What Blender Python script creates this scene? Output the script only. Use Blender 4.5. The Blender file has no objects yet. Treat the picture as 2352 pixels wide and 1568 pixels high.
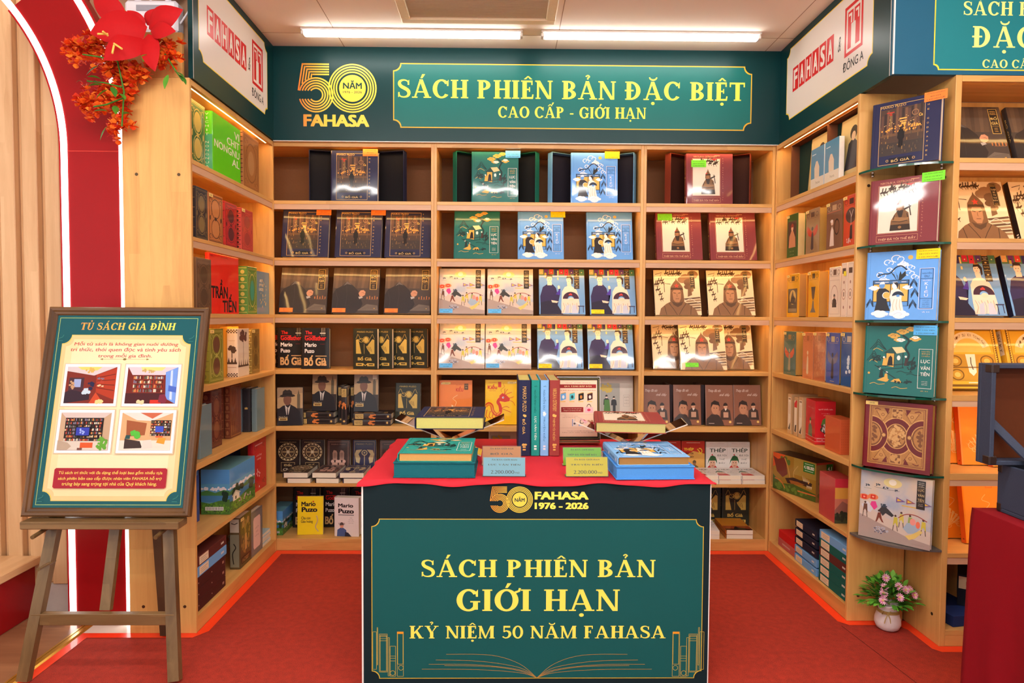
import bpy, bmesh, math, random, unicodedata
from mathutils import Vector, Matrix

SC = bpy.context.scene
COL = SC.collection
PI = math.pi

# ------------------------------------------------------------------ camera
FPX, YAW, PITCH, ROLL = 1500.0, 19 / 1500.0, math.atan(57 / 1500.0), 0.0055
CAM = Vector((0, 0, 1.4))
_r0 = Vector((math.cos(YAW), -math.sin(YAW), 0))
CF = Vector((math.sin(YAW) * math.cos(PITCH), math.cos(YAW) * math.cos(PITCH), -math.sin(PITCH)))
_u0 = _r0.cross(CF)
CR = _r0 * math.cos(ROLL) + _u0 * math.sin(ROLL)
CU = _u0 * math.cos(ROLL) - _r0 * math.sin(ROLL)
cd = bpy.data.cameras.new('camera')
cd.sensor_width = 36.0
cd.lens = 36.0 * FPX / 2352.0
cam = bpy.data.objects.new('camera', cd)
COL.objects.link(cam)
m = Matrix((CR, CU, -CF)).transposed().to_4x4()
m.translation = CAM
cam.matrix_world = m
SC.camera = cam

def at(px, py, X=None, Y=None, Z=None):
    """the point of the photograph's ray through (px, py) on a real plane of the room"""
    d = CF + CR * ((px - 1176) / FPX) + CU * ((784 - py) / FPX)
    t = X / d.x if X is not None else (Y / d.y if Y is not None else (Z - CAM.z) / d.z)
    return CAM + d * t

# ------------------------------------------------------------------ world, exposure
SC.view_settings.view_transform = 'Standard'
SC.view_settings.look = 'None'
SC.view_settings.gamma = 1.0
SC.view_settings.exposure = EXPOSURE = 1.12
SC.view_settings.use_curve_mapping = False
w = bpy.data.worlds.new('shop_interior_light')
SC.world = w
w.use_nodes = True
bg = w.node_tree.nodes['Background']
bg.inputs[0].default_value = (1.0, 0.97, 0.94, 1)
bg.inputs[1].default_value = 0.66
try:
    SC.cycles.use_denoising = True
    SC.cycles.max_bounces = 8
    SC.cycles.transparent_max_bounces = 12
    SC.cycles.sample_clamp_indirect = 6.0
    SC.cycles.caustics_reflective = False
    SC.cycles.caustics_refractive = False
except Exception:
    pass
TUBE_STRENGTH, AISLE_STRENGTH, STRIP_STRENGTH, ARCH_STRENGTH = 8.5, 42.0, 11.0, 2.9

# ------------------------------------------------------------------ materials
def lin(c):
    if isinstance(c, str):
        c = c.lstrip('#')
        c = tuple(int(c[i:i + 2], 16) for i in (0, 2, 4))
    out = []
    for v in c[:3]:
        v = v / 255.0
        out.append(v / 12.92 if v <= 0.04045 else ((v + 0.055) / 1.055) ** 2.4)
    return tuple(out)

_M = {}
def newmat(name):
    mt = bpy.data.materials.new(name)
    mt.use_nodes = True
    nt = mt.node_tree
    return mt, nt, nt.nodes['Principled BSDF']

def paint(color, rough=0.5, coat=0.0, metal=0.0, var=0.06, scale=60.0, bump=0.0, name=None):
    """plain coloured surface with a little noise in its colour (and in its relief)"""
    key = (str(color), rough, coat, metal, var, scale, bump)
    if key in _M:
        return _M[key]
    mt, nt, b = newmat(name or 'paint_' + str(color).replace('#', ''))
    c = lin(color)
    tex = nt.nodes.new('ShaderNodeTexCoord')
    nz = nt.nodes.new('ShaderNodeTexNoise')
    nz.inputs['Scale'].default_value = scale
    nz.inputs['Detail'].default_value = 3
    nt.links.new(tex.outputs['Object'], nz.inputs['Vector'])
    mx = nt.nodes.new('ShaderNodeMix')
    mx.data_type = 'RGBA'
    mx.inputs[6].default_value = tuple(max(0, v * (1 - var)) for v in c) + (1,)
    mx.inputs[7].default_value = tuple(min(1, v * (1 + var)) for v in c) + (1,)
    nt.links.new(nz.outputs['Fac'], mx.inputs[0])
    nt.links.new(mx.outputs[2], b.inputs['Base Color'])
    b.inputs['Roughness'].default_value = rough
    b.inputs['Metallic'].default_value = metal
    b.inputs['Specular IOR Level'].default_value = .5 if metal else .22
    if coat:
        # film wrap: a clear coat that ripples a little
        b.inputs['Coat Weight'].default_value = coat
        b.inputs['Coat Roughness'].default_value = 0.06
        n2 = nt.nodes.new('ShaderNodeTexNoise')
        n2.inputs['Scale'].default_value = 7.0
        n2.inputs['Detail'].default_value = 1.0
        nt.links.new(tex.outputs['Object'], n2.inputs['Vector'])
        bp = nt.nodes.new('ShaderNodeBump')
        bp.inputs['Strength'].default_value = 0.12
        bp.inputs['Distance'].default_value = 0.012
        nt.links.new(n2.outputs['Fac'], bp.inputs['Height'])
        nt.links.new(bp.outputs['Normal'], b.inputs['Coat Normal'])
    if bump:
        bp = nt.nodes.new('ShaderNodeBump')
        bp.inputs['Strength'].default_value = bump
        bp.inputs['Distance'].default_value = 0.002
        nt.links.new(nz.outputs['Fac'], bp.inputs['Height'])
        nt.links.new(bp.outputs['Normal'], b.inputs['Normal'])
    _M[key] = mt
    return mt

def wrap(color):      # printed cover under clear film
    return paint(color, rough=0.5, coat=0.5, var=0.05, scale=25.0)
def cloth(color):     # linen cover
    return paint(color, rough=0.75, var=0.12, scale=420.0, bump=0.25)
def ink(color):
    return paint(color, rough=0.5, var=0.03, scale=40.0)
def leather(color):
    return paint(color, rough=0.38, coat=0.25, var=0.15, scale=120.0, bump=0.3)

def glow(name, color, strength):
    key = ('glow', name)
    if key in _M:
        return _M[key]
    mt, nt, b = newmat(name)
    b.inputs['Base Color'].default_value = (0.9, 0.9, 0.9, 1)
    b.inputs['Emission Color'].default_value = tuple(color) + (1,)
    b.inputs['Emission Strength'].default_value = strength
    _M[key] = mt
    return mt

def wood(name, dark, light, axis='X', rough=0.38, fine=1.0):
    """planked timber whose grain runs along one axis"""
    key = ('wood', name, axis)
    if key in _M:
        return _M[key]
    mt, nt, b = newmat(name + '_' + axis.lower())
    L = nt.links
    tex = nt.nodes.new('ShaderNodeTexCoord')
    mp = nt.nodes.new('ShaderNodeMapping')
    sc = {'X': (1.2, 16, 16), 'Y': (16, 1.2, 16), 'Z': (16, 16, 1.2)}[axis]
    mp.inputs['Scale'].default_value = tuple(v * fine for v in sc)
    L.new(tex.outputs['Object'], mp.inputs['Vector'])
    n1 = nt.nodes.new('ShaderNodeTexNoise')
    n1.inputs['Scale'].default_value = 1.0
    n1.inputs['Detail'].default_value = 7
    n1.inputs['Roughness'].default_value = 0.66
    n1.inputs['Distortion'].default_value = 0.66
    L.new(mp.outputs[0], n1.inputs['Vector'])
    # finger-jointed staves: soft steps of tone
    vm = nt.nodes.new('ShaderNodeMapping')
    st = {'X': (1.3, 9, 9), 'Y': (9, 1.3, 9), 'Z': (9, 9, 1.3)}[axis]
    vm.inputs['Scale'].default_value = st
    L.new(tex.outputs['Object'], vm.inputs['Vector'])
    vo = nt.nodes.new('ShaderNodeTexVoronoi')
    vo.distance = 'CHEBYCHEV'
    vo.inputs['Scale'].default_value = 1.0
    L.new(vm.outputs[0], vo.inputs['Vector'])
    hs = nt.nodes.new('ShaderNodeSeparateColor')
    L.new(vo.outputs['Color'], hs.inputs[0])
    ad = nt.nodes.new('ShaderNodeMath')
    ad.operation = 'MULTIPLY_ADD'
    ad.inputs[1].default_value = 0.22
    L.new(hs.outputs[0], ad.inputs[0])
    L.new(n1.outputs['Fac'], ad.inputs[2])
    rp = nt.nodes.new('ShaderNodeValToRGB')
    rp.color_ramp.elements[0].position = 0.33
    rp.color_ramp.elements[1].position = 0.78
    rp.color_ramp.elements[0].color = lin(dark) + (1,)
    rp.color_ramp.elements[1].color = lin(light) + (1,)
    L.new(ad.outputs[0], rp.inputs[0])
    L.new(rp.outputs[0], b.inputs['Base Color'])
    b.inputs['Roughness'].default_value = rough
    bp = nt.nodes.new('ShaderNodeBump')
    bp.inputs['Strength'].default_value = 0.05
    bp.inputs['Distance'].default_value = 0.002
    L.new(n1.outputs['Fac'], bp.inputs['Height'])
    L.new(bp.outputs['Normal'], b.inputs['Normal'])
    _M[key] = mt
    return mt

def oak(axis):
    return wood('shelf_timber', (194, 138, 72), (224, 174, 102), axis)

def gradient(name, c0, c1, x0, x1, rough=0.35):
    """printed gold that runs from orange to yellow along the sign"""
    key = ('grad', name)
    if key in _M:
        return _M[key]
    mt, nt, b = newmat(name)
    tex = nt.nodes.new('ShaderNodeTexCoord')
    sp = nt.nodes.new('ShaderNodeSeparateXYZ')
    nt.links.new(tex.outputs['Object'], sp.inputs[0])
    mr = nt.nodes.new('ShaderNodeMapRange')
    mr.inputs[1].default_value = x0
    mr.inputs[2].default_value = x1
    nt.links.new(sp.outputs[0], mr.inputs[0])
    mx = nt.nodes.new('ShaderNodeMix')
    mx.data_type = 'RGBA'
    mx.inputs[6].default_value = lin(c0) + (1,)
    mx.inputs[7].default_value = lin(c1) + (1,)
    nt.links.new(mr.outputs[0], mx.inputs[0])
    nt.links.new(mx.outputs[2], b.inputs['Base Color'])
    b.inputs['Roughness'].default_value = rough
    _M[key] = mt
    return mt

def clear(name, color=(1, 1, 1), rough=0.02, ior=1.46, thin=0.88, edge=None):
    """clear sheet: mostly see-through, mirror-like at grazing angles"""
    key = ('clear', name)
    if key in _M:
        return _M[key]
    mt, nt, b = newmat(name)
    out = nt.nodes['Material Output']
    tr = nt.nodes.new('ShaderNodeBsdfTransparent')
    tr.inputs[0].default_value = tuple(color) + (1,)
    gl = nt.nodes.new('ShaderNodeBsdfGlossy')
    gl.inputs['Roughness'].default_value = rough
    fr = nt.nodes.new('ShaderNodeFresnel')
    fr.inputs[0].default_value = ior
    mx = nt.nodes.new('ShaderNodeMixShader')
    nt.links.new(fr.outputs[0], mx.inputs[0])
    nt.links.new(tr.outputs[0], mx.inputs[1])
    nt.links.new(gl.outputs[0], mx.inputs[2])
    nt.links.new(mx.outputs[0], out.inputs['Surface'])
    _M[key] = mt
    return mt

# ------------------------------------------------------------------ mesh builder
class MB:
    def __init__(self):
        self.v, self.f, self.m, self.s, self.mats, self._mi = [], [], [], [], [], {}
        self.tf = None
    def mi(self, mat):
        k = mat.name
        if k not in self._mi:
            self._mi[k] = len(self.mats)
            self.mats.append(mat)
        return self._mi[k]
    def add(self, verts, faces, mat, smooth=False):
        o = len(self.v)
        tf = self.tf
        self.v += [tuple(tf @ Vector(p)) if tf is not None else tuple(p) for p in verts]
        i = self.mi(mat)
        for f in faces:
            self.f.append([o + k for k in f])
            self.m.append(i)
            self.s.append(smooth)
    def box(self, x0, y0, z0, x1, y1, z1, mat, c=0.0):
        if x1 < x0: x0, x1 = x1, x0
        if y1 < y0: y0, y1 = y1, y0
        if z1 < z0: z0, z1 = z1, z0
        if c <= 0:
            v = [(x, y, z) for z in (z0, z1) for y in (y0, y1) for x in (x0, x1)]
            f = [(0, 2, 3, 1), (4, 5, 7, 6), (0, 1, 5, 4), (2, 6, 7, 3), (0, 4, 6, 2), (1, 3, 7, 5)]
            self.add(v, f, mat)
            return
        c = min(c, (x1 - x0) * .45, (y1 - y0) * .45, (z1 - z0) * .45)
        v, idx = [], {}
        for i in (0, 1):
            for j in (0, 1):
                for k in (0, 1):
                    X, Y, Z = (x0, x1)[i], (y0, y1)[j], (z0, z1)[k]
                    dx, dy, dz = (c, -c)[i], (c, -c)[j], (c, -c)[k]
                    for a, p in enumerate(((X, Y + dy, Z + dz), (X + dx, Y, Z + dz), (X + dx, Y + dy, Z))):
                        idx[i, j, k, a] = len(v)
                        v.append(p)
        f = []
        def g(*q): f.append([idx[t] for t in q])
        for s in (0, 1):
            a = [(s, 0, 0, 0), (s, 1, 0, 0), (s, 1, 1, 0), (s, 0, 1, 0)]
            b = [(0, s, 0, 1), (0, s, 1, 1), (1, s, 1, 1), (1, s, 0, 1)]
            d = [(0, 0, s, 2), (1, 0, s, 2), (1, 1, s, 2), (0, 1, s, 2)]
            for q in (a, b, d):
                g(*(q if s else q[::-1]))
        for i in (0, 1):
            for j in (0, 1):
                q = [(i, j, 0, 0), (i, j, 0, 1), (i, j, 1, 1), (i, j, 1, 0)]
                g(*(q if (i + j) % 2 == 0 else q[::-1]))
                q = [(i, 0, j, 0), (i, 0, j, 2), (i, 1, j, 2), (i, 1, j, 0)]
                g(*(q[::-1] if (i + j) % 2 == 0 else q))
                q = [(0, i, j, 1), (0, i, j, 2), (1, i, j, 2), (1, i, j, 1)]
                g(*(q if (i + j) % 2 == 0 else q[::-1]))
        for i in (0, 1):
            for j in (0, 1):
                for k in (0, 1):
                    q = [(i, j, k, 0), (i, j, k, 1), (i, j, k, 2)]
                    g(*(q if (i + j + k) % 2 else q[::-1]))
        self.add(v, f, mat)
    def prism(self, poly, axis, a, b, mat, smooth=False):
        """polygon in the two other axes, drawn out along one axis from a to b"""
        def P(p, t):
            return {'x': (t, p[0], p[1]), 'y': (p[0], t, p[1]), 'z': (p[0], p[1], t)}[axis]
        n = len(poly)
        v = [P(p, a) for p in poly] + [P(p, b) for p in poly]
        self.add(v, [list(range(n))[::-1], list(range(n, 2 * n))], mat)
        self.add(v, [(i, (i + 1) % n, n + (i + 1) % n, n + i) for i in range(n)], mat, smooth)
    def tube(self, path, r, mat, n=8, caps=True, smooth=True):
        path = [Vector(p) for p in path]
        rs = r if isinstance(r, (list, tuple)) else [r] * len(path)
        v, up = [], None
        for i, p in enumerate(path):
            d = (path[min(i + 1, len(path) - 1)] - path[max(i - 1, 0)])
            d = d.normalized() if d.length > 1e-9 else Vector((0, 0, 1))
            if up is None:
                up = Vector((0, 0, 1)) if abs(d.z) < .9 else Vector((1, 0, 0))
            a = d.cross(up)
            a = a.normalized() if a.length > 1e-6 else d.orthogonal().normalized()
            up = a.cross(d)
            v += [p + (a * math.cos(2 * PI * k / n) + up * math.sin(2 * PI * k / n)) * rs[i] for k in range(n)]
        f = [(i * n + k, i * n + (k + 1) % n, (i + 1) * n + (k + 1) % n, (i + 1) * n + k) for i in range(len(path) - 1) for k in range(n)]
        self.add(v, f, mat, smooth)
        if caps:
            self.add(v[:n], [list(range(n))[::-1]], mat)
            self.add(v[-n:], [list(range(n))], mat)
    def lathe(self, prof, mat, n=32, c=(0, 0, 0), smooth=True):
        v = [(c[0] + r * math.cos(2 * PI * k / n), c[1] + r * math.sin(2 * PI * k / n), c[2] + z) for r, z in prof for k in range(n)]
        f = [(i * n + k, i * n + (k + 1) % n, (i + 1) * n + (k + 1) % n, (i + 1) * n + k) for i in range(len(prof) - 1) for k in range(n)]
        self.add(v, f, mat, smooth)
    def mesh(self, name):
        me = bpy.data.meshes.new(name)
        me.from_pydata(self.v, [], self.f)
        for mt in self.mats:
            me.materials.append(mt)
        me.polygons.foreach_set('material_index', self.m)
        me.polygons.foreach_set('use_smooth', self.s)
        me.update()
        return me
    def build(self, name, parent=None):
        o = bpy.data.objects.new(name, self.mesh(name))
        COL.objects.link(o)
        if parent is not None:
            o.parent = parent
        return o

def tag(o, label=None, cat=None, group=None, kind=None):
    if label: o['label'] = label
    if cat: o['category'] = cat
    if group: o['group'] = group
    if kind: o['kind'] = kind
    return o

def thing(name, label, cat, loc=(0, 0, 0), rz=0.0, group=None):
    o = bpy.data.objects.new(name, None)
    o.empty_display_size = 0.05
    COL.objects.link(o)
    o.location = loc
    o.rotation_euler = (0, 0, rz)
    return tag(o, label, cat, group)

def dup(root):
    r = root.copy()
    COL.objects.link(r)
    for ch in root.children:
        c = ch.copy()
        COL.objects.link(c)
        c.parent = r
        for g in ch.children:
            d = g.copy()
            COL.objects.link(d)
            d.parent = c
    return r
# ------------------------------------------------------------------ lettering
def ellipse(cx, cy, rx, ry, n=20, a0=0.0, a1=2 * PI):
    full = abs(a1 - a0) > 6.28
    k = n if full else n + 1
    return [(cx + rx * math.cos(a0 + (a1 - a0) * i / n), cy + ry * math.sin(a0 + (a1 - a0) * i / n)) for i in range(k)]

def arcstrip(cx, cy, rx, ry, tx, ty, a0, a1, n=14):
    """part of a ring that is tx thick at its sides and ty thick at top and foot"""
    o = ellipse(cx, cy, rx, ry, n, a0, a1 - 1e-7)
    i = ellipse(cx, cy, rx - tx, ry - ty, n, a0, a1 - 1e-7)
    if len(o) == n:
        o.append(o[0]); i.append(i[0])
    return [[o[k], o[k + 1], i[k + 1], i[k]] for k in range(len(o) - 1)]

def stroke(pts, w):
    n = len(pts)
    ws = w if isinstance(w, (list, tuple)) else [w] * n
    L, R = [], []
    for i, p in enumerate(pts):
        a, b = pts[max(i - 1, 0)], pts[min(i + 1, n - 1)]
        dx, dy = b[0] - a[0], b[1] - a[1]
        d = math.hypot(dx, dy) or 1e-9
        nx, ny = -dy / d * ws[i] / 2, dx / d * ws[i] / 2
        L.append((p[0] + nx, p[1] + ny)); R.append((p[0] - nx, p[1] - ny))
    return [[R[i], R[i + 1], L[i + 1], L[i]] for i in range(n - 1)]

def spline(p, k=5):
    out = []
    for i in range(len(p) - 1):
        a, b, c, d = p[max(i - 1, 0)], p[i], p[i + 1], p[min(i + 2, len(p) - 1)]
        for j in range(k):
            t = j / k
            out.append(tuple(.5 * (2 * b[q] + (c[q] - a[q]) * t + (2 * a[q] - 5 * b[q] + 4 * c[q] - d[q]) * t * t + (3 * b[q] - a[q] - 3 * c[q] + d[q]) * t ** 3) for q in range(len(b))))
    return out + [tuple(p[-1])]

def rect(a, b, c, d):
    return [(a, b), (c, b), (c, d), (a, d)]

TT, TN, SF, OV = .205, .095, .062, .07   # thick stem, thin stem, serif height, serif overhang
def stem(x, y0=0.0, y1=1.0, w=TT, top=True, bot=True):
    g = [rect(x, y0, x + w, y1)]
    if bot: g.append(rect(x - OV, y0, x + w + OV, y0 + SF))
    if top: g.append(rect(x - OV, y1 - SF, x + w + OV, y1))
    return g
def vary(p):      # path with a width per point -> stroke
    q = spline(p)
    return stroke([a[:2] for a in q], [a[2] for a in q])

def serif_glyph(c):
    x = OV
    if c == 'I': return stem(x), TT + 2 * OV
    if c == 'H': return stem(x) + stem(x + .48) + [rect(x, .47, x + .5, .55)], .65 + 2 * OV
    if c in 'DĐ':
        g = stem(x) + arcstrip(x + .2, .5, .46, .5, TT, TN, -PI / 2, PI / 2) + [rect(x, 0, x + .2, TN), rect(x, 1 - TN, x + .2, 1)]
        if c == 'Đ': g.append(rect(-.02, .47, x + .33, .55))
        return g, .73 + OV
    if c in 'PRB':
        g = stem(x) + arcstrip(x + .22, .73, .33, .27, TT * .95, TN, -PI / 2, PI / 2) + [rect(x, 1 - TN, x + .22, 1), rect(x, .46, x + .22, .46 + TN)]
        if c == 'B': g += arcstrip(x + .22, .265, .37, .265, TT, TN, -PI / 2, PI / 2) + [rect(x, 0, x + .22, TN)]
        if c == 'R': g += [[(x + .2, .5), (x + .38, .5), (x + .66, 0), (x + .46, 0)], rect(x + .46, 0, x + .72, SF)]
        return g, (.74 if c == 'R' else .62) + OV
    if c in 'EFL':
        g = stem(x)
        if c in 'EL': g += [rect(x, 0, x + .5, TN), [(x + .43, 0), (x + .5, 0), (x + .53, .24), (x + .47, .24)]]
        if c in 'EF': g += [rect(x, 1 - TN, x + .48, 1), rect(x + .42, .76, x + .48, 1), rect(x, .475, x + .36, .55), rect(x + .31, .39, x + .36, .64)]
        return g, .54 + OV
    if c == 'T': return stem(.28, top=False) + [rect(0, 1 - TN, .73, 1), rect(0, .75, .06, 1), rect(.67, .75, .73, 1)], .73
    if c == 'N': return stem(x, w=TN, top=False) + stem(x + .58, w=TN, bot=False) + [[(x - .07, 1), (x + .14, 1), (x + .655, 0), (x + .5, 0)], rect(x - .09, 1 - SF, x + .1, 1)], .66 + 2 * OV
    if c == 'M': return stem(x, w=TN, top=False) + stem(x + .68, top=False) + [[(x - .04, 1), (x + .14, 1), (x + .44, 0), (x + .33, 0)], [(x + .33, 0), (x + .41, 0), (x + .76, 1), (x + .68, 1)], rect(x - .07, 1 - SF, x + .12, 1), rect(x + .7, 1 - SF, x + .92, 1)], .86 + 2 * OV
    if c == 'A': return [[(.08, 0), (.16, 0), (.45, 1), (.36, 1)], [(.34, 1), (.5, 1), (.83, 0), (.64, 0)], rect(.2, .29, .62, .36), rect(-.01, 0, .25, SF), rect(.54, 0, .9, SF)], .89
    if c == 'V': return [[(.08, 1), (.26, 1), (.5, 0), (.4, 0)], [(.41, 0), (.5, 0), (.8, 1), (.71, 1)], rect(0, 1 - SF, .36, 1), rect(.62, 1 - SF, .88, 1)], .87
    if c == 'Y': return stem(.33, 0, .5, top=False) + [[(.07, 1), (.25, 1), (.5, .42), (.34, .42)], [(.4, .42), (.48, .48), (.78, 1), (.69, 1)], rect(0, 1 - SF, .34, 1), rect(.58, 1 - SF, .86, 1)], .85
    if c == 'X': return [[(.06, 1), (.26, 1), (.8, 0), (.6, 0)], [(.08, 0), (.17, 0), (.74, 1), (.65, 1)], rect(0, 1 - SF, .34, 1), rect(.57, 1 - SF, .82, 1), rect(0, 0, .26, SF), rect(.52, 0, .88, SF)], .86
    if c == 'K': return stem(x) + [[(x + .15, .42), (x + .24, .36), (x + .68, 1), (x + .58, 1)], [(x + .25, .55), (x + .4, .65), (x + .74, 0), (x + .53, 0)], rect(x + .5, 1 - SF, x + .76, 1), rect(x + .48, 0, x + .8, SF)], .78 + OV
    if c in 'CGOQ':
        if c in 'OQ':
            g = arcstrip(.42, .5, .42, .52, TT, TN, 0, 2 * PI, 28)
            if c == 'Q': g += stroke([(.4, .1), (.58, -.08), (.8, -.16)], [.08, .13, .05])
            return g, .84
        g = arcstrip(.42, .5, .42, .52, TT, TN, .21 * PI, 1.78 * PI, 24) + [[(.68, .66), (.75, .66), (.75, 1.0), (.66, .86)]]
        if c == 'G': g += [rect(.58, .06, .75, .44), rect(.48, .4, .83, .4 + SF)]
        return g, .82 if c == 'G' else .78
    if c == 'U': return stem(x, .3, 1, bot=False) + stem(x + .52, .3, 1, w=TN, bot=False) + arcstrip(x + .3, .31, .3, .33, .14, TN, PI, 2 * PI), .62 + 2 * OV
    if c == 'S': return vary([(.53, .74, .05), (.47, .9, .06), (.3, .965, .075), (.13, .9, .12), (.09, .76, .15), (.17, .62, .17), (.33, .52, .18), (.48, .41, .17), (.54, .26, .15), (.48, .1, .12), (.3, .035, .075), (.12, .09, .06), (.05, .27, .05)]) + [[(.48, .7), (.55, .7), (.55, .98), (.49, .9)], [(.03, .3), (.1, .3), (.09, .08), (.03, .02)]], .61
    if c == '0': return arcstrip(.33, .5, .33, .52, .16, TN, 0, 2 * PI, 24), .66
    if c == '1': return stem(.16, top=False) + [[(.16, 1), (.33, 1), (.2, .84), (.04, .78)]], .46
    if c == '2': return vary([(.06, .74, .12), (.12, .9, .1), (.3, .96, .08), (.47, .86, .13), (.49, .69, .16), (.38, .46, .12), (.2, .22, .08), (.08, .06, .08)]) + [rect(.04, 0, .56, .13)], .6
    if c == '3': return vary([(.08, .82, .1), (.24, .96, .08), (.42, .87, .13), (.44, .7, .15), (.3, .55, .09)]) + vary([(.3, .53, .09), (.48, .42, .15), (.5, .24, .17), (.36, .05, .1), (.18, .04, .08), (.05, .16, .1)]), .58
    if c == '4': return [rect(.34, 0, .5, 1), [(.02, .3), (.12, .3), (.4, 1), (.3, 1)], rect(.02, .24, .6, .34)], .62
    if c == '5': return [rect(.1, .86, .52, 1), rect(.1, .5, .18, .9)] + vary([(.12, .52, .07), (.28, .6, .1), (.46, .5, .16), (.5, .3, .17), (.4, .1, .12), (.22, .035, .08), (.05, .14, .1)]), .58
    if c == '6': return arcstrip(.32, .32, .3, .34, .15, TN, 0, 2 * PI, 20) + vary([(.5, .98, .06), (.28, .86, .1), (.12, .6, .14), (.08, .36, .15)]), .64
    if c == '7': return [rect(.04, .86, .56, 1), [(.16, 0), (.34, 0), (.56, .88), (.46, .88)]], .58
    if c == '8': return arcstrip(.3, .73, .25, .27, .13, TN, 0, 2 * PI, 18) + arcstrip(.3, .27, .3, .29, .15, TN, 0, 2 * PI, 18), .6
    if c == '9': return arcstrip(.32, .68, .3, .34, .15, TN, 0, 2 * PI, 20) + vary([(.14, .02, .06), (.36, .14, .1), (.52, .4, .14), (.56, .64, .15)]), .64
    if c == '.': return [ellipse(.1, .08, .09, .09, 10)], .2
    if c == ',': return [ellipse(.1, .08, .09, .09, 10), [(.05, .04), (.18, .06), (.1, -.16), (.05, -.14)]], .2
    if c == '-': return [rect(.02, .33, .32, .44)], .36
    return [], .3

def serif_marks(base, marks, adv):
    cx = adv * .5 + (.03 if base in 'BDPRLE' else 0)
    g, y, over = [], 1.07, 0.0
    for m_ in marks:
        if m_ == '\u0302':
            g += [[(cx - .2, y), (cx - .09, y), (cx + .04, y + .17), (cx - .03, y + .17)], [(cx + .2, y), (cx + .09, y), (cx - .04, y + .17), (cx + .03, y + .17)]]
            y += .1; over = .17
        if m_ == '\u0306':
            g += arcstrip(cx, y + .17, .2, .19, .06, .09, PI, 2 * PI, 10); y += .1; over = .17
        if m_ == '\u031b':
            g += stroke([(adv - .12, .86), (adv + .02, .93), (adv + .05, 1.06)], [.1, .09, .08])
    for m_ in marks:
        q = cx + over
        if m_ == '\u0301': g.append([(q - .05, y), (q + .04, y), (q + .17, y + .22), (q + .03, y + .22)])
        if m_ == '\u0300': g.append([(q + .05, y), (q - .04, y), (q - .17, y + .22), (q - .03, y + .22)])
        if m_ == '\u0309': g += stroke(spline([(q - .09, y + .17), (q, y + .24), (q + .08, y + .17), (q + .01, y + .1), (q, y + .02)], 3), .065)
        if m_ == '\u0303': g += stroke(spline([(q - .17, y + .06), (q - .07, y + .15), (q + .06, y + .07), (q + .16, y + .16)], 3), .065)
        if m_ == '\u0323': g.append(ellipse(cx, -.19, .085, .085, 12))
    return g

_TX = {}
def text_polys(s, font='sans', bold=0.0, shear=0.0, track=1.0):
    """flat polygons of a line of text with its ink box"""
    key = (s, font, bold, shear, track)
    if key in _TX:
        return _TX[key]
    polys = []
    if font == 'serif':
        x = 0.0
        for ch in s:
            if ch == 'Đ':
                b, marks = 'Đ', ''
            else:
                d = unicodedata.normalize('NFD', ch)
                b, marks = d[0], d[1:]
            g, adv = serif_glyph(b)
            g = g + serif_marks(b, marks, adv)
            for p in g:
                polys.append([(q[0] + x + q[1] * shear, q[1]) for q in p])
            x += (adv + .085) * track
    else:
        # the built-in font fills the bowl of the horned o: set a plain o and add its horn
        plain, horns = '', []
        for i, ch in enumerate(s):
            d = unicodedata.normalize('NFD', ch)
            if '\u031b' in d and d[0] in 'oO':
                ch = unicodedata.normalize('NFC', d.replace('\u031b', ''))
                horns.append((i, .44 if d[0] == 'o' else .64))
            plain += ch
        for i, hy in horns:
            r_ = text_polys(plain[:i + 1], font, 0.0, shear, track)[1][2]
            polys += stroke([(r_ - .07, hy - .02), (r_ + .02, hy + .03), (r_ + .05, hy + .13)], [.07, .06, .045])
        c = bpy.data.curves.new('t', 'FONT')
        c.body = plain
        c.resolution_u = 3
        c.offset = -.001
        c.shear = shear
        c.space_character = track
        c.fill_mode = 'FRONT'
        o = bpy.data.objects.new('t', c)
        me = o.to_mesh()
        vs = [(v.co.x, v.co.y) for v in me.vertices]
        for p in me.polygons:
            q = [vs[i] for i in p.vertices]
            q = q if p.normal.z >= 0 else q[::-1]
            if bold:    # heavier letters: the outline set down five times, a hair apart
                for dx, dy in ((0, 0), (-bold, -bold * .6), (bold, bold * .6), (-bold, bold * .6), (bold, -bold * .6)):
                    polys.append([(u + dx, v + dy) for u, v in q])
            else:
                polys.append(q)
        o.to_mesh_clear()
        bpy.data.objects.remove(o)
        bpy.data.curves.remove(c)
    xs = [q[0] for p in polys for q in p] or [0, 1]
    ys = [q[1] for p in polys for q in p] or [0, 1]
    r = (polys, (min(xs), min(ys), max(xs), max(ys)))
    _TX[key] = r
    return r

def clip_unit(p):
    """cuts a polygon to the face it is printed on"""
    for ax, lim, s in ((0, 0, 1), (0, 1, -1), (1, 0, 1), (1, 1, -1)):
        out = []
        for i in range(len(p)):
            a, b = p[i - 1], p[i]
            da, db = (a[ax] - lim) * s, (b[ax] - lim) * s
            if (da < 0) != (db < 0):
                t = da / (da - db)
                out.append((a[0] + (b[0] - a[0]) * t, a[1] + (b[1] - a[1]) * t))
            if db >= 0: out.append(b)
        p = out
        if len(p) < 3: return []
    return p

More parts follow.
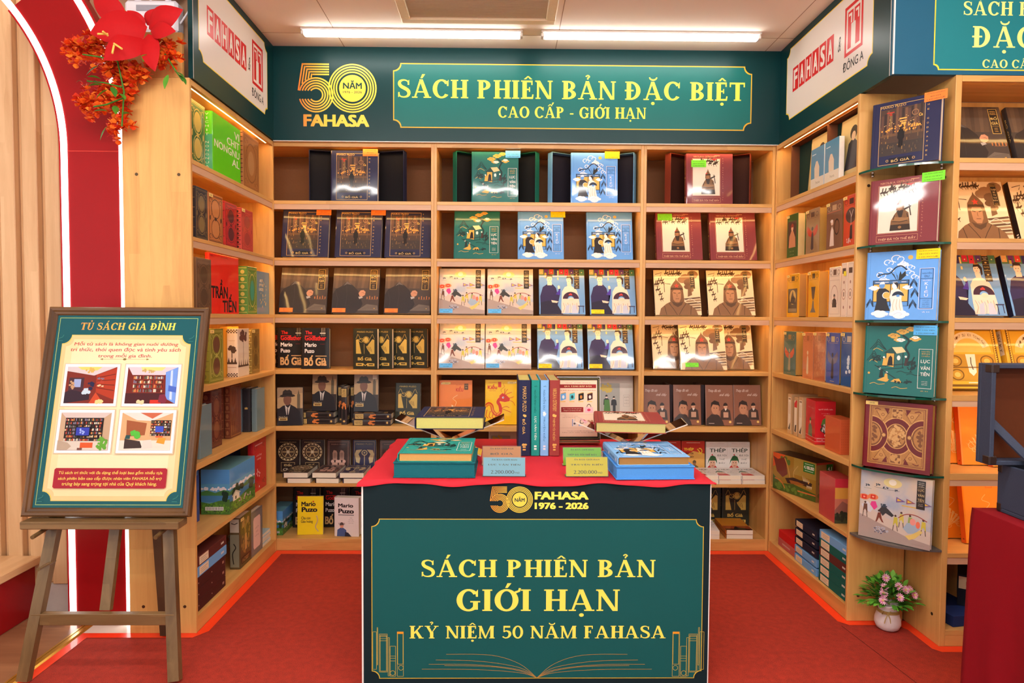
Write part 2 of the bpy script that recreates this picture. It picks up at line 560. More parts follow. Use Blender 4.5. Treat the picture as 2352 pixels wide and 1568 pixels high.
class Art:
    """flat print on a face: u runs 0..1 along the width, v 0..1 up the height; each print lies a hair above the last"""
    EPS = 1.4e-5
    def __init__(self, mb, o, u, v, w, h, mk=wrap):
        self.mb, self.o, self.u, self.v, self.w, self.h = mb, Vector(o), Vector(u), Vector(v), w, h
        self.n = self.u.cross(self.v).normalized()
        self.k, self.mk = 4, mk
    def P(self, p, k):
        return self.o + self.u * (p[0] * self.w) + self.v * (p[1] * self.h) + self.n * (self.EPS * k)
    def mat(self, c):
        return c if not isinstance(c, (str, tuple)) else self.mk(c)
    def polys(self, ps, c, lift=True, spread=0.0, mod=41):
        if lift: self.k += 1
        v, f = [], []
        for j, p in enumerate(ps):
            if any(t[0] < 0 or t[0] > 1 or t[1] < 0 or t[1] > 1 for t in p):
                p = clip_unit(list(p))
                if len(p) < 3: continue
            a = sum(p[i][0] * p[(i + 1) % len(p)][1] - p[(i + 1) % len(p)][0] * p[i][1] for i in range(len(p)))
            q = p if a >= 0 else p[::-1]
            f.append(range(len(v), len(v) + len(q)))
            v += [self.P(t, self.k + spread * (j % mod)) for t in q]
        self.mb.add(v, f, self.mat(c))
    def poly(self, p, c): self.polys([p], c)
    def rect(self, a, b, c_, d, c): self.polys([rect(a, b, c_, d)], c)
    def oval(self, cx, cy, rx, ry, c, n=18): self.polys([ellipse(cx, cy, rx, ry, n)], c)
    def ring(self, cx, cy, rx, ry, t, c, a0=0, a1=2 * PI, n=24):
        self.polys(arcstrip(cx, cy, rx, ry, t, t * ry / rx, a0, a1, n), c)
    def line(self, pts, wd, c, smooth=False):
        """polyline of even width (wd as a share of the width) whatever the face's proportions"""
        if smooth: pts = spline(pts, 5)
        k = self.h / self.w
        q = stroke([(p[0], p[1] * k) for p in pts], wd)
        self.polys([[(t[0], t[1] / k) for t in p] for p in q], c)
    def frame(self, a, b, c_, d, wd, c):
        k = self.w / self.h
        self.polys([rect(a, b, c_, b + wd * k), rect(a, d - wd * k, c_, d), rect(a, b, a + wd, d), rect(c_ - wd, b, c_, d)], c)
    def text(self, s, cx, cy, wd, ht, c, font='sans', bold=0.0, shear=0.0, rot=0, track=1.0, caps=False):
        """a line of text fitted into a box wd x ht about (cx, cy); rot=1 reads downwards, rot=-1 upwards"""
        ps, (x0, y0, x1, y1) = text_polys(s, font, bold, shear, track)
        if caps: y0, y1 = 0.0, 1.0
        sx, sy = 1 / max(x1 - x0, 1e-6), 1 / max(y1 - y0, 1e-6)
        out = []
        for p in ps:
            q = [((a - x0) * sx - .5, (b - y0) * sy - .5) for a, b in p]
            if rot == 0: q = [(cx + a * wd, cy + b * ht) for a, b in q]
            elif rot == 1: q = [(cx + b * wd, cy - a * ht) for a, b in q]
            else: q = [(cx - b * wd, cy + a * ht) for a, b in q]
            out.append(q)
        self.polys(out, c, spread=.3 if font == 'serif' or bold else 0, mod=41 if font == 'serif' else 5)
    def lines(self, strs, cx, cy, wd, ht, gap, c, **kw):
        for i, s in enumerate(strs):
            self.text(s, cx, cy - i * gap, wd if not isinstance(wd, list) else wd[i], ht, c, **kw)
    def blobs(self, cx, cy, rx, ry, n, s, c, seed=0, asp=1.0):
        r = random.Random(seed)
        ps = []
        for _ in range(n):
            a, d = r.random() * 2 * PI, math.sqrt(r.random())
            z = s * (.6 + .8 * r.random())
            ps.append(ellipse(cx + math.cos(a) * d * rx, cy + math.sin(a) * d * ry, z, z * asp, 7, r.random()))
            ps[-1] = ps[-1][:7]
        self.k += 1
        for i, p in enumerate(ps):
            self.k += .12
            self.polys([p], c, lift=False)
        self.k = int(self.k) + 1
    def cloud(self, cx, cy, s, c, c2=None):
        k = self.w / self.h
        for dx, dy, r_ in ((-.6, 0, .32), (-.2, .12, .42), (.25, .1, .38), (.62, -.02, .28), (0, -.08, .6)):
            self.oval(cx + dx * s, cy + dy * s * k * 1.2, r_ * s, r_ * s * k * .62, c, 12)
        if c2: self.line([(cx - .5 * s, cy - .05 * s * k), (cx - .1 * s, cy + .15 * s * k), (cx + .25 * s, cy), (cx + .05 * s, cy - .12 * s * k)], s * .05, c2, True)
# ------------------------------------------------------------------ room shell
CEIL = 2.95
def struct(name, mb, parent=None):
    o = mb.build(name, parent)
    o['kind'] = 'structure'
    return o

def carpet_mat():
    mt, nt, b = newmat('red_needle_carpet')
    tex = nt.nodes.new('ShaderNodeTexCoord')
    n1 = nt.nodes.new('ShaderNodeTexNoise'); n1.inputs['Scale'].default_value = 420; n1.inputs['Detail'].default_value = 4
    n2 = nt.nodes.new('ShaderNodeTexNoise'); n2.inputs['Scale'].default_value = 38; n2.inputs['Detail'].default_value = 5
    for n in (n1, n2): nt.links.new(tex.outputs['Object'], n.inputs['Vector'])
    ad = nt.nodes.new('ShaderNodeMath'); ad.operation = 'MULTIPLY_ADD'; ad.inputs[1].default_value = .3
    nt.links.new(n2.outputs['Fac'], ad.inputs[0]); nt.links.new(n1.outputs['Fac'], ad.inputs[2])
    rp = nt.nodes.new('ShaderNodeValToRGB')
    rp.color_ramp.elements[0].position = .42; rp.color_ramp.elements[1].position = .86
    rp.color_ramp.elements[0].color = lin((100, 20, 8)) + (1,); rp.color_ramp.elements[1].color = lin((184, 46, 20)) + (1,)
    nt.links.new(ad.outputs[0], rp.inputs[0]); nt.links.new(rp.outputs[0], b.inputs['Base Color'])
    b.inputs['Roughness'].default_value = .95
    bp = nt.nodes.new('ShaderNodeBump'); bp.inputs['Strength'].default_value = .3; bp.inputs['Distance'].default_value = .002
    nt.links.new(n1.outputs['Fac'], bp.inputs['Height']); nt.links.new(bp.outputs['Normal'], b.inputs['Normal'])
    return mt

LAM = wood('laminate_floor', (128, 84, 56), (166, 120, 84), 'X', .3, .8)
mb = MB()
mb.box(-4.2, -2.5, -.05, 4.2, 4.3, -.004, LAM)
struct('floor', mb)

CARPET = carpet_mat()
mb = MB()
mb.box(-1.80, -2.4, -.0035, 3.6, 4.15, 0.0, CARPET)
seam = paint((60, 14, 10), .9)
a, b_ = at(1933, 1437, Z=0), at(2105, 1568, Z=0)
d = (b_ - a).normalized() * .004
nrm = Vector((-d.y, d.x, 0)) * .35
mb.add([a - nrm, b_ - nrm, b_ + nrm, a + nrm], [(0, 1, 2, 3)], seam)
for v_ in range(4): mb.v[-1 - v_] = (mb.v[-1 - v_][0], mb.v[-1 - v_][1], .0004)
tag(mb.build('carpet'), 'red needle felt carpet covering the floor between the bookcases', 'carpet')

ORANGE = paint((255, 62, 26), .35, coat=.3, var=.04)
mb = MB()
pts = [(-1.8, -2.0), (-1.8, 2.80), (-1.345, 2.80), (-1.3, 2.86), (-1.3, 3.80), (1.55, 3.80), (1.55, 2.95), (1.585, 2.912), (1.80, 2.912), (1.826, 2.87), (1.826, 2.70), (1.85, 2.672), (3.2, 2.672)]
out = [(-1.842, -2.0), (-1.842, 2.842), (-1.345, 2.842), (-1.345, 2.86), (-1.345, 3.858), (1.595, 3.858), (1.595, 2.955), (1.595, 2.955), (1.868, 2.955), (1.868, 2.87), (1.868, 2.72), (1.868, 2.72), (3.2, 2.72)]
for i in range(len(pts) - 1):
    mb.add([(*pts[i], .0012), (*pts[i + 1], .0012), (*out[i + 1], .0012), (*out[i], .0012)], [(0, 1, 2, 3) if i else (0, 1, 2, 3)], ORANGE)
tag(mb.build('floor_tape'), 'bright orange adhesive tape edging the red carpet along the bookcase bases', 'tape')

BRASS = paint((214, 168, 66), .28, metal=.75, var=.08)
mb = MB()
mb.prism([(-1.895, -.003), (-1.885, .005), (-1.850, .007), (-1.843, .001), (-1.843, -.003)], 'y', -2.0, 2.92, BRASS)
mb.box(-1.874, -2.0, .006, -1.871, 2.97, .0075, paint((150, 110, 30), .4, metal=.6))
tag(mb.build('floor_threshold'), 'long brass threshold strip between laminate floor and red carpet', 'threshold strip')
mb = MB()
mb.box(-1.842, 2.843, -.0035, -1.634, 3.06, .0008, paint((222, 210, 196), .18, var=.05, scale=4))
struct('trim_1', mb)

CEILM = paint((250, 240, 226), .7, var=.02, scale=2.0)
mb = MB()
mb.box(-4.2, -2.5, CEIL, 4.2, 4.3, CEIL + .05, CEILM)
SEAM = paint((176, 150, 128), .8)
for yy in (3.66, 3.05, 2.44, 1.83):
    mb.box(-1.6, yy, CEIL - .0006, 4.1, yy + .004, CEIL + .001, SEAM)
for xx in (-.93, .29, 1.51):
    mb.box(xx, -1, CEIL - .0006, xx + .004, 3.85, CEIL + .001, SEAM)
struct('ceiling', mb)

WALLM = paint((206, 186, 164), .8, var=.03, scale=3)
mb = MB(); mb.box(-4.2, 4.18, 0, 4.2, 4.25, CEIL, WALLM); struct('wall_back', mb)
mb = MB(); mb.box(3.62, -2.5, 0, 3.70, 4.18, CEIL, WALLM); struct('wall_right', mb)

# ------------------------------------------------------------------ slatted wall and red arch at the left
SLAT = wood('slat_timber', (196, 152, 106), (222, 182, 136), 'Z', .45)
SLATD = wood('slat_groove', (150, 108, 72), (170, 126, 86), 'Z', .6)
mb = MB()
mb.box(-4.0, 3.075, .13, -1.66, 3.12, CEIL, SLATD)
x = -1.935
k = 0
while x > -3.6:
    wd = (.072, .030)[k % 2]
    mb.box(x - wd, 3.045 + (.028 if k % 2 else 0), .135, x - .005, 3.08, CEIL - .002, SLAT, .003)
    x -= wd; k += 1
struct('wall_left', mb)
mb = MB()
mb.box(-4.0, 3.058, 0, -1.66, 3.075, .13, paint((196, 186, 178), .5)); struct('baseboard_left', mb)

RED = paint((150, 14, 20), .3, var=.05, scale=5)
REDD = paint((120, 14, 22), .35, var=.05, scale=5)
ARCHL = glow('arch_led_white', (1.0, .96, .92), ARCH_STRENGTH)
arch = thing('led_arch', 'tall red arch outlined by two white light strips at the shelf end', 'arch', (0, 0, 0))
CXA, CZA, YA = -2.935, 2.12, 2.93
def arc_path(r, top=CEIL - .01):
    p = [(CXA + r, 0.0)]
    n = 40
    for i in range(n + 1):
        t = i / n * PI / 2
        z_ = CZA + r * math.sin(t)
        if z_ > top: break
        p.append((CXA + r * math.cos(t), z_))
    return p
def band(mb, r0, r1, y0, y1, mat):
    """curved slab between two radii"""
    p0, p1 = arc_path(r0), arc_path(r1)
    n = min(len(p0), len(p1))
    p0 = p0[:n]; p1 = p1[:n]
    v = [(q[0], y0, q[1]) for q in p0] + [(q[0], y0, q[1]) for q in p1] + [(q[0], y1, q[1]) for q in p0] + [(q[0], y1, q[1]) for q in p1]
    f = []
    for i in range(n - 1):
        f += [(i, i + 1, n + i + 1, n + i), (2 * n + i, 3 * n + i, 3 * n + i + 1, 2 * n + i + 1), (i, 2 * n + i, 2 * n + i + 1, i + 1), (n + i, n + i + 1, 3 * n + i + 1, 3 * n + i)]
    f += [(n - 1, 3 * n - 1, 4 * n - 1, 2 * n - 1), (0, n, 3 * n, 2 * n)]
    mb.add(v, f, mat)
mb = MB(); band(mb, .972, 1.275, YA, 3.049, RED)
mb.box(CXA + 1.014, YA - .001, CZA - .004, CXA + 1.23, YA, CZA, paint((200, 60, 50), .3))
mb.build('arch_frame', arch)
for r in (.982, 1.236):
    mb = MB(); band(mb, r, r + .027, YA - .004, YA + .002, ARCHL); mb.build('light_strip', arch)

# low wooden platform beside the arch
plat = thing('display_platform', 'low platform with timber top and red front at the slatted wall', 'platform', (0, 0, 0))
mb = MB(); mb.box(-3.4, .4, -.003, -2.19, 3.045, .232, RED, .002); mb.build('platform_body', plat)
mb = MB(); mb.box(-3.42, .38, .232, -2.165, 3.048, .27, wood('platform_timber', (204, 158, 108), (226, 186, 138), 'Y', .35), .004); mb.build('platform_top', plat)

# ------------------------------------------------------------------ ceiling fittings
TUBE = glow('tube_white', (1.0, .96, .90), TUBE_STRENGTH)
WHITE = paint((235, 232, 226), .4, var=.02)
AISLE = glow('tube_white_aisle', (1.0, .96, .91), AISLE_STRENGTH)
_TL = {}
def tube_light(x0, x1, y, label, lamp=TUBE):
    if lamp.name not in _TL:
        t = thing('tube_light', label, 'ceiling light', ((x0 + x1) / 2, y, CEIL))
        mb = MB(); mb.box(-.6, -.032, -.010, .6, .032, -.0005, WHITE, .003); mb.build('lamp_housing', t)
        for s in (-1, 1):
            mb = MB(); mb.box(s * .6, -.022, -.032, s * .582, .022, -.010, WHITE, .004); mb.build('end_cap', t)
        mb = MB()
        mb.prism([(-.02, -.010), (-.02, -.024), (-.014, -.033), (.014, -.033), (.02, -.024), (.02, -.010)], 'x', -.581, .581, lamp)
        mb.build('lamp_diffuser', t)
        _TL[lamp.name] = t
        return t
    t = dup(_TL[lamp.name]); t.location = ((x0 + x1) / 2, y, CEIL)
    return tag(t, label)
G = 'ceiling tube lights'
tag(tube_light(-1.10, .09, 3.62, 'white tube light under the ceiling above the golden anniversary emblem'), group=G)
tag(tube_light(.2, 1.39, 3.62, 'white tube light under the ceiling above the end of the green sign'), group=G)
for i, (xx, yy) in enumerate(((-1.1, 1.3), (.25, 1.3), (1.6, 1.3), (-1.1, -.1), (.25, -.1), (1.6, -.1), (-1.1, -1.5), (.25, -1.5), (1.6, -1.5))):
    tag(tube_light(xx - .6, xx + .6, yy, 'white tube light on the shop ceiling in front of the display', AISLE), group='tube lights over the aisle')

gr = thing('air_conditioner_grille', 'pale louvred air conditioning grille set in the ceiling', 'air conditioner', (-.14, 3.09, CEIL))
GM = paint((250, 240, 224), .6)
mb = MB()
for a_, b2, c_, d_ in ((-.40, -.40, .40, -.35), (-.40, .35, .40, .40), (-.40, -.35, -.35, .35), (.35, -.35, .40, .35)):
    mb.box(a_, b2, -.018, c_, d_, -.0005, paint((250, 240, 206), .5), .004)
mb.build('grille_frame', gr)
mb = MB()
mb.box(-.35, -.35, -.004, .35, .35, -.0005, paint((240, 226, 206), .7))
y = -.345
while y < .34:
    mb.add([(-.35, y, -.0105), (.35, y, -.0105), (.35, y + .011, -.0085), (-.35, y + .011, -.0085)], [(0, 1, 2, 3)], GM)
    y += .0145
mb.build('louver_panel', gr)

# ------------------------------------------------------------------ bookcases
LEVELS = [(2.071, .020, 2.021), (1.738, .017, 1.693), (1.406, .020, 1.357), (1.079, .025, None), (.746, .029, None), (.404, .020, None), (.071, .022, None)]
STRIP = glow('shelf_led_warm', (1.0, .60, .20), STRIP_STRENGTH)
DEPTH = .29
LIPW = wood('lip_timber', (196, 152, 118), (216, 174, 140), 'X', .45)
BACKBROWN = paint((118, 80, 52), .7, var=.08, scale=90)
BACKWOOD = oak('Z')
SCREW = paint((96, 80, 60), .35, metal=.8)
def bookcase(label, loc, rz, W, back, leds, lips, depth=DEPTH, xin=0.017, screws=True):
    t = thing('bookcase', label, 'bookcase', loc, rz, 'timber bookcases of the alcove')
    for s in (0, 1):
        mb = MB()
        x0 = 0 if s == 0 else W - xin
        mb.box(x0, 0, .0006, x0 + xin, depth, 2.41, oak('Z'), .0015)
        for zz in (.12, 2.0) if screws else ():     # screw heads on the outer cheek
            for yy in (.05, depth - .06):
                xx = x0 if s == 0 else x0 + xin
                mb.prism(ellipse(yy, zz, .007, .007, 10), 'x', xx - .0012, xx + .0012, SCREW)
        mb.build('side_panel', t)
    mb = MB(); mb.box(xin, depth - .008, .01, W - xin, depth, 2.39, back); mb.build('back_panel', t)
    mb = MB()
    mb.box(xin, .001, 2.392, W - xin, depth - .009, 2.409, oak('X'))
    mb.box(xin, .0, 2.384, W - xin, .018, 2.392, oak('X'))
    top = mb.build('top_board', t)
    if 0 in leds:
        mb = MB(); mb.box(xin + .03, .020, 2.3895, W - xin - .03, .032, 2.392, STRIP); mb.build('light_strip', top)
    for i, (z, th, lip) in enumerate(LEVELS):
        mb = MB()
        mb.box(xin, .0005, z - th, W - xin, depth - .009, z, oak('X'), .001)
        if i == 6: mb.box(xin, .002, 0.001, W - xin, .02, z - th, oak('X'))
        sh = mb.build('shelf', t)
        lz = lips.get(i)
        if lz:
            mb = MB(); mb.box(xin + .001, .003, lz, W - xin - .001, .018, z - th, LIPW); mb.build('shelf_lip', sh)
        if i + 1 in leds:
            mb = MB(); mb.box(xin + .02, .034, z - th - .0035, W - xin - .02, .046, z - th - .0005, STRIP); mb.build('light_strip', sh)
    return t
LIPS4 = {i: LEVELS[i][2] for i in (0, 1, 2)}
LIPSR = dict(LIPS4); LIPSR.update({3: 1.03, 4: .692, 5: .355})
YB = 3.86
bookcase('timber bookcase bay of navy and black novels under the golden anniversary emblem', (-1.50, YB, 0), 0, 1.087, BACKBROWN, {0, 1, 2, 3}, LIPS4, depth=.31, screws=False)
bookcase('wide timber bookcase bay of green and blue books behind the display table', (-.413, YB, 0), 0, 1.231, BACKBROWN, {0, 1, 2, 3}, LIPS4, depth=.31, screws=False)
bookcase('timber bookcase bay of maroon books and cream soldier books', (.818, YB, 0), 0, .777, BACKBROWN, {0, 1, 2, 3}, LIPS4, depth=.31, screws=False)
bookcase('timber bookcase with the lime green art book, beside the red arch', (-1.345, 2.84, 0), PI / 2, 1.018, BACKWOOD, {0, 1, 2, 3}, LIPS4)
bookcase('timber bookcase with the dragon box and stacks of coloured cases', (1.595, YB, 0), -PI / 2, .905, BACKWOOD, {0, 1, 2, 3}, LIPS4, depth=.26)
bookcase('timber bookcase of orange and gold books behind the blue trunk', (1.868, 2.72, 0), 0, 1.1, BACKWOOD, {0, 1, 2, 3, 4, 5}, LIPSR, xin=.026)

# ------------------------------------------------------------------ header signs
SIGN = paint((11, 54, 56), .33, var=.03, scale=3)
PANEL = paint((24, 104, 98), .33, var=.03, scale=3)
YEL = paint((250, 232, 84), .4, var=.01)
GOLD = gradient('emblem_gold', (226, 110, 34), (248, 214, 66), -1.21, -1.02)
def flat(m_):
    return lambda c: m_ if not isinstance(c, (tuple, str)) else ink(c)
def notched(a, x0, y0, x1, y1, r, fill, edge, wd):
    """panel with scooped corners and a fine gold outline; coordinates in metres"""
    W, H = a.w, a.h
    def out(g):
        p = []
        for cx, cy, s in ((x1 - g, y1 - g, 0), (x0 + g, y1 - g, 1), (x0 + g, y0 + g, 2), (x1 - g, y0 + g, 3)):
            a0 = -PI / 2 - s * PI / 2 if False else None
            q = []
            for i in range(7):
                t = i / 6 * PI / 2
                ang = {0: -PI / 2 - t, 1: 0 - t, 2: PI / 2 - t, 3: PI - t}[s]
                q.append((cx + r * math.cos(ang), cy + r * math.sin(ang)))
            p += q
        return [(u / W, v / H) for u, v in p]
    a.poly(out(0), edge)
    a.poly(out(wd), fill)
def emblem(a, x, y, s, gold, tiny=True):
    """anniversary emblem: a five of five parallel lines and a nought of concentric rings; s = height in metres"""
    W, H = a.w, a.h
    def T(ps): return [[((x + px * s) / W, (y + py * s) / H) for px, py in p] for p in ps]
    R = .5
    cx = 1.11
    d, th = .052, .03
    for k in range(4):
        a.polys(T(arcstrip(cx, .5, R - k * d, R - k * d, th, th, 0, 2 * PI, 48)), gold)
    a.polys(T([ellipse(cx, .5, .275, .275, 40)]), gold)
    c5, r5 = (.36, .36), .36
    for k in range(5):
        o = k * d
        be = math.asin(.085 / (r5 - o - th / 2))
        a.polys(T(arcstrip(c5[0], c5[1], r5 - o, r5 - o, th, th, -PI + be, PI - be, 36)), gold)
        xl, yt = .085 + o * .9, 1 - th / 2 - o
        yb = yt
        while yb > .45 and (k == 0 or math.hypot(xl - (yt - yb) * .165 - c5[0], yb - c5[1]) > r5 + .004): yb -= .004
        a.polys(T(stroke([(.63, yt), (xl, yt)], th) + stroke([(xl + .002, yt + th / 2), (xl - (yt - yb) * .165, yb)], th)), gold)
    dark = paint((24, 66, 60), .4)
    tx, (x0, y0, x1, y1) = text_polys('NĂM', 'sans', .03)
    def fit(s_, px, py, wd, ht, bold=.02):
        tx, (x0, y0, x1, y1) = text_polys(s_, 'sans', bold)
        a.polys(T([[(px + (u - x0) / (x1 - x0) * wd, py + (v - y0) / (y1 - y0) * ht) for u, v in p] for p in tx]), dark, spread=.3, mod=5)
    if tiny:
        fit('NĂM', cx - .195, .49, .39, .17, .03)
        fit('1976 - 2026', cx - .195, .40, .39, .045, .01)
    else:
        fit('NĂM', cx - .19, .42, .38, .19, .03)

# rear sign
sg = thing('header_sign', 'long dark green sign with golden anniversary emblem over the rear bookcases', 'sign', (0, 0, 0))
X0, X1, YF, Z0 = -1.340, 1.604, 3.838, 2.412
mb = MB()
mb.box(X0, YF, Z0, X1, YF + .02, CEIL - .001, SIGN)
mb.box(X0, YF - .001, Z0 - .004, X1, YF + .02, Z0, WHITE)
a = Art(mb, (X0, YF, Z0), (1, 0, 0), (0, 0, 1), X1 - X0, CEIL - Z0, flat(YEL))
def pu(px, py):
    q = at(px, py, Y=YF)
    return q.x - X0, q.z - Z0
x0, y0 = pu(903, 293); x1, y1 = pu(1728, 153)
notched(a, x0, y0, x1, y1, .042, PANEL, paint((226, 176, 50), .35), .006)
mb.build('sign_panel', sg)
def letters(parent, a, s, px0, py0, px1, py1, conv, mat, font='serif', bold=0.0, name='lettering', caps=True, shear=0.0):
    """one line of lettering between two points of the sign (base line at py0, cap line at py1)"""
    x0, y0 = conv(px0, py0); x1, y1 = conv(px1, py1)
    k = abs(x1 - x0)
    ps, (bx0, by0, bx1, by1) = text_polys(s, font, bold, shear)
    if font != 'serif': capt = text_polys('H', font, bold)[1][3]
    else: capt = 1.0
    out = [[((min(x0, x1) + (u - bx0) / (bx1 - bx0) * k) / a.w, (y0 + v / capt * (y1 - y0)) / a.h) for u, v in p] for p in ps]
    return out, mat
def letter_part(parent, o, u, v, w_, h_, items, conv, name='lettering'):
    for it in items:
        a = Art(None, o, u, v, w_, h_, flat(YEL))
        ps, mat = letters(parent, a, *it[:5], conv, *it[5:])
        gap = .16 * abs(conv(it[1], it[4])[1] - conv(it[1], it[2])[1]) / w_
        words_, right = [], None
        lev = {id(p): j % (41 if (len(it) < 7 or it[6] == 'serif') else 5) for j, p in enumerate(ps)}
        for p in sorted(ps, key=lambda q: min(t[0] for t in q)):
            x0, x1 = min(t[0] for t in p), max(t[0] for t in p)
            if right is None or x0 > right + gap: words_.append([]); right = x1
            words_[-1].append(p); right = max(right, x1)
        for wd in words_:
            mb = MB(); a = Art(mb, o, u, v, w_, h_, flat(YEL)); a.k = 30
            for lv in sorted({lev[id(p)] for p in wd}):
                a.k += .3
                a.polys([p for p in wd if lev[id(p)] == lv], mat, lift=False)
            mb.build(name, parent)
SO = ((X0, YF, Z0), (1, 0, 0), (0, 0, 1), X1 - X0, CEIL - Z0)
letter_part(sg, *SO, [('SÁCH PHIÊN BẢN ĐẶC BIỆT', 914, 224, 1711, 190, YEL)], pu)
letter_part(sg, *SO, [('CAO CẤP - GIỚI HẠN', 1144, 269.8, 1484, 247.5, YEL)], pu)
letter_part(sg, *SO, [('FAHASA', 697, 289, 848, 264, GOLD, 'sans', .045)], pu)
mb = MB(); a = Art(mb, *SO, flat(YEL)); a.k = 30
x0, y0 = pu(686, 258); x1, y1 = pu(862, 147)
emblem(a, x0, y0, y1 - y0, GOLD)
mb.build('emblem', sg)

# side signs: white panel with red tile lettering
WPAN = paint((236, 226, 216), .3, var=.02, scale=3)
REDT = paint((218, 40, 40), .35, var=.03)
BLK = paint((30, 28, 28), .5)
LTH = paint((246, 214, 60), .4)
def side_sign(label, o, u, L, ys, flip, front_edge):
    """u runs from the viewer's left; ys gives positions along the sign in metres"""
    t = thing('side_sign', label, 'sign', (0, 0, 0))
    v = (0, 0, 1)
    n = Vector(u).cross(Vector(v))
    H = CEIL - .001 - Z0
    mb = MB()
    O = Vector(o)
    U = Vector(u)
    back = -n * .02
    P = [O, O + U * L, O + U * L + Vector((0, 0, H)), O + Vector((0, 0, H))]
    vs = P + [p + back for p in P]
    mb.add(vs, [(0, 1, 2, 3), (7, 6, 5, 4), (0, 3, 7, 4), (1, 5, 6, 2), (3, 2, 6, 7), (0, 4, 5, 1)], SIGN)
    e = front_edge
    for q in ((0, .004),) if e == 0 else ((L - .004, L),):
        A = O + U * q[0] + n * .0008; B = O + U * q[1] + n * .0008
        mb.add([A, B, B + Vector((0, 0, H)), A + Vector((0, 0, H))], [(0, 1, 2, 3)], WHITE)
    a = Art(mb, o, u, v, L, H, flat(WPAN))
    notched(a, ys['p'][0], .105, ys['p'][1], .50, .04, WPAN, LTH, .005)
    mb.build('sign_panel', t)
    mb = MB(); a = Art(mb, o, u, v, L, H, flat(WPAN)); a.k = 30
    f0, f1 = ys['f']
    wd = (f1 - f0) / 6
    for i, ch in enumerate('FAHASA'):
        x = f0 + i * wd
        a.rect((x + .003) / L, .245 / H, (x + wd - .006) / L, .375 / H, REDT)
        a.text(ch, (x + wd / 2 - .0015) / L, .31 / H, (wd - .03) / L, .1 / H, (240, 230, 220), 'sans', .04)
    mb.build('lettering', t)
    mb = MB(); a = Art(mb, o, u, v, L, H, flat(WPAN)); a.k = 30
    a.text('&', ys['a'] / L, .30 / H, .026 / L, .07 / H, (60, 56, 56), 'sans', 0, .3)
    d0, d1 = ys['d']
    def R(x0, y0, x1, y1, c): a.rect((d0 + x0 * (d1 - d0)) / L, (.215 + y0 * .23) / H, (d0 + x1 * (d1 - d0)) / L, (.215 + y1 * .23) / H, c)
    R(0, 0, 1, 1, REDT); R(.1, .07, .9, .93, WPAN); R(.17, .13, .47, .87, REDT); R(.53, .13, .83, .87, REDT)
    R(.22, .62, .40, .82, WPAN); R(.22, .62, .34, .77, REDT); R(.60, .62, .78, .82, WPAN); R(.60, .62, .72, .77, REDT)
    R(.36, .13, .47, .6, WPAN); R(.53, .13, .6, .6, WPAN)
    a.text('ĐÔNG A', (d0 + d1) / 2 / L, .175 / H, (d1 - d0) * 1.12 / L, .052 / H, (40, 38, 38), 'sans', -.008)
    mb.build('emblem', t)
    return t
side_sign('white panel with red tile lettering on the green header beside the arch', (-1.336, 2.855, Z0), (0, 1, 0), 3.838 - 2.855,
          {'p': (.055, .885), 'f': (.135, .59), 'a': .625, 'd': (.665, .815)}, 0, 0)
side_sign('white panel with red tile lettering on the green header above the dragon box bookcase', (1.603, 3.838, Z0), (0, -1, 0), 3.838 - 2.741,
          {'p': (.088, .963), 'f': (.165, .625), 'a': .675, 'd': (.722, .88)}, 1, 1)

fs = thing('header_sign', 'teal header sign cut off by the picture edge above the orange books', 'sign', (0, 0, 0))
SIGN2 = paint((30, 92, 120), .5, var=.03, scale=3)
PAN2 = paint((30, 124, 132), .5, var=.03, scale=3)
FX0, FX1, FY, FZ = 1.603, 2.86, 2.72, 2.4105
mb = MB()
mb.box(FX0, FY, FZ, FX1, FY + .02, CEIL - .001, SIGN2)
mb.box(FX0 - .0012, FY - .001, FZ, FX0 + .004, FY + .004, CEIL - .002, WHITE)
a = Art(mb, (FX0, FY, FZ), (1, 0, 0), (0, 0, 1), FX1 - FX0, CEIL - FZ, flat(YEL))
notched(a, .167, .018, 1.09, .50, .02, PAN2, LTH, .005)
mb.build('sign_panel', fs)
def pf(px, py):
    q = at(px, py, Y=FY); return q.x - FX0, q.z - FZ
FO = ((FX0, FY, FZ), (1, 0, 0), (0, 0, 1), FX1 - FX0, CEIL - FZ)
YEL2 = paint((240, 240, 140), .4)
letter_part(fs, *FO, [('SÁCH PHIÊN BẢN', 2213, 34.6, 2565, 7, YEL2)], pf)
letter_part(fs, *FO, [('ĐẶC BIỆT', 2232, 108.8, 2550, 63.5, YEL2)], pf)
letter_part(fs, *FO, [('CAO CẤP - GIỚI HẠN', 2256, 155.6, 2530, 139.5, YEL2)], pf)
# ------------------------------------------------------------------ books
PAGE = paint((232, 220, 196), .8, var=.08, scale=300)
GILT = paint((196, 160, 84), .4, metal=.35, var=.1, scale=300)
KINDS = {}

def book_kind(kind, w, h, t, cover, front=None, spine=None, pages=PAGE, mk=wrap, board=.003, inset=.004, soft=False, name=None, side=None, top=None):
    """registers a book (boards + spine with its print, and a page block)"""
    KINDS[kind] = dict(w=w, h=h, t=t, cover=cover, front=front, spine=spine, pages=pages, mk=mk, board=.0007 if soft else board,
                       inset=.0002 if soft else inset, name=name or ('paperback_book' if soft else 'hardcover_book'), proto=None, box=False, side=side, top=top)

def case_kind(kind, w, h, t, cover, front=None, spine=None, side=None, top=None, mk=wrap, name='book_slipcase', body=None):
    """registers a closed box: slipcase or boxed set"""
    KINDS[kind] = dict(w=w, h=h, t=t, cover=cover, front=front, spine=spine, side=side, top=top, mk=mk, name=name, proto=None, box=True, body=body)

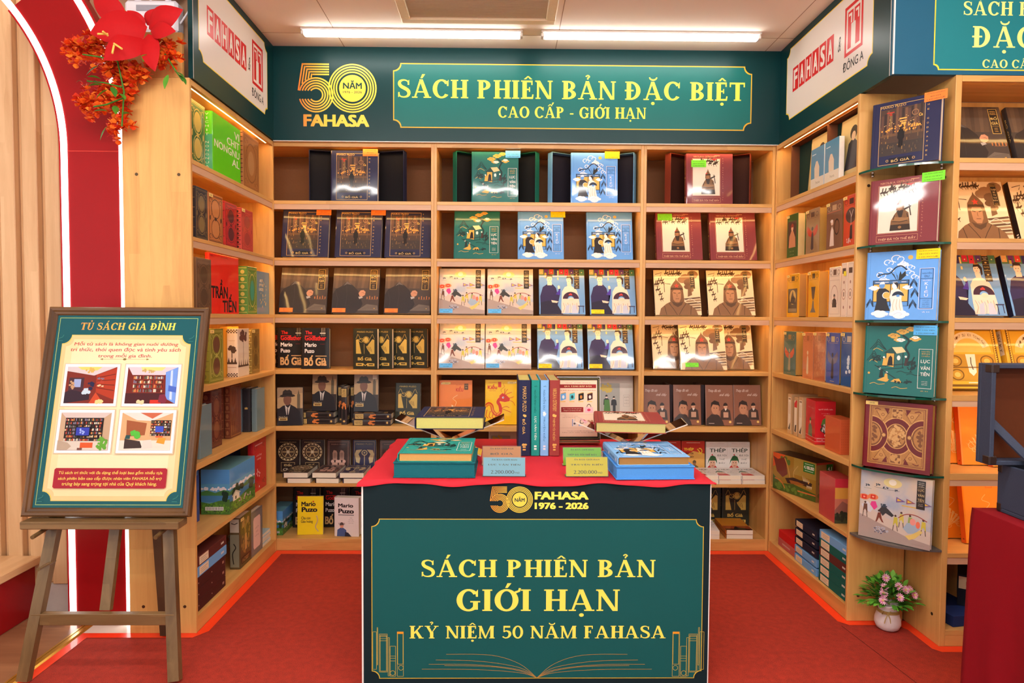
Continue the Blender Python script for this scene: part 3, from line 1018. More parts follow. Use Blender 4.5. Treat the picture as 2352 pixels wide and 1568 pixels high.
def faces_art(mb, K, mk):
    w, h, t = K['w'], K['h'], K['t']
    if K.get('front'): K['front'](Art(mb, (-w / 2, 0, 0), (1, 0, 0), (0, 0, 1), w, h, mk))
    if K.get('spine'): K['spine'](Art(mb, (-w / 2 - (.0028 if not K['box'] else 0), t, 0), (0, -1, 0), (0, 0, 1), t, h, mk))
    if K.get('side'): K['side'](Art(mb, (w / 2, 0, 0), (0, 1, 0), (0, 0, 1), t, h, mk))
    if K.get('top'): K['top'](Art(mb, (-w / 2, 0, h), (1, 0, 0), (0, 1, 0), w, t, mk))

def make_proto(K):
    w, h, t, mk = K['w'], K['h'], K['t'], K['mk']
    root = bpy.data.objects.new(K['name'], None)
    root.empty_display_size = .03
    COL.objects.link(root)
    mb = MB()
    C = mk(K['cover']) if isinstance(K['cover'], (tuple, str)) else K['cover']
    if K['box']:
        if K.get('body'): K['body'](mb, K, C)
        else: mb.box(-w / 2, 0, 0, w / 2, t, h, C, .0012)
        faces_art(mb, K, mk)
        mb.build('case', root)
        return root
    b, i = K['board'], K['inset']
    mb.box(-w / 2 + .004, 0, 0, w / 2, b, h, C, min(.0006, b * .3))
    mb.box(-w / 2 + .004, t - b, 0, w / 2, t, h, C, min(.0006, b * .3))
    sp = [(-w / 2 + .0045, 0), (-w / 2 - .0012, .06 * t), (-w / 2 - .0026, .3 * t), (-w / 2 - .0026, .7 * t), (-w / 2 - .0012, .94 * t), (-w / 2 + .0045, t), (-w / 2 + .0045, t - b), (-w / 2 + .001, t * .8), (-w / 2 + .001, t * .2), (-w / 2 + .0045, b)]
    mb.prism(sp[::-1], 'z', 0, h, C)
    faces_art(mb, K, mk)
    mb.build('cover', root)
    mb = MB()
    mb.box(-w / 2 + .0045, b, i, w / 2 - i, t - b, h - i, K['pages'])
    mb.build('page_block', root)
    return root

STICK = {}
def sticker_mesh(spec, K):
    """small price label: (colour, u, v, width, height, lines)"""
    key = (spec, K['w'], K['h'])
    if key in STICK: return STICK[key]
    c, u, v, sw, sh, lines = spec
    mb = MB()
    x, z = (u - .5) * K['w'], v * K['h']
    mb.box(x - sw / 2, -.0034, z - sh / 2, x + sw / 2, -.0028, z + sh / 2, paint(c, .5, var=.02), .0002)
    a = Art(mb, (x - sw / 2, -.0034, z - sh / 2), (1, 0, 0), (0, 0, 1), sw, sh, ink)
    n = len(lines)
    for i, s in enumerate(lines):
        a.text(s, .5, 1 - (i + .62) / (n + .25), .80 if len(s) > 9 else .45, .5 / n * .8, (60, 50, 40), 'serif' if s[:1].isalpha() else 'sans')
    STICK[key] = mb.mesh('price_sticker')
    return STICK[key]

def book(kind, x, y, z, yaw=0, lean=0, label='', group=None, sticker=None, anchor='c', scale=1.0, cat='book', name=None, roll=0):
    K = KINDS[kind]
    if K['proto'] is None:
        r = K['proto'] = make_proto(K)
    else:
        src = K['proto']
        r = src.copy(); COL.objects.link(r)
        for ch in src.children:
            if ch.name.startswith('price_sticker'): continue
            c = ch.copy(); COL.objects.link(c); c.parent = r
        for k in ('label', 'group', 'category'):
            if k in r: del r[k]
    if name: r.name = name
    off = {'c': 0, 'l': K['w'] / 2, 'r': -K['w'] / 2}[anchor] * scale
    ya, le = math.radians(yaw), math.radians(lean)
    lift = K['t'] * scale * math.sin(le)
    r.rotation_mode = 'QUATERNION'
    R = Matrix.Rotation(ya, 4, 'Z') @ Matrix.Rotation(-le, 4, 'X') @ Matrix.Rotation(math.radians(roll), 4, 'Y')
    r.rotation_quaternion = R.to_quaternion()
    r.location = (x + off * math.cos(ya), y + off * math.sin(ya), z + lift + .0006)
    r.scale = (scale,) * 3
    tag(r, label, cat, group)
    if sticker:
        o = bpy.data.objects.new('price_sticker', sticker_mesh(sticker, K))
        COL.objects.link(o); o.parent = r
    return r

LBL = ('ẤN BẢN GIỚI HẠN', 'BỐ GIÀ', '2.400.000VNĐ')
def S_lim(c, u=.84, v=.955, title='BỐ GIÀ', price='2.400.000VNĐ'): return (c, u, v, .088, .042, ('ẤN BẢN GIỚI HẠN', title, price))
def S_std(c, u=.16, v=.06, title='BỐ GIÀ'): return (c, u, v, .078, .026, (title, '450.000'))
TAG_Y = (246, 214, 130)
def S_tag(u=.12, v=.95, w_=.034, h_=.014): return (TAG_Y, u, v, w_, h_, ('1.200.000',))

GOLDC, CREAM, INK = (222, 178, 92), (240, 226, 204), (26, 28, 36)
# ---- limited editions -----------------------------------------------------------
def art_city(a):
    r = random.Random(3)
    a.rect(.045, 0, .05, 1, (18, 20, 46))
    a.frame(.115, .03, .78, .945, .006, GOLDC)
    a.rect(.13, .17, .765, .885, (74, 56, 46)); a.rect(.13, .46, .765, .62, (104, 74, 50)); a.rect(.13, .17, .765, .36, (58, 50, 46))
    for k in range(14):
        x = .14 + k * .044
        hh = .25 + r.random() * .18
        a.rect(x, .5, x + .03 + r.random() * .012, .5 + hh, ((90, 62, 52), (52, 40, 40), (112, 78, 58))[k % 3])
    for x in (.27, .29): a.rect(x, .55, x + .01, .83, (150, 120, 70))
    a.rect(.22, .82, .33, .835, (190, 52, 34)); a.rect(.26, .78, .30, .81, (170, 50, 34))
    a.blobs(.45, .56, .3, .05, 46, .013, (236, 158, 62), 1, .9)
    a.blobs(.45, .64, .26, .12, 34, .007, (222, 176, 104), 2, .9)
    for (x, y, wd, ht) in ((.42, .66, .1, .018), (.41, .70, .11, .02), (.44, .62, .07, .03)): a.rect(x, y, x + wd, y + ht, (238, 170, 80))
    a.poly([(.55, .64), (.68, .72), (.68, .75), (.55, .67)], (92, 70, 54)); a.ring(.64, .77, .05, .045, .012, (150, 110, 74))
    a.text('Ca', .72, .72, .055, .045, (244, 190, 84), bold=.02)
    for k in range(60):
        x, y = .14 + r.random() * .6, .18 + r.random() * .32
        a.rect(x, y, x + .004 + r.random() * .012, y + .012 + r.random() * .05, ((108, 84, 58), (74, 66, 56), (150, 112, 62), (58, 54, 52))[k % 4])
    a.oval(.44, .565, .018, .02, (22, 18, 20))
    a.poly([(.395, .50), (.41, .54), (.44, .56), (.475, .54), (.49, .50), (.495, .42), (.475, .39), (.475, .30), (.445, .27), (.442, .38), (.438, .27), (.408, .28), (.412, .39), (.39, .42)], (22, 18, 20))
    a.text('MARIO PUZO', .315, .917, .37, .036, GOLDC)
    a.rect(.28, .05, .62, .125, (12, 14, 34))
    a.text('BỐ GIÀ', .45, .088, .27, .055, (232, 196, 120))
    a.ring(.255, .088, .02, .018, .006, GOLDC); a.ring(.645, .088, .02, .018, .006, GOLDC)
    for k, ch in enumerate('THE GODFATHER'):
        if ch != ' ': a.text(ch, .825, .91 - k * .068, .026, .024, GOLDC)
def spine_navy(a):
    a.text('MARIO PUZO', .5, .75, .30, .33, GOLDC, rot=1)
    a.blobs(.5, .53, .12, .012, 9, .07, GOLDC, 4, .12)
    a.text('BỐ GIÀ', .5, .385, .30, .20, GOLDC, rot=1, bold=.01)
    for v in (.07, .105): a.rect(.38, v, .62, v + .02, GOLDC)
    a.blobs(.5, .15, .14, .012, 6, .09, GOLDC, 5, .12)

def pine(a, x, y, c, trunk):
    a.line([(x, y - .34), (x + .02, y - .25), (x - .03, y - .15), (x + .01, y - .05), (x - .08, y + .03)], .03, trunk, True)
    a.line([(x, y - .08), (x + .08, y - .02)], .016, trunk)
    for dx, dy, s in ((-.2, .02, .1), (-.08, .08, .1), (.04, .12, .085), (.1, -.02, .09), (-.14, -.04, .07)): a.cloud(x + dx, y + dy, s, c, trunk)
def art_teal(a):
    W_, DK, GD = (236, 232, 222), (12, 44, 44), (216, 168, 74)
    a.rect(.045, 0, .05, 1, (14, 84, 80))
    pine(a, .62, .84, GD, DK)
    a.cloud(.52, .80, .07, W_, DK); a.cloud(.72, .84, .06, W_, DK)
    for px, py, s in ((.2, .70, .12), (.14, .53, .1)):
        for k in range(3): a.line([(px - s * (1 - .25 * k), py - .05), (px - s * .3, py + .05 - .03 * k), (px, py + .1 - .035 * k), (px + s * .5, py + .02 - .02 * k), (px + s, py - .05)], .009, DK, True)
        a.line([(px - s * .6, py - .06), (px - .02, py - .03), (px + s * .6, py - .07)], .008, GD, True)
    a.blobs(.2, .52, .09, .05, 18, .018, DK, 7, .6)
    # litter carried by bearers
    a.poly([(.32, .42), (.44, .40), (.44, .60), (.32, .62)], GD); a.poly([(.44, .40), (.56, .44), (.56, .62), (.44, .60)], (40, 96, 92))
    a.poly([(.28, .60), (.40, .69), (.47, .60)], (30, 70, 66)); a.poly([(.40, .69), (.54, .70), (.60, .63), (.47, .60)], (226, 206, 150))
    a.poly([(.34, .43), (.36, .54), (.385, .57), (.41, .54), (.42, .42)], (28, 22, 22))
    a.oval(.50, .54, .025, .035, W_)
    for u in (.32, .44, .56): a.line([(u, .40), (u, .62)], .010, DK)
    a.line([(.2, .40), (.62, .46)], .012, DK); a.line([(.26, .36), (.58, .40)], .01, DK)
    for (u, v) in ((.29, .54), (.60, .56), (.24, .37), (.34, .32)): a.oval(u, v, .016, .015, W_)
    for (u, v, c) in ((.30, .48, GD), (.61, .49, (60, 40, 40)), (.26, .30, DK), (.33, .25, GD)): a.poly([(u - .03, v - .06), (u + .035, v - .06), (u + .02, v + .05), (u - .015, v + .05)], c)
    a.line([(.16, .42), (.5, .22)], .012, DK)
    a.poly([(.20, .20), (.34, .18), (.38, .22), (.30, .25)], GD); a.poly([(.40, .19), (.56, .18), (.52, .24), (.45, .23)], GD)
    a.blobs(.64, .2, .06, .03, 14, .016, DK, 9, .6); a.blobs(.5, .19, .06, .02, 9, .014, DK, 10, .6)
    a.oval(.08, .30, .018, .017, GD)
    for y_, x_ in ((.14, .1), (.1, .42), (.33, .48), (.30, .62)): a.line([(x_, y_), (x_ + .06, y_ + .02), (x_ + .13, y_), (x_ + .22, y_ + .012)], .008, GD if y_ < .2 else DK, True)
    a.blobs(.68, .44, .055, .09, 30, .018, DK, 11, .7)
    a.line([(.72, .56), (.68, .48), (.70, .38)], .02, DK)
    a.frame(.775, .12, .965, .68, .006, W_)
    a.lines(['NGUYỄN', 'ĐÌNH', 'CHIỂU'], .87, .645, .11, .022, .032, GD)
    a.lines(['LỤC', 'VÂN', 'TIÊN'], .87, .50, .125, .06, .085, W_, bold=.01)
    a.lines(['minh họa', 'truyện', 'thơ'], .87, .22, .08, .012, .022, W_)
    a.lines(['vh ▪▪'], .87, .085, .1, .018, .03, GD)
def spine_teal(a):
    a.text('vh', .5, .92, .3, .02, (10, 50, 50))
    a.text('NGUYỄN ĐÌNH CHIỂU', .5, .72, .30, .30, (10, 54, 52), rot=1)
    a.text('LỤC VÂN TIÊN', .5, .365, .34, .31, (236, 236, 226), rot=1)
    for v in (.08, .115): a.rect(.36, v, .64, v + .022, (236, 236, 226))

def art_blue(a):
    W_, DK, GD = (240, 240, 242), (28, 44, 66), (226, 178, 84)
    a.rect(.045, 0, .05, 1, (76, 138, 206))
    a.oval(.62, .90, .035, .03, GD)
    for (u, v, s) in ((.42, .89, .13), (.3, .84, .1), (.52, .81, .09), (.2, .66, .1), (.33, .73, .08), (.6, .68, .1), (.68, .62, .08), (.25, .57, .12), (.62, .76, .08)):
        a.ring(u, v, s * .55, s * .42, .014, W_, .1 * PI, 1.5 * PI); a.ring(u + s * .5, v - .01, s * .38, s * .3, .012, W_, -.4 * PI, 1.1 * PI)
    a.cloud(.52, .80, .09, W_, (150, 190, 236)); a.cloud(.27, .56, .11, W_)
    a.line([(.16, .64), (.24, .67), (.34, .68), (.42, .76), (.5, .78), (.58, .72)], .02, DK, True); a.line([(.2, .66), (.17, .69)], .01, DK)
    for dx in (-.12, -.05, .03, .1): a.poly([(.46, .54), (.46 + dx * .5, .66), (.46 + dx, .71), (.46 + dx * .8 + .03, .64)], (34, 38, 40))
    a.rect(.10, .20, .62, .58, DK); a.rect(.115, .53, .605, .57, (64, 110, 160))
    for k in range(4):
        x = .115 + k * .125
        a.rect(x, .27, x + .113, .52, GD); a.rect(x, .205, x + .113, .26, (92, 150, 214)); a.line([(x + .02, .55), (x + .09, .55)], .008, W_)
    a.cloud(.12, .47, .09, W_); a.cloud(.6, .47, .08, W_)
    for (u, v) in ((.68, .52), (.7, .38), (.07, .24), (.68, .22)):
        for k in range(3): a.line([(u - .05, v - .06 + .02 * k), (u, v + .03 + .02 * k), (u + .05, v - .05 + .02 * k)], .012, DK)
    # a couple standing in long robes
    a.oval(.235, .505, .042, .045, (96, 150, 212)); a.poly([(.195, .52), (.215, .555), (.26, .56), (.278, .525)], W_)
    a.poly([(.16, .40), (.195, .46), (.285, .46), (.345, .42), (.335, .37), (.30, .34), (.33, .22), (.37, .13), (.14, .13), (.165, .26)], (34, 32, 38))
    a.ring(.30, .36, .055, .05, .02, W_); a.oval(.305, .36, .05, .045, GD)
    a.oval(.42, .495, .04, .05, W_); a.poly([(.40, .54), (.45, .55), (.475, .51), (.46, .45), (.44, .50)], (34, 34, 44))
    a.poly([(.37, .43), (.41, .455), (.47, .45), (.53, .40), (.52, .30), (.55, .16), (.57, .09), (.36, .09), (.38, .22), (.35, .33)], (238, 232, 222))
    for k in range(3): a.line([(.42 + .04 * k, .30), (.40 + .05 * k, .2), (.43 + .05 * k, .1)], .008, (206, 186, 150), True)
    a.polys([[(.47, .365)] + ellipse(.47, .345, .085, .07, 12, 0, PI)], DK); a.oval(.47, .35, .025, .018, (92, 150, 214))
    a.cloud(.22, .09, .14, W_); a.cloud(.5, .085, .16, W_, (200, 210, 226)); a.ring(.36, .045, .08, .02, .012, W_, 0, PI)
    a.frame(.755, .155, .955, .735, .006, W_); a.frame(.77, .165, .94, .725, .006, (30, 66, 116))
    a.rect(.775, .585, .935, .59, (30, 66, 116)); a.rect(.775, .305, .935, .31, (30, 66, 116))
    a.lines(['NGUYỄN', 'DU'], .855, .665, [.13, .06], .028, .045, (40, 74, 124))
    a.text('TRUYỆN', .855, .56, .11, .02, W_)
    for k, ch in enumerate('KIỀU'): a.text(ch, .855, .515 - k * .055, .05 if ch != 'I' else .012, .042, W_)
    a.lines(['minh họa', 'truyện', 'thơ nôm', 'khổ lớn'], .855, .28, .09, .014, .027, (30, 66, 116))
    a.text('vh ▪▪', .86, .115, .1, .02, W_)
def spine_blue(a):
    a.text('vh', .5, .92, .3, .02, (34, 70, 124))
    a.text('NGUYỄN DU', .5, .74, .32, .26, (34, 80, 144), rot=1)
    a.blobs(.5, .56, .18, .025, 12, .08, (240, 240, 240), 3, .12)
    a.text('TRUYỆN KIỀU', .5, .355, .34, .32, (34, 80, 144), rot=1)
    for v in (.08, .115): a.rect(.36, v, .64, v + .022, (230, 226, 236))

def soldier(a, cx, cy, s, c=(120, 84, 50), d=(50, 36, 26)):
    """three-quarter figure in a greatcoat and pointed cap, arms folded over a rifle"""
    def P(ps): return [(cx + u * s, cy + v * s * a.w / a.h) for u, v in ps]
    a.poly(P([(-.55, -1.0), (-.5, -.35), (-.3, .05), (-.12, .3), (.25, .3), (.48, .1), (.55, -.3), (.62, -1.0)]), c)
    a.poly(P([(-.2, .28), (.2, .28), (.12, -.15), (-.05, -.2)]), d)
    a.poly(P([(-.22, .3), (-.2, .62), (-.03, .98), (.0, 1.12), (.05, .95), (.22, .62), (.24, .3)]), c)
    a.poly(P([(-.15, .33), (-.14, .58), (.1, .62), (.12, .35), (-.02, .25)]), (158, 108, 70))
    a.poly(P([(-.2, .55), (-.2, .65), (.22, .68), (.22, .57)]), d)
    a.poly(P([(-.21, .66), (-.1, .80), (-.06, .66)]), (206, 50, 40))
    a.poly(P([(.18, .36), (.62, .55), (.6, .45), (.26, .26)]), d)
    a.line(P([(.5, .62), (.62, -.1)]), .016, d)
    a.poly(P([(-.5, -.35), (-.3, -.12), (.3, -.22), (.52, -.2), (.46, -.42), (-.1, -.48)]), (148, 106, 64))
    a.line(P([(-.42, -.4), (0, -.46), (.45, -.4)]), .012, d); a.line(P([(-.3, 0), (-.36, -.3)]), .012, d); a.line(P([(.4, .05), (.46, -.2)]), .012, d)
    a.poly(P([(-.52, -.62), (.58, -.62), (.62, -1.0), (-.55, -1.0)]), d)
    a.oval(cx + .02 * s, cy - .8 * s * a.w / a.h, .1 * s, .08 * s, (148, 106, 64))
def horsemen(a, x0, x1, y0, y1, n, seed, c=(58, 40, 26)):
    r = random.Random(seed)
    for k in range(n):
        x = x0 + (x1 - x0) * (k + r.random()) / n; y = y0 + (y1 - y0) * r.random(); s = .05 + .02 * r.random()
        h_ = s * a.w / a.h
        a.poly([(x - s * .7, y), (x - s * .2, y + h_ * .3), (x + s * .4, y + h_ * .3), (x + s * .9, y + h_ * .7), (x + s * .95, y + h_ * .4), (x + s * .5, y - h_ * .2), (x - s * .5, y - h_ * .3)], c)
        a.line([(x, y + h_ * .3), (x + s * .1, y + h_ * 1.1)], .018, c)
        a.oval(x + s * .12, y + h_ * 1.2, s * .18, h_ * .18, (100, 70, 44), 8)
        for q in (-.5, .4): a.line([(x + q * s, y - h_ * .2), (x + (q + .3) * s, y - h_ * .9)], .009, c)
def art_maroon(a):
    a.rect(.045, 0, .05, 1, (96, 36, 44))
    a.frame(.12, .16, .735, .905, .005, (206, 150, 110))
    a.rect(.135, .17, .72, .895, (228, 214, 192))
    horsemen(a, .17, .66, .79, .87, 10, 4); a.poly([(.52, .895), (.66, .895), (.6, .865)], (214, 44, 46))
    soldier(a, .46, .435, .26)
    a.text('NIKOLAI A. OSTROVSKY', .40, .94, .5, .032, (216, 160, 120))
    a.rect(.60, .955, .72, .965, (216, 160, 120))
    a.frame(.12, .035, .735, .13, .005, (206, 150, 110))
    a.text('THÉP ĐÃ TÔI THẾ ĐẤY', .428, .08, .56, .048, (226, 176, 134), bold=.01)
    for k, ch in enumerate('KAK ZAKALYALAS STAL'):
        if ch != ' ': a.text(ch, .785, .90 - k * .045, .02, .018, (212, 150, 116))
def spine_maroon(a):
    a.text('NIKOLAI A. OSTROVSKY', .5, .74, .36, .3, GOLDC, rot=1)
    a.blobs(.5, .535, .12, .012, 5, .12, GOLDC, 2, .12)
    a.text('THÉP ĐÃ TÔI THẾ ĐẤY', .5, .35, .32, .30, GOLDC, rot=1)
    for v in (.07, .105): a.rect(.38, v, .62, v + .02, GOLDC)
    a.blobs(.5, .15, .14, .012, 6, .09, GOLDC, 5, .12)

LW, LH = .275, .300
book_kind('navy', LW, LH, .050, (30, 34, 70), art_city, spine_navy)
book_kind('teal', LW, LH, .034, (18, 104, 98), art_teal, spine_teal)
book_kind('blue', LW, LH, .034, (102, 164, 234), art_blue, spine_blue)
book_kind('maroon', LW, LH, .042, (124, 48, 54), art_maroon, spine_maroon)
# unwrapped copies on the display table; paler covers paint in the overhead light
for k_, pg in (('navy', (206, 196, 112)), ('teal', (204, 158, 90)), ('blue', (160, 118, 62)), ('maroon', (190, 176, 108))):
    K_ = KINDS[k_]
    col = {'navy': (36, 40, 72), 'teal': (34, 146, 136), 'blue': (130, 186, 238), 'maroon': (150, 62, 58)}[k_]
    book_kind(k_ + '_open', K_['w'], K_['h'], K_['t'], col, K_['front'], K_['spine'], paint(pg, .45, var=.06, scale=200), mk=cloth)

# ---- standard editions ---------------------------------------------------------
def art_suit(a):
    a.rect(0, .55, 1, 1, (84, 68, 58))
    for k in range(7): a.poly([(.05 + .14 * k, .55), (.10 + .14 * k, .55), (.13 + .15 * k, 1), (.05 + .15 * k, 1)], ((96, 78, 64), (74, 60, 52))[k % 2])
    a.rect(0, 0, 1, .55, (66, 58, 56))
    a.poly([(0, 0), (0, .4), (.06, .52), (.2, .6), (.27, .68), (.33, .68), (.44, .6), (.54, .5), (.6, .36), (.66, .2), (.6, .08), (.5, 0)], (40, 38, 42))
    a.poly([(.22, .60), (.30, .70), (.40, .62), (.30, .64)], (90, 84, 84))
    a.line([(.29, .63), (.31, .4), (.29, .15)], .006, (54, 52, 56)); a.line([(.06, .5), (.12, .3), (.1, .05)], .006, (54, 52, 56))
    a.poly([(.56, .44), (.60, .50), (.66, .51), (.71, .47), (.70, .40), (.64, .36), (.58, .38)], (188, 136, 108))
    for k in range(3): a.line([(.62 + .02 * k, .45), (.67 + .012 * k, .46 - .02 * k)], .006, (140, 94, 74))
    a.poly([(.56, .36), (.63, .37), (.66, .34), (.58, .31)], (170, 162, 158))
    a.rect(.78, .30, .97, .31, (120, 84, 58))
    for k in range(5): a.rect(.74 + k * .055, .31, .76 + k * .055, .36 + .02 * (k % 2), (172, 108, 64))
    a.poly([(.55, .06), (.75, .20), (.98, .17), (1, .06)], (104, 94, 86))
    for k in range(4): a.line([(.6 + .05 * k, .08 + .02 * k), (.96, .09 + .025 * k)], .004, (70, 62, 56))
    a.rect(.90, .10, .93, .11, GOLDC)
    a.frame(.80, .52, .945, .96, .007, (224, 186, 92))
    a.rect(.807, .53, .938, .95, (44, 38, 36))
    a.lines(['MARIO', 'PUZO'], .872, .915, .09, .022, .034, GOLDC)
    a.rect(.815, .86, .93, .863, GOLDC)
    a.lines(['BỐ', 'GIÀ'], .872, .80, .105, .062, .085, (232, 196, 110))
    a.rect(.815, .655, .93, .658, GOLDC)
    a.lines(['minh', 'họa', 'màu'], .872, .62, .05, .016, .028, GOLDC)
book_kind('suit', LW, .290, .028, (52, 48, 50), art_suit, lambda a: a.text('BỐ GIÀ', .5, .6, .3, .4, GOLDC, rot=1))

def water_mat():
    mt, nt, b = newmat('watercolour_print')
    tex = nt.nodes.new('ShaderNodeTexCoord')
    nz = nt.nodes.new('ShaderNodeTexNoise'); nz.inputs['Scale'].default_value = 9; nz.inputs['Detail'].default_value = 4
    nt.links.new(tex.outputs['Object'], nz.inputs['Vector'])
    rp = nt.nodes.new('ShaderNodeValToRGB')
    e = rp.color_ramp.elements
    e[0].position = .30; e[0].color = lin((146, 168, 194)) + (1,)
    e[1].position = .72; e[1].color = lin((220, 194, 160)) + (1,)
    q = e.new(.5); q.color = lin((196, 190, 186)) + (1,)
    nt.links.new(nz.outputs['Fac'], rp.inputs[0]); nt.links.new(rp.outputs[0], b.inputs['Base Color'])
    b.inputs['Roughness'].default_value = .42; b.inputs['Coat Weight'].default_value = .55; b.inputs['Coat Roughness'].default_value = .06
    return mt
def art_proc(a):
    DK = (46, 54, 62)
    a.poly([(0, 0), (1, 0), (1, .08), (.7, .12), (.45, .2), (.25, .26), (0, .34)], (168, 150, 142))
    a.poly([(0, .34), (.25, .26), (.45, .2), (.7, .12), (1, .08), (1, .26), (.7, .30), (.4, .34), (0, .5)], (206, 190, 176))
    a.oval(.46, .87, .13, .07, (232, 216, 150)); a.oval(.46, .88, .055, .045, (250, 240, 220))
    for (u, v, n) in ((.10, .78, 8), (.25, .81, 8), (.36, .79, 5), (.5, .77, 4)):
        a.blobs(u, v, .04, .018, n, .012, (60, 74, 88), n, .7)
    a.line([(.2, .775), (.4, .762), (.56, .765)], .006, (120, 122, 124)); a.line([(.05, .74), (.16, .735)], .006, (140, 150, 130))
    for (u, v) in ((.06, .60), (.19, .62)):
        a.oval(u, v, .075, .045, (226, 128, 82)); a.rect(u - .035, v - .03, u + .035, v + .03, (206, 44, 38)); a.rect(u - .015, v - .012, u + .015, v + .012, (238, 160, 130))
    a.poly([(.14, .46), (.17, .55), (.23, .56), (.26, .48), (.22, .43)], (222, 66, 140))
    a.poly([(.02, .48), (.12, .54), (.2, .44), (.16, .38), (.06, .42)], (206, 206, 212))
    a.poly([(.28, .44), (.34, .53), (.42, .47), (.5, .40), (.47, .37), (.38, .41), (.34, .36)], (56, 60, 62)); a.blobs(.36, .52, .06, .02, 9, .018, (54, 70, 84), 3, .6)
    a.poly([(.25, .30), (.27, .40), (.31, .41), (.33, .32), (.36, .26), (.33, .27), (.29, .33), (.26, .26), (.24, .26)], (120, 62, 48)); a.oval(.285, .43, .017, .016, (70, 46, 40))
    for (u, v, c) in ((.52, .32, (196, 184, 70)), (.60, .38, (206, 190, 84)), (.72, .36, (150, 168, 92)), (.90, .33, (204, 190, 70)), (.08, .44, (106, 70, 56))):
        a.poly([(u - .03, v - .08), (u - .02, v + .06), (u + .03, v + .06), (u + .04, v - .08), (u, v - .02)], c); a.oval(u, v + .08, .016, .016, (80, 60, 50))
        for q in (-.02, .025): a.line([(u + q, v - .06), (u + q * 1.5, v - .14)], .010, (86, 72, 62))
    a.line([(.56, .38), (.66, .45), (.8, .46), (.95, .40)], .012, (150, 60, 52), True)
    a.poly([(.63, .24), (.68, .33), (.78, .35), (.86, .28), (.80, .20), (.70, .18)], (158, 178, 196)); a.oval(.76, .36, .04, .05, (232, 150, 140)); a.oval(.83, .33, .03, .05, (236, 120, 90))
    a.poly([(.66, .14), (.74, .17), (.86, .26), (.90, .24), (.80, .13), (.72, .09)], (222, 196, 110))
    for (u, c) in ((.58, (120, 90, 150)), (.72, (150, 96, 110)), (.94, (120, 100, 140))):
        a.poly([(u - .06, .60), (u - .06, .68), (u + .07, .63)], c); a.poly([(u - .045, .62), (u - .045, .66), (u + .02, .635)], (228, 186, 64))
    a.line([(.6, .57), (.85, .57)], .014, (222, 182, 70))
    a.blobs(.32, .15, .11, .045, 60, .010, (176, 176, 190), 5, .7); a.blobs(.3, .13, .11, .04, 20, .010, (96, 94, 110), 6, .7)
    a.line([(.74, .04), (.93, .045)], .004, (150, 140, 130))
    a.rect(.795, .56, .91, .97, (48, 46, 44))
    a.lines(['NGUYỄN', 'ĐÌNH', 'CHIỂU'], .852, .945, .075, .016, .026, CREAM)
    a.lines(['LỤC', 'VÂN', 'TIÊN'], .852, .835, .085, .048, .068, (226, 196, 140))
    a.lines(['minh họa', 'màu'], .852, .635, .06, .012, .022, CREAM)
    for v in (.875, .665): a.rect(.80, v, .905, v + .003, (190, 170, 130))
book_kind('proc', LW, .290, .028, water_mat(), art_proc)

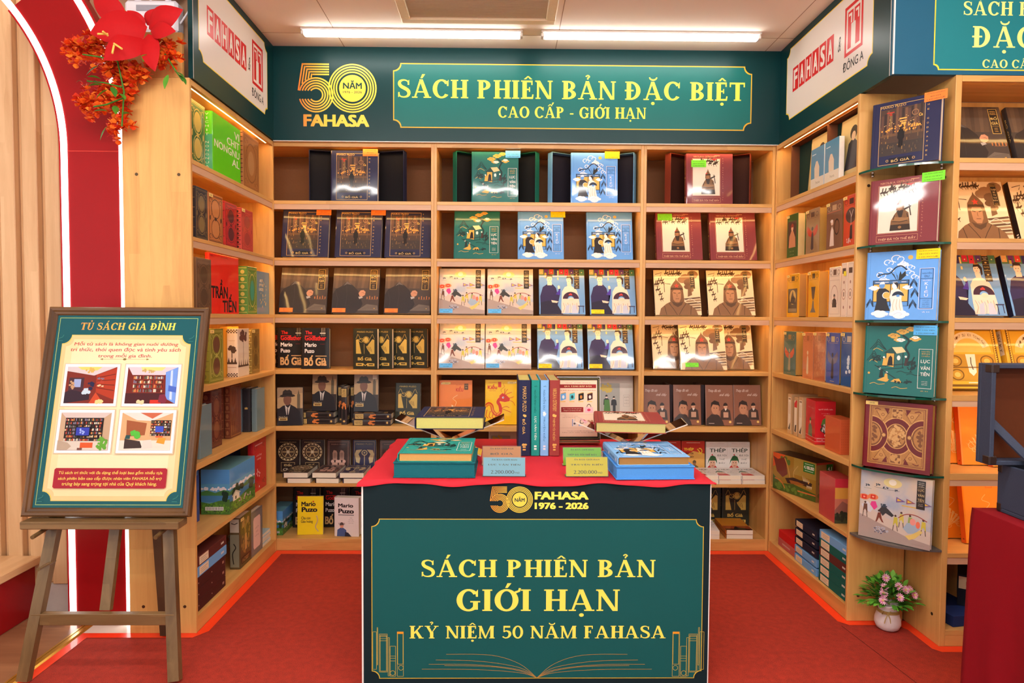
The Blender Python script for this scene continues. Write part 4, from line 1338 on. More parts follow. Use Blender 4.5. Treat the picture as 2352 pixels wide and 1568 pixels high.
def art_pair(a):
    SK = (240, 212, 184)
    a.rect(0, .86, 1, 1, (90, 128, 84))
    for k, c in enumerate(((232, 178, 110), (110, 50, 120), (226, 70, 60), (60, 50, 110), (214, 40, 74), (222, 50, 70), (90, 56, 120), (236, 150, 70), (70, 120, 90))):
        x = .0 + k * .112
        a.rect(x, .89 - .05 * (k % 2), x + .09, 1, c)
        a.oval(x + .045, .93, .012, .011, (40, 34, 50) if k % 2 else (240, 220, 150))
    a.rect(.40, .76, .43, .97, (238, 210, 130)); a.rect(.12, .80, .16, .92, (196, 176, 60)); a.rect(.66, .80, .69, .92, (130, 60, 60))
    a.poly([(0, .86), (1, .86), (1, .80), (0, .82)], (120, 164, 206))
    # seated pair: dark robe, pale robe with a fan
    a.poly([(.03, .0), (.02, .40), (.08, .60), (.17, .66), (.30, .66), (.37, .58), (.40, .44), (.45, .42), (.47, .56), (.43, .58), (.40, .2), (.52, .0)], (44, 38, 82))
    a.poly([(.02, .0), (.03, .26), (.20, .30), (.38, .24), (.5, .0)], (32, 32, 58))
    a.poly([(.36, .44), (.46, .42), (.47, .56), (.42, .52)], (70, 50, 160))
    a.poly([(.18, .64), (.18, .72), (.28, .72), (.28, .64)], SK); a.oval(.225, .78, .06, .075, SK); a.poly([(.155, .80), (.165, .87), (.22, .89), (.29, .87), (.3, .80), (.28, .83), (.18, .83)], (60, 40, 36))
    a.poly([(.41, .56), (.405, .62), (.43, .64), (.455, .62), (.455, .56)], SK)
    a.poly([(.26, .31), (.33, .30), (.42, .28), (.38, .25), (.28, .26)], SK)
    a.poly([(.48, .22), (.5, .50), (.56, .60), (.63, .63), (.72, .62), (.82, .54), (.86, .40), (.88, .2), (.84, .04), (.48, .02)], (236, 216, 196))
    a.poly([(.62, .62), (.61, .70), (.70, .70), (.71, .62)], SK); a.oval(.655, .76, .055, .075, SK)
    a.poly([(.60, .80), (.62, .86), (.70, .86), (.75, .79), (.74, .68), (.715, .66), (.71, .76), (.68, .81)], (46, 32, 34)); a.line([(.62, .85), (.70, .855)], .014, (206, 150, 60))
    for u in (.205, .245, .635, .675): a.oval(u, .78, .010, .006, (50, 36, 34), 8)
    for u in (.225, .65): a.line([(u - .012, .735), (u + .012, .735)], .008, (196, 90, 80))
    a.polys([[(.69, .34)] + ellipse(.69, .34, .175, .155, 20, 0, PI)], (62, 36, 58)); a.polys([[(.69, .34)] + ellipse(.69, .34, .07, .06, 12, 0, PI)], (120, 170, 220))
    a.blobs(.69, .44, .05, .012, 6, .016, (206, 60, 60), 3, .9); a.oval(.70, .33, .06, .04, SK)
    for k in range(7): a.line([(.52 + .05 * k, .25 - .02 * (k % 2)), (.55 + .045 * k, .14), (.50 + .055 * k, .03)], .010, ((190, 150, 130), (160, 168, 190))[k % 2], True)
    a.poly([(.55, .02), (.58, .18), (.66, .22), (.64, .02)], (190, 196, 214)); a.poly([(.7, .02), (.72, .2), (.80, .2), (.84, .02)], (196, 200, 216))
    a.rect(.84, .17, .98, .19, (60, 62, 90)); a.rect(.86, .02, .875, .17, (60, 62, 90)); a.rect(.95, .04, .965, .17, (60, 62, 90))
    a.rect(.77, .56, .885, .99, (50, 44, 42))
    for v in (.91, .84, .70, .64): a.rect(.775, v, .88, v + .004, (206, 170, 90))
    a.lines(['NGUYỄN', 'DU'], .828, .965, [.08, .04], .018, .03, CREAM)
    a.oval(.828, .875, .02, .012, (220, 186, 110)); a.oval(.828, .672, .02, .012, (220, 186, 110))
    a.lines(['TRUYỆN', 'KIỀU'], .828, .80, .09, .03, .05, (232, 196, 110)); a.lines(['minh', 'họa'], .828, .61, .045, .014, .024, CREAM)
book_kind('pair', LW, .290, .028, (112, 158, 206), art_pair, lambda a: a.rect(0, 0, 1, 1, (30, 34, 60)))

def art_scarf(a):
    BR, DK = (128, 92, 62), (72, 50, 34)
    horsemen(a, .22, .62, .90, .93, 8, 2, DK); horsemen(a, .02, .20, .34, .8, 8, 5, DK)
    a.line([(.03, .9), (.18, .94), (.14, .86)], .012, DK); a.line([(.22, .5), (.22, .7), (.36, .68)], .012, DK)
    for (u, v, s) in ((.62, .78, .1), (.7, .82, .12), (.76, .72, .11), (.72, .62, .07), (.80, .55, .06), (.86, .9, .12)): a.oval(u, v, s, s * .75, ((140, 104, 72), (106, 76, 52))[int(s * 100) % 2], 12)
    a.poly([(.74, .65), (.80, .62), (.82, .44), (.72, .40)], (116, 84, 58))
    for k in range(6): a.poly([(.62 + .03 * k, .36 - .05 * k), (.98, .40 - .055 * k), (1, .37 - .055 * k), (.66 + .03 * k, .33 - .05 * k)], ((92, 68, 50), (150, 116, 84))[k % 2])
    a.line([(.66, .30), (.78, .36), (.92, .28), (1, .3)], .008, (240, 230, 210), True)
    # frontal bust in pointed cap, scarf and coat
    a.poly([(.08, 0), (.12, .14), (.24, .24), (.36, .30), (.62, .30), (.76, .22), (.88, .12), (.92, 0)], BR)
    a.poly([(.33, .30), (.34, .44), (.35, .56), (.36, .62), (.42, .71), (.47, .77), (.485, .82), (.50, .77), (.56, .71), (.62, .62), (.63, .5), (.64, .30), (.49, .20)], (116, 82, 54))
    a.poly([(.40, .34), (.39, .50), (.42, .55), (.56, .55), (.58, .50), (.57, .36), (.53, .28), (.45, .28)], (172, 124, 88))
    a.poly([(.35, .55), (.36, .60), (.62, .60), (.63, .55), (.49, .57)], DK)
    a.line([(.41, .49), (.465, .475)], .014, DK); a.line([(.515, .475), (.57, .49)], .014, DK); a.line([(.49, .47), (.485, .41), (.50, .40)], .010, (120, 84, 58)); a.line([(.455, .355), (.53, .355)], .012, (110, 74, 54))
    a.polys([[(.49 + .062 * math.sin(k * PI / 5) * (1 if k % 2 == 0 else .42), .645 + .06 * math.cos(k * PI / 5) * (1 if k % 2 == 0 else .42)) for k in range(10)]], (206, 62, 48))
    a.poly([(.36, .30), (.40, .22), (.49, .17), (.58, .22), (.62, .30), (.49, .25)], (86, 62, 44))
    for p in (((.30, .26), (.40, .12), (.47, .0)), ((.68, .26), (.58, .12), (.51, .0)), ((.2, .2), (.24, 0)), ((.78, .2), (.76, 0))): a.line(list(p), .012, DK)
    a.rect(.785, .58, .895, .97, (44, 36, 32)); a.frame(.79, .585, .89, .965, .004, (190, 160, 100))
    a.lines(['NIKOLAI', 'OSTROVSKY'], .84, .94, .08, .014, .024, GOLDC); a.lines(['THÉP', 'ĐÃ', 'TÔI', 'THẾ', 'ĐẤY'], .84, .86, [.08, .04, .045, .06, .08], .034, .046, (226, 196, 140))
    a.lines(['minh họa', 'màu'], .84, .62, .06, .012, .02, GOLDC)
book_kind('scarf', LW, .290, .028, (226, 204, 164), art_scarf, lambda a: (a.rect(0, 0, 1, 1, (46, 34, 28)), a.rect(.3, .06, .7, .08, CREAM), a.rect(.3, .1, .7, .12, CREAM)))
# ------------------------------------------------------------------ smaller books
def curls(a, c, n=1):
    for su in (1, -1):
        for sv in (1, -1):
            u, v = .5 + su * .34, .5 + sv * .36
            a.ring(u, v, .07, .05, .018, c, 0, 1.6 * PI, 12); a.ring(u - su * .12, v, .04, .03, .014, c, 0, 2 * PI, 10)
def ornate(c, c2=None, ovals=2):
    def f(a):
        a.frame(.05, .035, .95, .965, .02, c); a.frame(.09, .06, .91, .94, .01, c)
        if ovals == 2:
            for v in (.70, .30):
                a.oval(.5, v, .24, .155, c2 or c); a.ring(.5, v, .30, .2, .025, c)
            a.oval(.5, .5, .06, .04, c); a.oval(.14, .5, .04, .05, c); a.oval(.86, .5, .04, .05, c)
        elif ovals == 1:
            a.ring(.5, .5, .36, .36, .03, c); a.oval(.5, .5, .2, .22, c2 or c)
        curls(a, c)
        a.line([(.12, .5), (.25, .62), (.2, .8)], .014, c, True); a.line([(.88, .5), (.75, .38), (.8, .2)], .014, c, True)
    return f
def bands(c, n=5, motif=True):
    def f(a):
        for k in range(n + 1): a.rect(.04, .03 + k * .93 / n, .96, .042 + k * .93 / n, c)
        if motif:
            for k in range(n): a.oval(.5, .03 + (k + .5) * .93 / n, .22, .26 / n, c)
    return f
def titled(rows):
    """rows: (text, u, v, width, height, colour[, bold])"""
    def f(a):
        for r in rows: a.text(*r[:6], bold=r[6] if len(r) > 6 else .02)
    return f
def figure(a, u, v, s, c, c2, hair=(40, 30, 28)):
    k = a.w / a.h
    a.poly([(u - .8 * s, v - 1.6 * s * k), (u - .7 * s, v - .2 * s * k), (u - .2 * s, v + .15 * s * k), (u + .2 * s, v + .15 * s * k), (u + .7 * s, v - .2 * s * k), (u + .85 * s, v - 1.6 * s * k)], c)
    a.oval(u, v + .5 * s * k, .3 * s, .42 * s * k, c2, 14)
    a.polys([[(u - .34 * s, v + .5 * s * k)] + ellipse(u, v + .55 * s * k, .34 * s, .45 * s * k, 10, PI, 0)], hair)

def art_novel(a):
    RD, BG = (206, 34, 30), (214, 170, 112)
    a.text('The', .26, .885, .24, .085, RD, bold=.03); a.text('Godfather', .50, .75, .76, .115, RD, bold=.03); a.rect(.12, .795, .5, .81, RD)
    a.text('Mario', .33, .585, .42, .10, (236, 230, 226), bold=.03); a.text('Puzo', .29, .435, .34, .10, (236, 230, 226), bold=.03)
    a.text('Bố Già', .50, .20, .80, .26, BG, bold=.04); a.rect(.5, .30, .9, .318, BG)
    for u in (.72, .75, .80, .84): a.line([(u, 1), (u - .01, .80)], .006, (190, 180, 170))
    a.rect(.66, .86, .86, .88, (206, 200, 190)); a.rect(.66, .60, .84, .605, (150, 40, 40))
book_kind('novel', .165, .245, .045, (20, 17, 18), art_novel, bands((150, 120, 60), 9))
def art_olive(a):
    G = (206, 172, 84)
    a.text('MARIO PUZO', .5, .915, .66, .035, G, bold=.0)
    a.poly([(.12, .38), (.12, .72), (.22, .74), (.34, .38)], G); a.poly([(.88, .38), (.88, .72), (.8, .74), (.62, .60), (.7, .38)], G)
    for u, w_ in ((.2, .12), (.8, .88)): a.line([(u, .86), ((u + w_) / 2, .80), (w_, .74)], .012, G)
    a.line([(.22, .85), (.3, .74), (.42, .68)], .012, G); a.line([(.78, .85), (.7, .74), (.62, .68)], .012, G)
    a.ring(.34, .71, .1, .05, .02, G); a.oval(.54, .72, .1, .07, G); a.ring(.54, .72, .14, .085, .014, G); a.line([(.46, .62), (.46, .38)], .012, G)
    a.poly([(.54, .56), (.66, .60), (.8, .56), (.84, .48), (.78, .40), (.7, .40), (.58, .50)], G)
    for k in range(3): a.line([(.58 + .07 * k, .57 - .01 * k), (.64 + .06 * k, .47 - .02 * k)], .014, (46, 46, 34))
    a.text('Bố Già', .48, .265, .58, .10, G, bold=.04)
    a.rect(.12, .08, .42, .15, G); a.rect(.58, .08, .88, .15, G); a.line([(.40, .145), (.5, .09), (.6, .145)], .03, G)
    a.rect(.18, .105, .36, .13, (46, 46, 34)); a.rect(.64, .105, .82, .13, (46, 46, 34))
book_kind('olive', .155, .245, .032, (44, 46, 36), art_olive, lambda a: a.text('Bố Già', .5, .6, .5, .3, GOLDC, rot=1), pages=paint((226, 216, 200), .8))
def art_hat(a):
    a.rect(0, .45, 1, 1, (176, 146, 106)); a.poly([(0, .72), (1, .86), (1, 1), (0, 1)], (150, 124, 96)); a.rect(.78, .45, .9, .82, (96, 86, 68)); a.poly([(.8, .82), (.84, .95), (.88, .82)], (96, 86, 68))
    a.poly([(0, 0), (.02, .42), (.22, .52), (.5, .56), (.72, .48), (.9, .36), (1, 0)], (34, 32, 38))
    a.poly([(.30, .54), (.36, .28), (.44, .28), (.52, .54), (.42, .46)], (196, 186, 178)); a.poly([(.385, .46), (.41, .46), (.43, .28), (.38, .28)], (40, 36, 44))
    a.oval(.4, .68, .16, .15, (116, 78, 62)); a.poly([(.09, .765), (.2, .745), (.4, .765), (.6, .75), (.72, .775), (.66, .81), (.5, .835), (.28, .83), (.13, .80)], (44, 36, 34)); a.poly([(.2, .80), (.225, .90), (.31, .945), (.39, .925), (.48, .945), (.57, .90), (.6, .80)], (44, 36, 34)); a.poly([(.205, .815), (.21, .84), (.59, .84), (.595, .815)], (24, 20, 22))
    a.rect(.06, .13, .40, .20, (206, 176, 110)); a.rect(.10, .145, .36, .185, (120, 90, 50)); a.text('Mario Puzo', .24, .225, .34, .035, (206, 186, 150))
def spine_hat(a):
    a.rect(.1, .74, .9, .96, (190, 160, 96)); a.text('MARIO PUZO', .5, .85, .5, .18, (60, 44, 30), rot=1)
    a.blobs(.5, .5, .3, .08, 22, .16, (206, 120, 60), 3, .16); a.poly([(.25, .15), (.35, .45), (.5, .52), (.65, .45), (.75, .15)], (24, 20, 22)); a.oval(.5, .09, .2, .025, (206, 170, 100))
book_kind('hat', .145, .225, .036, (52, 44, 44), art_hat, spine_hat)
def art_kieu_orange(a):
    a.text('KIỀU', .62, .80, .22, .12, (206, 50, 36), bold=.03); a.text('TRUYỆN', .60, .89, .2, .04, (206, 60, 40)); a.rect(.76, .78, .88, .92, (90, 60, 40)); a.lines(['NGUYỄN', 'DU'], .82, .89, [.09, .05], .03, .06, (240, 190, 120))
    for k in range(9): a.poly([(.38, .10), (.10 + .07 * k, .24 + .05 * (4 - abs(4 - k))), (.16 + .07 * k, .22 + .05 * (4 - abs(4 - k)))], (250, 206, 150))
    a.line([(.45, .36), (.52, .5), (.42, .58), (.56, .66)], .012, (250, 206, 150), True); a.rect(.06, .9, .3, .94, (246, 226, 170))
book_kind('orange', .20, .265, .03, (236, 132, 58), art_kieu_orange, bands((214, 96, 40), 4))
def art_dragon_y(a):
    R_ = (214, 52, 30)
    a.text('TRUYỆN', .22, .93, .26, .03, R_); a.text('Kiều', .22, .84, .3, .11, R_, bold=.04); a.text('HOÀI THANH', .22, .755, .22, .03, R_); a.rect(.40, .83, .5, .95, R_); a.rect(.72, .92, .98, .955, (250, 240, 190))
    a.line([(-.0, .40), (.10, .46), (.2, .42), (.24, .30), (.36, .22), (.48, .28), (.46, .42), (.40, .5), (.48, .58), (.6, .56)], .10, R_, True)
    a.line([(.0, .39), (.10, .45), (.2, .41), (.25, .29), (.37, .225), (.47, .28)], .05, (238, 150, 40), True)
    a.poly([(.46, .52), (.44, .64), (.54, .70), (.66, .66), (.78, .58), (.76, .52), (.62, .50)], R_); a.oval(.56, .60, .03, .022, (250, 246, 230)); a.oval(.565, .60, .014, .011, (40, 70, 150))
    for (x, y) in ((.72, .78), (.84, .72), (.90, .62), (.62, .8)): a.line([(.60, .64), ((x + .6) / 2, y - .03), (x, y)], .016, R_, True)
    a.line([(.76, .54), (.88, .5), (.94, .42)], .014, R_, True); a.line([(.52, .72), (.5, .78), (.6, .84), (.56, .92)], .01, R_, True)
    for k in range(4): a.line([(.06 + .1 * k, .33 - .03 * k), (.02 + .1 * k, .2 - .02 * k), (.09 + .1 * k, .14)], .02, R_, True)
    for (x, y) in ((.66, .40), (.72, .30)): a.line([(.5, .36), (x, y), (x + .1, y - .03)], .016, R_, True)
book_kind('dragon', .19, .27, .03, (250, 198, 22), art_dragon_y, bands((214, 150, 20), 4))
def art_grey(a):
    a.text('NGUYỄN DU', .3, .95, .42, .03, (110, 104, 96)); a.rect(.06, .18, .62, .84, (168, 168, 160)); a.blobs(.25, .74, .16, .09, 26, .04, (206, 182, 84), 2, .7)
    figure(a, .24, .52, .11, (40, 40, 44), (232, 214, 196)); a.poly([(.16, .2), (.18, .5), (.32, .5), (.36, .2)], (78, 130, 62)); figure(a, .45, .50, .10, (48, 48, 54), (232, 214, 196)); a.rect(.42, .24, .5, .4, (50, 50, 56))
    a.frame(.72, .36, .9, .6, .006, (170, 164, 156)); a.lines(['KIM', 'VÂN', 'KIỀU'], .81, .55, .12, .035, .06, (160, 150, 140))
book_kind('grey', .215, .295, .03, (214, 206, 194), art_grey)
def art_thep_brown(a):
    W_ = (226, 206, 194)
    a.text('Thép đã tôi', .33, .85, .46, .085, W_, shear=.35, bold=0); a.text('thế đấy', .70, .755, .38, .085, W_, shear=.35, bold=0)
    figure(a, .72, .40, .24, (66, 52, 46), (206, 160, 130), (44, 32, 30)); a.poly([(.68, .42), (.72, .36), (.78, .42)], (226, 216, 206)); a.rect(.64, .20, .82, .33, (190, 150, 126))
    a.poly([(0, 0), (.02, .16), (.2, .28), (.46, .26), (.62, .10), (.66, 0)], (60, 48, 44)); a.oval(.34, .42, .14, .15, (186, 132, 100)); a.poly([(.18, .42), (.2, .56), (.32, .62), (.48, .58), (.52, .46), (.46, .5), (.26, .52)], (44, 32, 28)); a.poly([(.40, .28), (.46, .38), (.52, .36), (.5, .24)], (176, 124, 96))
    for u in (.30, .40): a.oval(u, .43, .018, .012, (50, 34, 30), 8)
    a.oval(.88, .09, .045, .03, (232, 196, 110)); a.rect(.1, .05, .3, .06, W_)
book_kind('thepbrown', .165, .245, .02, (136, 90, 70), art_thep_brown, lambda a: a.rect(0, 0, 1, 1, (40, 34, 38)))
def art_roulette(a):
    G = (206, 172, 120)
    a.text('MARIO PUZO', .5, .93, .7, .03, G); a.ring(.5, .64, .43, .27, .03, G); a.ring(.5, .64, .36, .225, .02, G)
    for k in range(16):
        t = k * PI / 8
        a.polys([[(.5 + .40 * math.cos(t + q), .64 + .25 * math.sin(t + q)) for q in (-.08, .08)] + [(.5 + .36 * math.cos(t + q), .64 + .225 * math.sin(t + q)) for q in (.08, -.08)]], (236, 216, 180))
    a.oval(.5, .64, .28, .175, (88, 66, 56)); a.ring(.5, .64, .29, .18, .03, G)
    for k in range(3): a.line([(.5 - .24 * math.cos(k * PI / 3), .64 - .15 * math.sin(k * PI / 3)), (.5 + .24 * math.cos(k * PI / 3), .64 + .15 * math.sin(k * PI / 3))], .05, G)
    a.oval(.5, .64, .07, .045, (236, 216, 180)); a.frame(.2, .06, .8, .33, .015, G); a.text('Đất', .5, .25, .36, .08, G, bold=.03); a.text('Chết', .5, .13, .42, .09, (236, 216, 190), shear=.3, bold=.02)
book_kind('roulette', .145, .21, .030, (50, 36, 34), art_roulette, soft=True)
def art_throne(a):
    G = (186, 142, 124)
    a.frame(.05, .04, .95, .96, .012, G); a.frame(.1, .07, .9, .93, .008, G); a.text('MARIO PUZO', .5, .87, .62, .035, G)
    for u in (.35, .65):
        a.poly([(u - .09, .40), (u - .10, .62), (u - .05, .70), (u + .06, .68), (u + .10, .62), (u + .09, .40)], G); a.oval(u - .1, .36, .07, .05, (220, 176, 160)); a.oval(u + .1, .36, .07, .05, (220, 176, 160)); a.rect(u - .12, .18, u + .12, .33, (206, 160, 142))
        for k in range(3): a.rect(u - .05 + k * .04, .44, u - .035 + k * .04, .62, (74, 54, 50))
    a.text('ÔNG TRÙM', .5, .115, .6, .04, G, bold=.02)
book_kind('throne', .145, .21, .030, (66, 46, 44), art_throne, soft=True)
def art_scales(a):
    G = (206, 184, 140)
    a.frame(.06, .04, .94, .96, .012, G); a.text('MARIO PUZO', .5, .88, .7, .04, G); a.ring(.5, .62, .13, .085, .04, G); a.oval(.5, .62, .04, .026, G)
    for s in (-1, 1):
        a.poly([(.5 + s * .1, .72), (.5 + s * .36, .70), (.5 + s * .42, .58), (.5 + s * .36, .34), (.5 + s * .22, .30), (.5 + s * .18, .46), (.5 + s * .26, .58)], G)
    a.rect(.485, .2, .515, .54, G); a.oval(.5, .24, .1, .02, G); a.rect(.38, .07, .62, .16, G); a.text('LUẬT', .5, .115, .18, .05, (40, 40, 70), bold=.02)
book_kind('scales', .145, .21, .030, (52, 50, 82), art_scales, soft=True)
def art_redthep(a):
    a.poly([(0, 0), (1, 0), (1, .62), (.5, .7), (0, .5)], (232, 176, 92)); a.text('THÉP', .30, .76, .44, .10, (250, 214, 60), bold=.04); a.lines(['ĐÃ TÔI', 'THẾ ĐẤY'], .33, .63, [.34, .40], .065, .10, (40, 30, 26), bold=.03)
    a.ring(.78, .70, .12, .09, .035, (250, 214, 60), -.7 * PI, .6 * PI); a.line([(.68, .76), (.86, .60)], .04, (250, 214, 60)); figure(a, .55, .26, .24, (120, 96, 60), (150, 104, 76), (96, 84, 60)); a.rect(.2, .94, .8, .955, (240, 200, 180))
book_kind('redthep', .145, .21, .024, (200, 56, 40), art_redthep, soft=True)
def art_whitethep(a):
    a.text('NIKOLAI A. OSTROVSKY', .5, .945, .7, .018, (190, 120, 130)); a.text('THÉP', .52, .75, .74, .14, (44, 66, 52), bold=.02); a.lines(['ĐÃ TÔI', 'THẾ', 'ĐẤY'], .72, .585, [.42, .26, .30], .065, .115, (60, 62, 60), bold=.0)
    a.poly([(.03, .0), (.06, .22), (.2, .32), (.34, .32), (.5, .2), (.56, 0)], (196, 50, 44)); a.oval(.28, .33, .14, .14, (222, 176, 148)); a.poly([(.05, .30), (.10, .44), (.2, .56), (.30, .58), (.42, .54), (.48, .44), (.5, .32), (.42, .42), (.14, .42)], (46, 96, 54)); a.oval(.27, .60, .03, .025, (206, 50, 46))
    for u in (.23, .34): a.oval(u, .36, .022, .014, (40, 40, 36), 8)
    a.rect(.24, .255, .33, .27, (190, 50, 50))
book_kind('whitethep', .138, .205, .025, (236, 230, 224), art_whitethep, soft=True)
def art_sunset(a):
    a.rect(0, .3, 1, 1, (206, 132, 34)); a.rect(0, .12, 1, .34, (150, 62, 26)); a.rect(0, 0, 1, .12, (60, 24, 18)); a.poly([(.3, .02), (.4, .22), (.48, .3), (.56, .22), (.8, .16), (.9, .02)], (36, 18, 16))
book_kind('sunset', .16, .235, .026, (180, 100, 30), art_sunset, soft=True)
book_kind('yellowpuzo', .152, .232, .014, (246, 214, 26), lambda a: (titled([('Mario', .42, .80, .56, .12, (34, 28, 30), .04), ('Puzo', .46, .655, .62, .13, (34, 28, 30), .05), ('Cha con', .32, .435, .36, .075, (40, 34, 34), .02), ('Giáo hoàng', .36, .335, .46, .09, (40, 34, 34), .02)])(a), a.oval(.61, .86, .03, .02, (216, 40, 40)), a.line([(.74, .5), (.78, .36), (.70, .2), (.82, .08)], .05, (206, 176, 120), True)), soft=True)
def art_whitepuzo(a):
    titled([('Mario', .46, .80, .62, .10, (34, 30, 32), .04), ('Puzo', .48, .655, .64, .12, (34, 30, 32), .05)])(a)
    a.rect(.16, .54, .8, .57, (150, 146, 146)); a.lines(['1920', 'nhà văn', 'tiểu thuyết', 'kịch bản'], .68, .48, [.1, .2, .26, .2], .022, .045, (90, 86, 86), bold=0)
    figure(a, .30, .20, .26, (70, 90, 140), (214, 150, 124), (90, 80, 78)); a.poly([(.42, .0), (.44, .12), (.56, .1), (.7, .0)], (40, 40, 60)); a.frame(.17, .31, .29, .345, .012, (60, 40, 40)); a.frame(.31, .31, .43, .345, .012, (60, 40, 40))
book_kind('whitepuzo', .15, .235, .05, (228, 216, 212), art_whitepuzo, name='paperback_book')
book_kind('lightblue_lying', .14, .2, .018, (160, 190, 204), lambda a: (a.oval(.3, .7, .2, .14, (70, 74, 66)), a.blobs(.6, .4, .25, .25, 20, .02, (90, 110, 120), 3, .7)), soft=True)

# left bookcase
def art_lime(a):
    W_ = (244, 240, 214)
    for i, (s, wd) in enumerate((('VI', .19), ('CHIT', .46), ('NONGNU', .90), ('AL', .28))): a.text(s, .955 - wd / 2, .84 - i * .165, wd, .125, W_, bold=.012)
def spine_lime(a):
    a.rect(0, 0, 1, .62, (86, 178, 120))
    for k, ch in enumerate('VICHIT NONGNUAL'):
        if ch != ' ': a.text(ch, .5, .95 - k * .066, .34 if ch != 'I' else .1, .036, (240, 240, 200))
book_kind('lime', .325, .285, .05, (104, 214, 26), art_lime, spine_lime)
book_kind('oldbrown', .22, .295, .035, (172, 116, 66), ornate((140, 90, 50), (190, 140, 90), 1), bands((70, 44, 30), 12, False))
book_kind('greengilt', .148, .295, .06, (66, 106, 54), ornate((206, 180, 90)), bands((206, 180, 90)))
book_kind('darkgilt', .12, .235, .05, (46, 42, 48), ornate((128, 110, 70)), bands((130, 112, 70)))
book_kind('amber', .15, .225, .018, (176, 106, 52), ornate((110, 66, 34)), bands((90, 56, 30), 6, False))
book_kind('tan', .158, .232, .035, (196, 122, 66), ornate((70, 48, 40), (202, 132, 76)), bands((80, 52, 40)))
book_kind('crimson', .145, .222, .03, (196, 44, 40), ornate((110, 34, 36), (96, 38, 40)), bands((96, 34, 34)))
book_kind('palered', .16, .222, .04, (204, 76, 64), ornate((176, 62, 56), (170, 66, 58)), bands((70, 44, 40), 9))
book_kind('umber', .148, .25, .062, (112, 82, 56), ornate((84, 60, 42)), lambda a: (a.rect(0, .0, 1, 1, (122, 92, 62)), a.blobs(.5, .2, .3, .06, 14, .06, (176, 156, 134), 3, .3)))
def art_tran(a):
    a.text('TRẦN', .32, .42, .56, .32, (26, 16, 16), bold=.035); a.text('TIẾN', .66, .185, .50, .32, (26, 16, 16), bold=.035)
    a.line([(.02, .96), (.10, .96)], .006, (120, 20, 16)); a.line([(.36, .955), (.62, .955)], .006, (120, 20, 16))
book_kind('redtran', .33, .285, .022, (232, 38, 24), art_tran, lambda a: a.rect(.2, .1, .8, .9, (240, 70, 50)))
book_kind('greengold', .134, .255, .05, (92, 138, 60), ornate((196, 186, 90), (70, 160, 130), 1), bands((206, 190, 96), 6))
book_kind('bluegrey', .185, .24, .022, (112, 140, 158), lambda a: (a.lines(['ART', 'OF THE', 'GARDEN'], .32, .78, [.24, .3, .34], .07, .1, (236, 226, 200), bold=.03), a.blobs(.5, .5, .3, .35, 26, .03, (206, 180, 130), 3, .8)))
book_kind('olivegilt', .152, .255, .05, (128, 126, 46), ornate((190, 180, 92), (110, 70, 50)), bands((96, 96, 40)))
book_kind('ochre', .14, .26, .04, (214, 160, 60), None, None)
def art_palm(a):
    D = (92, 68, 52)
    a.blobs(.5, .85, .3, .09, 22, .09, D, 3, .5); a.line([(.5, .8), (.5, .25)], .03, D); a.rect(.05, .2, .95, .24, D)
    for k in range(5): a.poly([(.08 + .18 * k, .24), (.12 + .18 * k, .36), (.16 + .18 * k, .24)], D)
def spine_palm(a):
    for k in range(2):
        for i in range(8):
            for j in range(3):
                if (i + j) % 2: a.rect(i / 8, .01 + .90 * k + j * .025, (i + 1) / 8, .035 + .90 * k + j * .025, (80, 66, 56))
    a.blobs(.5, .58, .35, .07, 18, .13, (84, 64, 50), 4, .2); a.rect(.46, .4, .54, .55, (84, 64, 50)); a.rect(.05, .27, .95, .31, (84, 64, 50))
    for k in range(3): a.poly([(.1 + .3 * k, .31), (.2 + .3 * k, .41), (.3 + .3 * k, .31)], (84, 64, 50))
    a.rect(.2, .75, .8, .757, (190, 150, 110)); a.rect(.1, .2, .9, .207, (150, 90, 60))
book_kind('palm', .15, .25, .056, (226, 206, 180), art_palm, spine_palm)
book_kind('blackgold', .11, .245, .035, (150, 118, 54), ornate((110, 84, 40)), bands((226, 200, 110), 7))
book_kind('burgundy', .12, .285, .048, (86, 34, 34), ornate((130, 76, 54)), bands((126, 70, 54), 6))
book_kind('chestnut', .14, .285, .03, (112, 56, 38), lambda a: (a.frame(.06, .03, .94, .97, .03, (160, 104, 60)), [a.line([(.1 + .16 * k, .1), (.3 + .16 * k, .9)], .02, (150, 92, 56)) for k in range(4)], [a.line([(.3 + .16 * k, .1), (.1 + .16 * k, .9)], .02, (150, 92, 56)) for k in range(4)]), bands((150, 96, 64), 6))
book_kind('slate', .12, .24, .034, (112, 124, 134), ornate((150, 156, 160)), lambda a: (a.oval(.5, .6, .3, .05, (176, 184, 190)), a.blobs(.5, .3, .3, .25, 14, .05, (150, 160, 168), 3, .2)))
book_kind('charcoal', .12, .245, .042, (44, 44, 52), ornate((90, 84, 70)), lambda a: (a.poly([(.3, .52), (.3, .57), (.4, .55), (.5, .58), (.6, .55), (.7, .57), (.7, .52)], (206, 170, 100)), a.frame(.08, .02, .92, .98, .04, (70, 68, 72))))
book_kind('mistblue', .12, .24, .03, (110, 134, 140), None, lambda a: a.frame(.1, .02, .9, .98, .05, (140, 160, 164)))
book_kind('royalblue', .2, .30, .03, (44, 62, 140), lambda a: (a.rect(.06, .75, .94, .97, (70, 130, 190)), a.ring(.8, .86, .1, .07, .03, (206, 200, 180))), lambda a: a.rect(.2, .6, .8, .7, (30, 40, 90)))
book_kind('redcover', .2, .295, .03, (190, 26, 34), lambda a: (a.lines(['những', 'nàng'], .45, .68, [.4, .3], .05, .07, (240, 200, 200), shear=.2, bold=0), curls(a, (120, 20, 26)), a.rect(.15, .88, .7, .9, (230, 170, 170)), a.blobs(.4, .35, .12, .1, 9, .03, (236, 190, 190), 2, .7), a.oval(.45, .07, .03, .02, (240, 220, 220))))
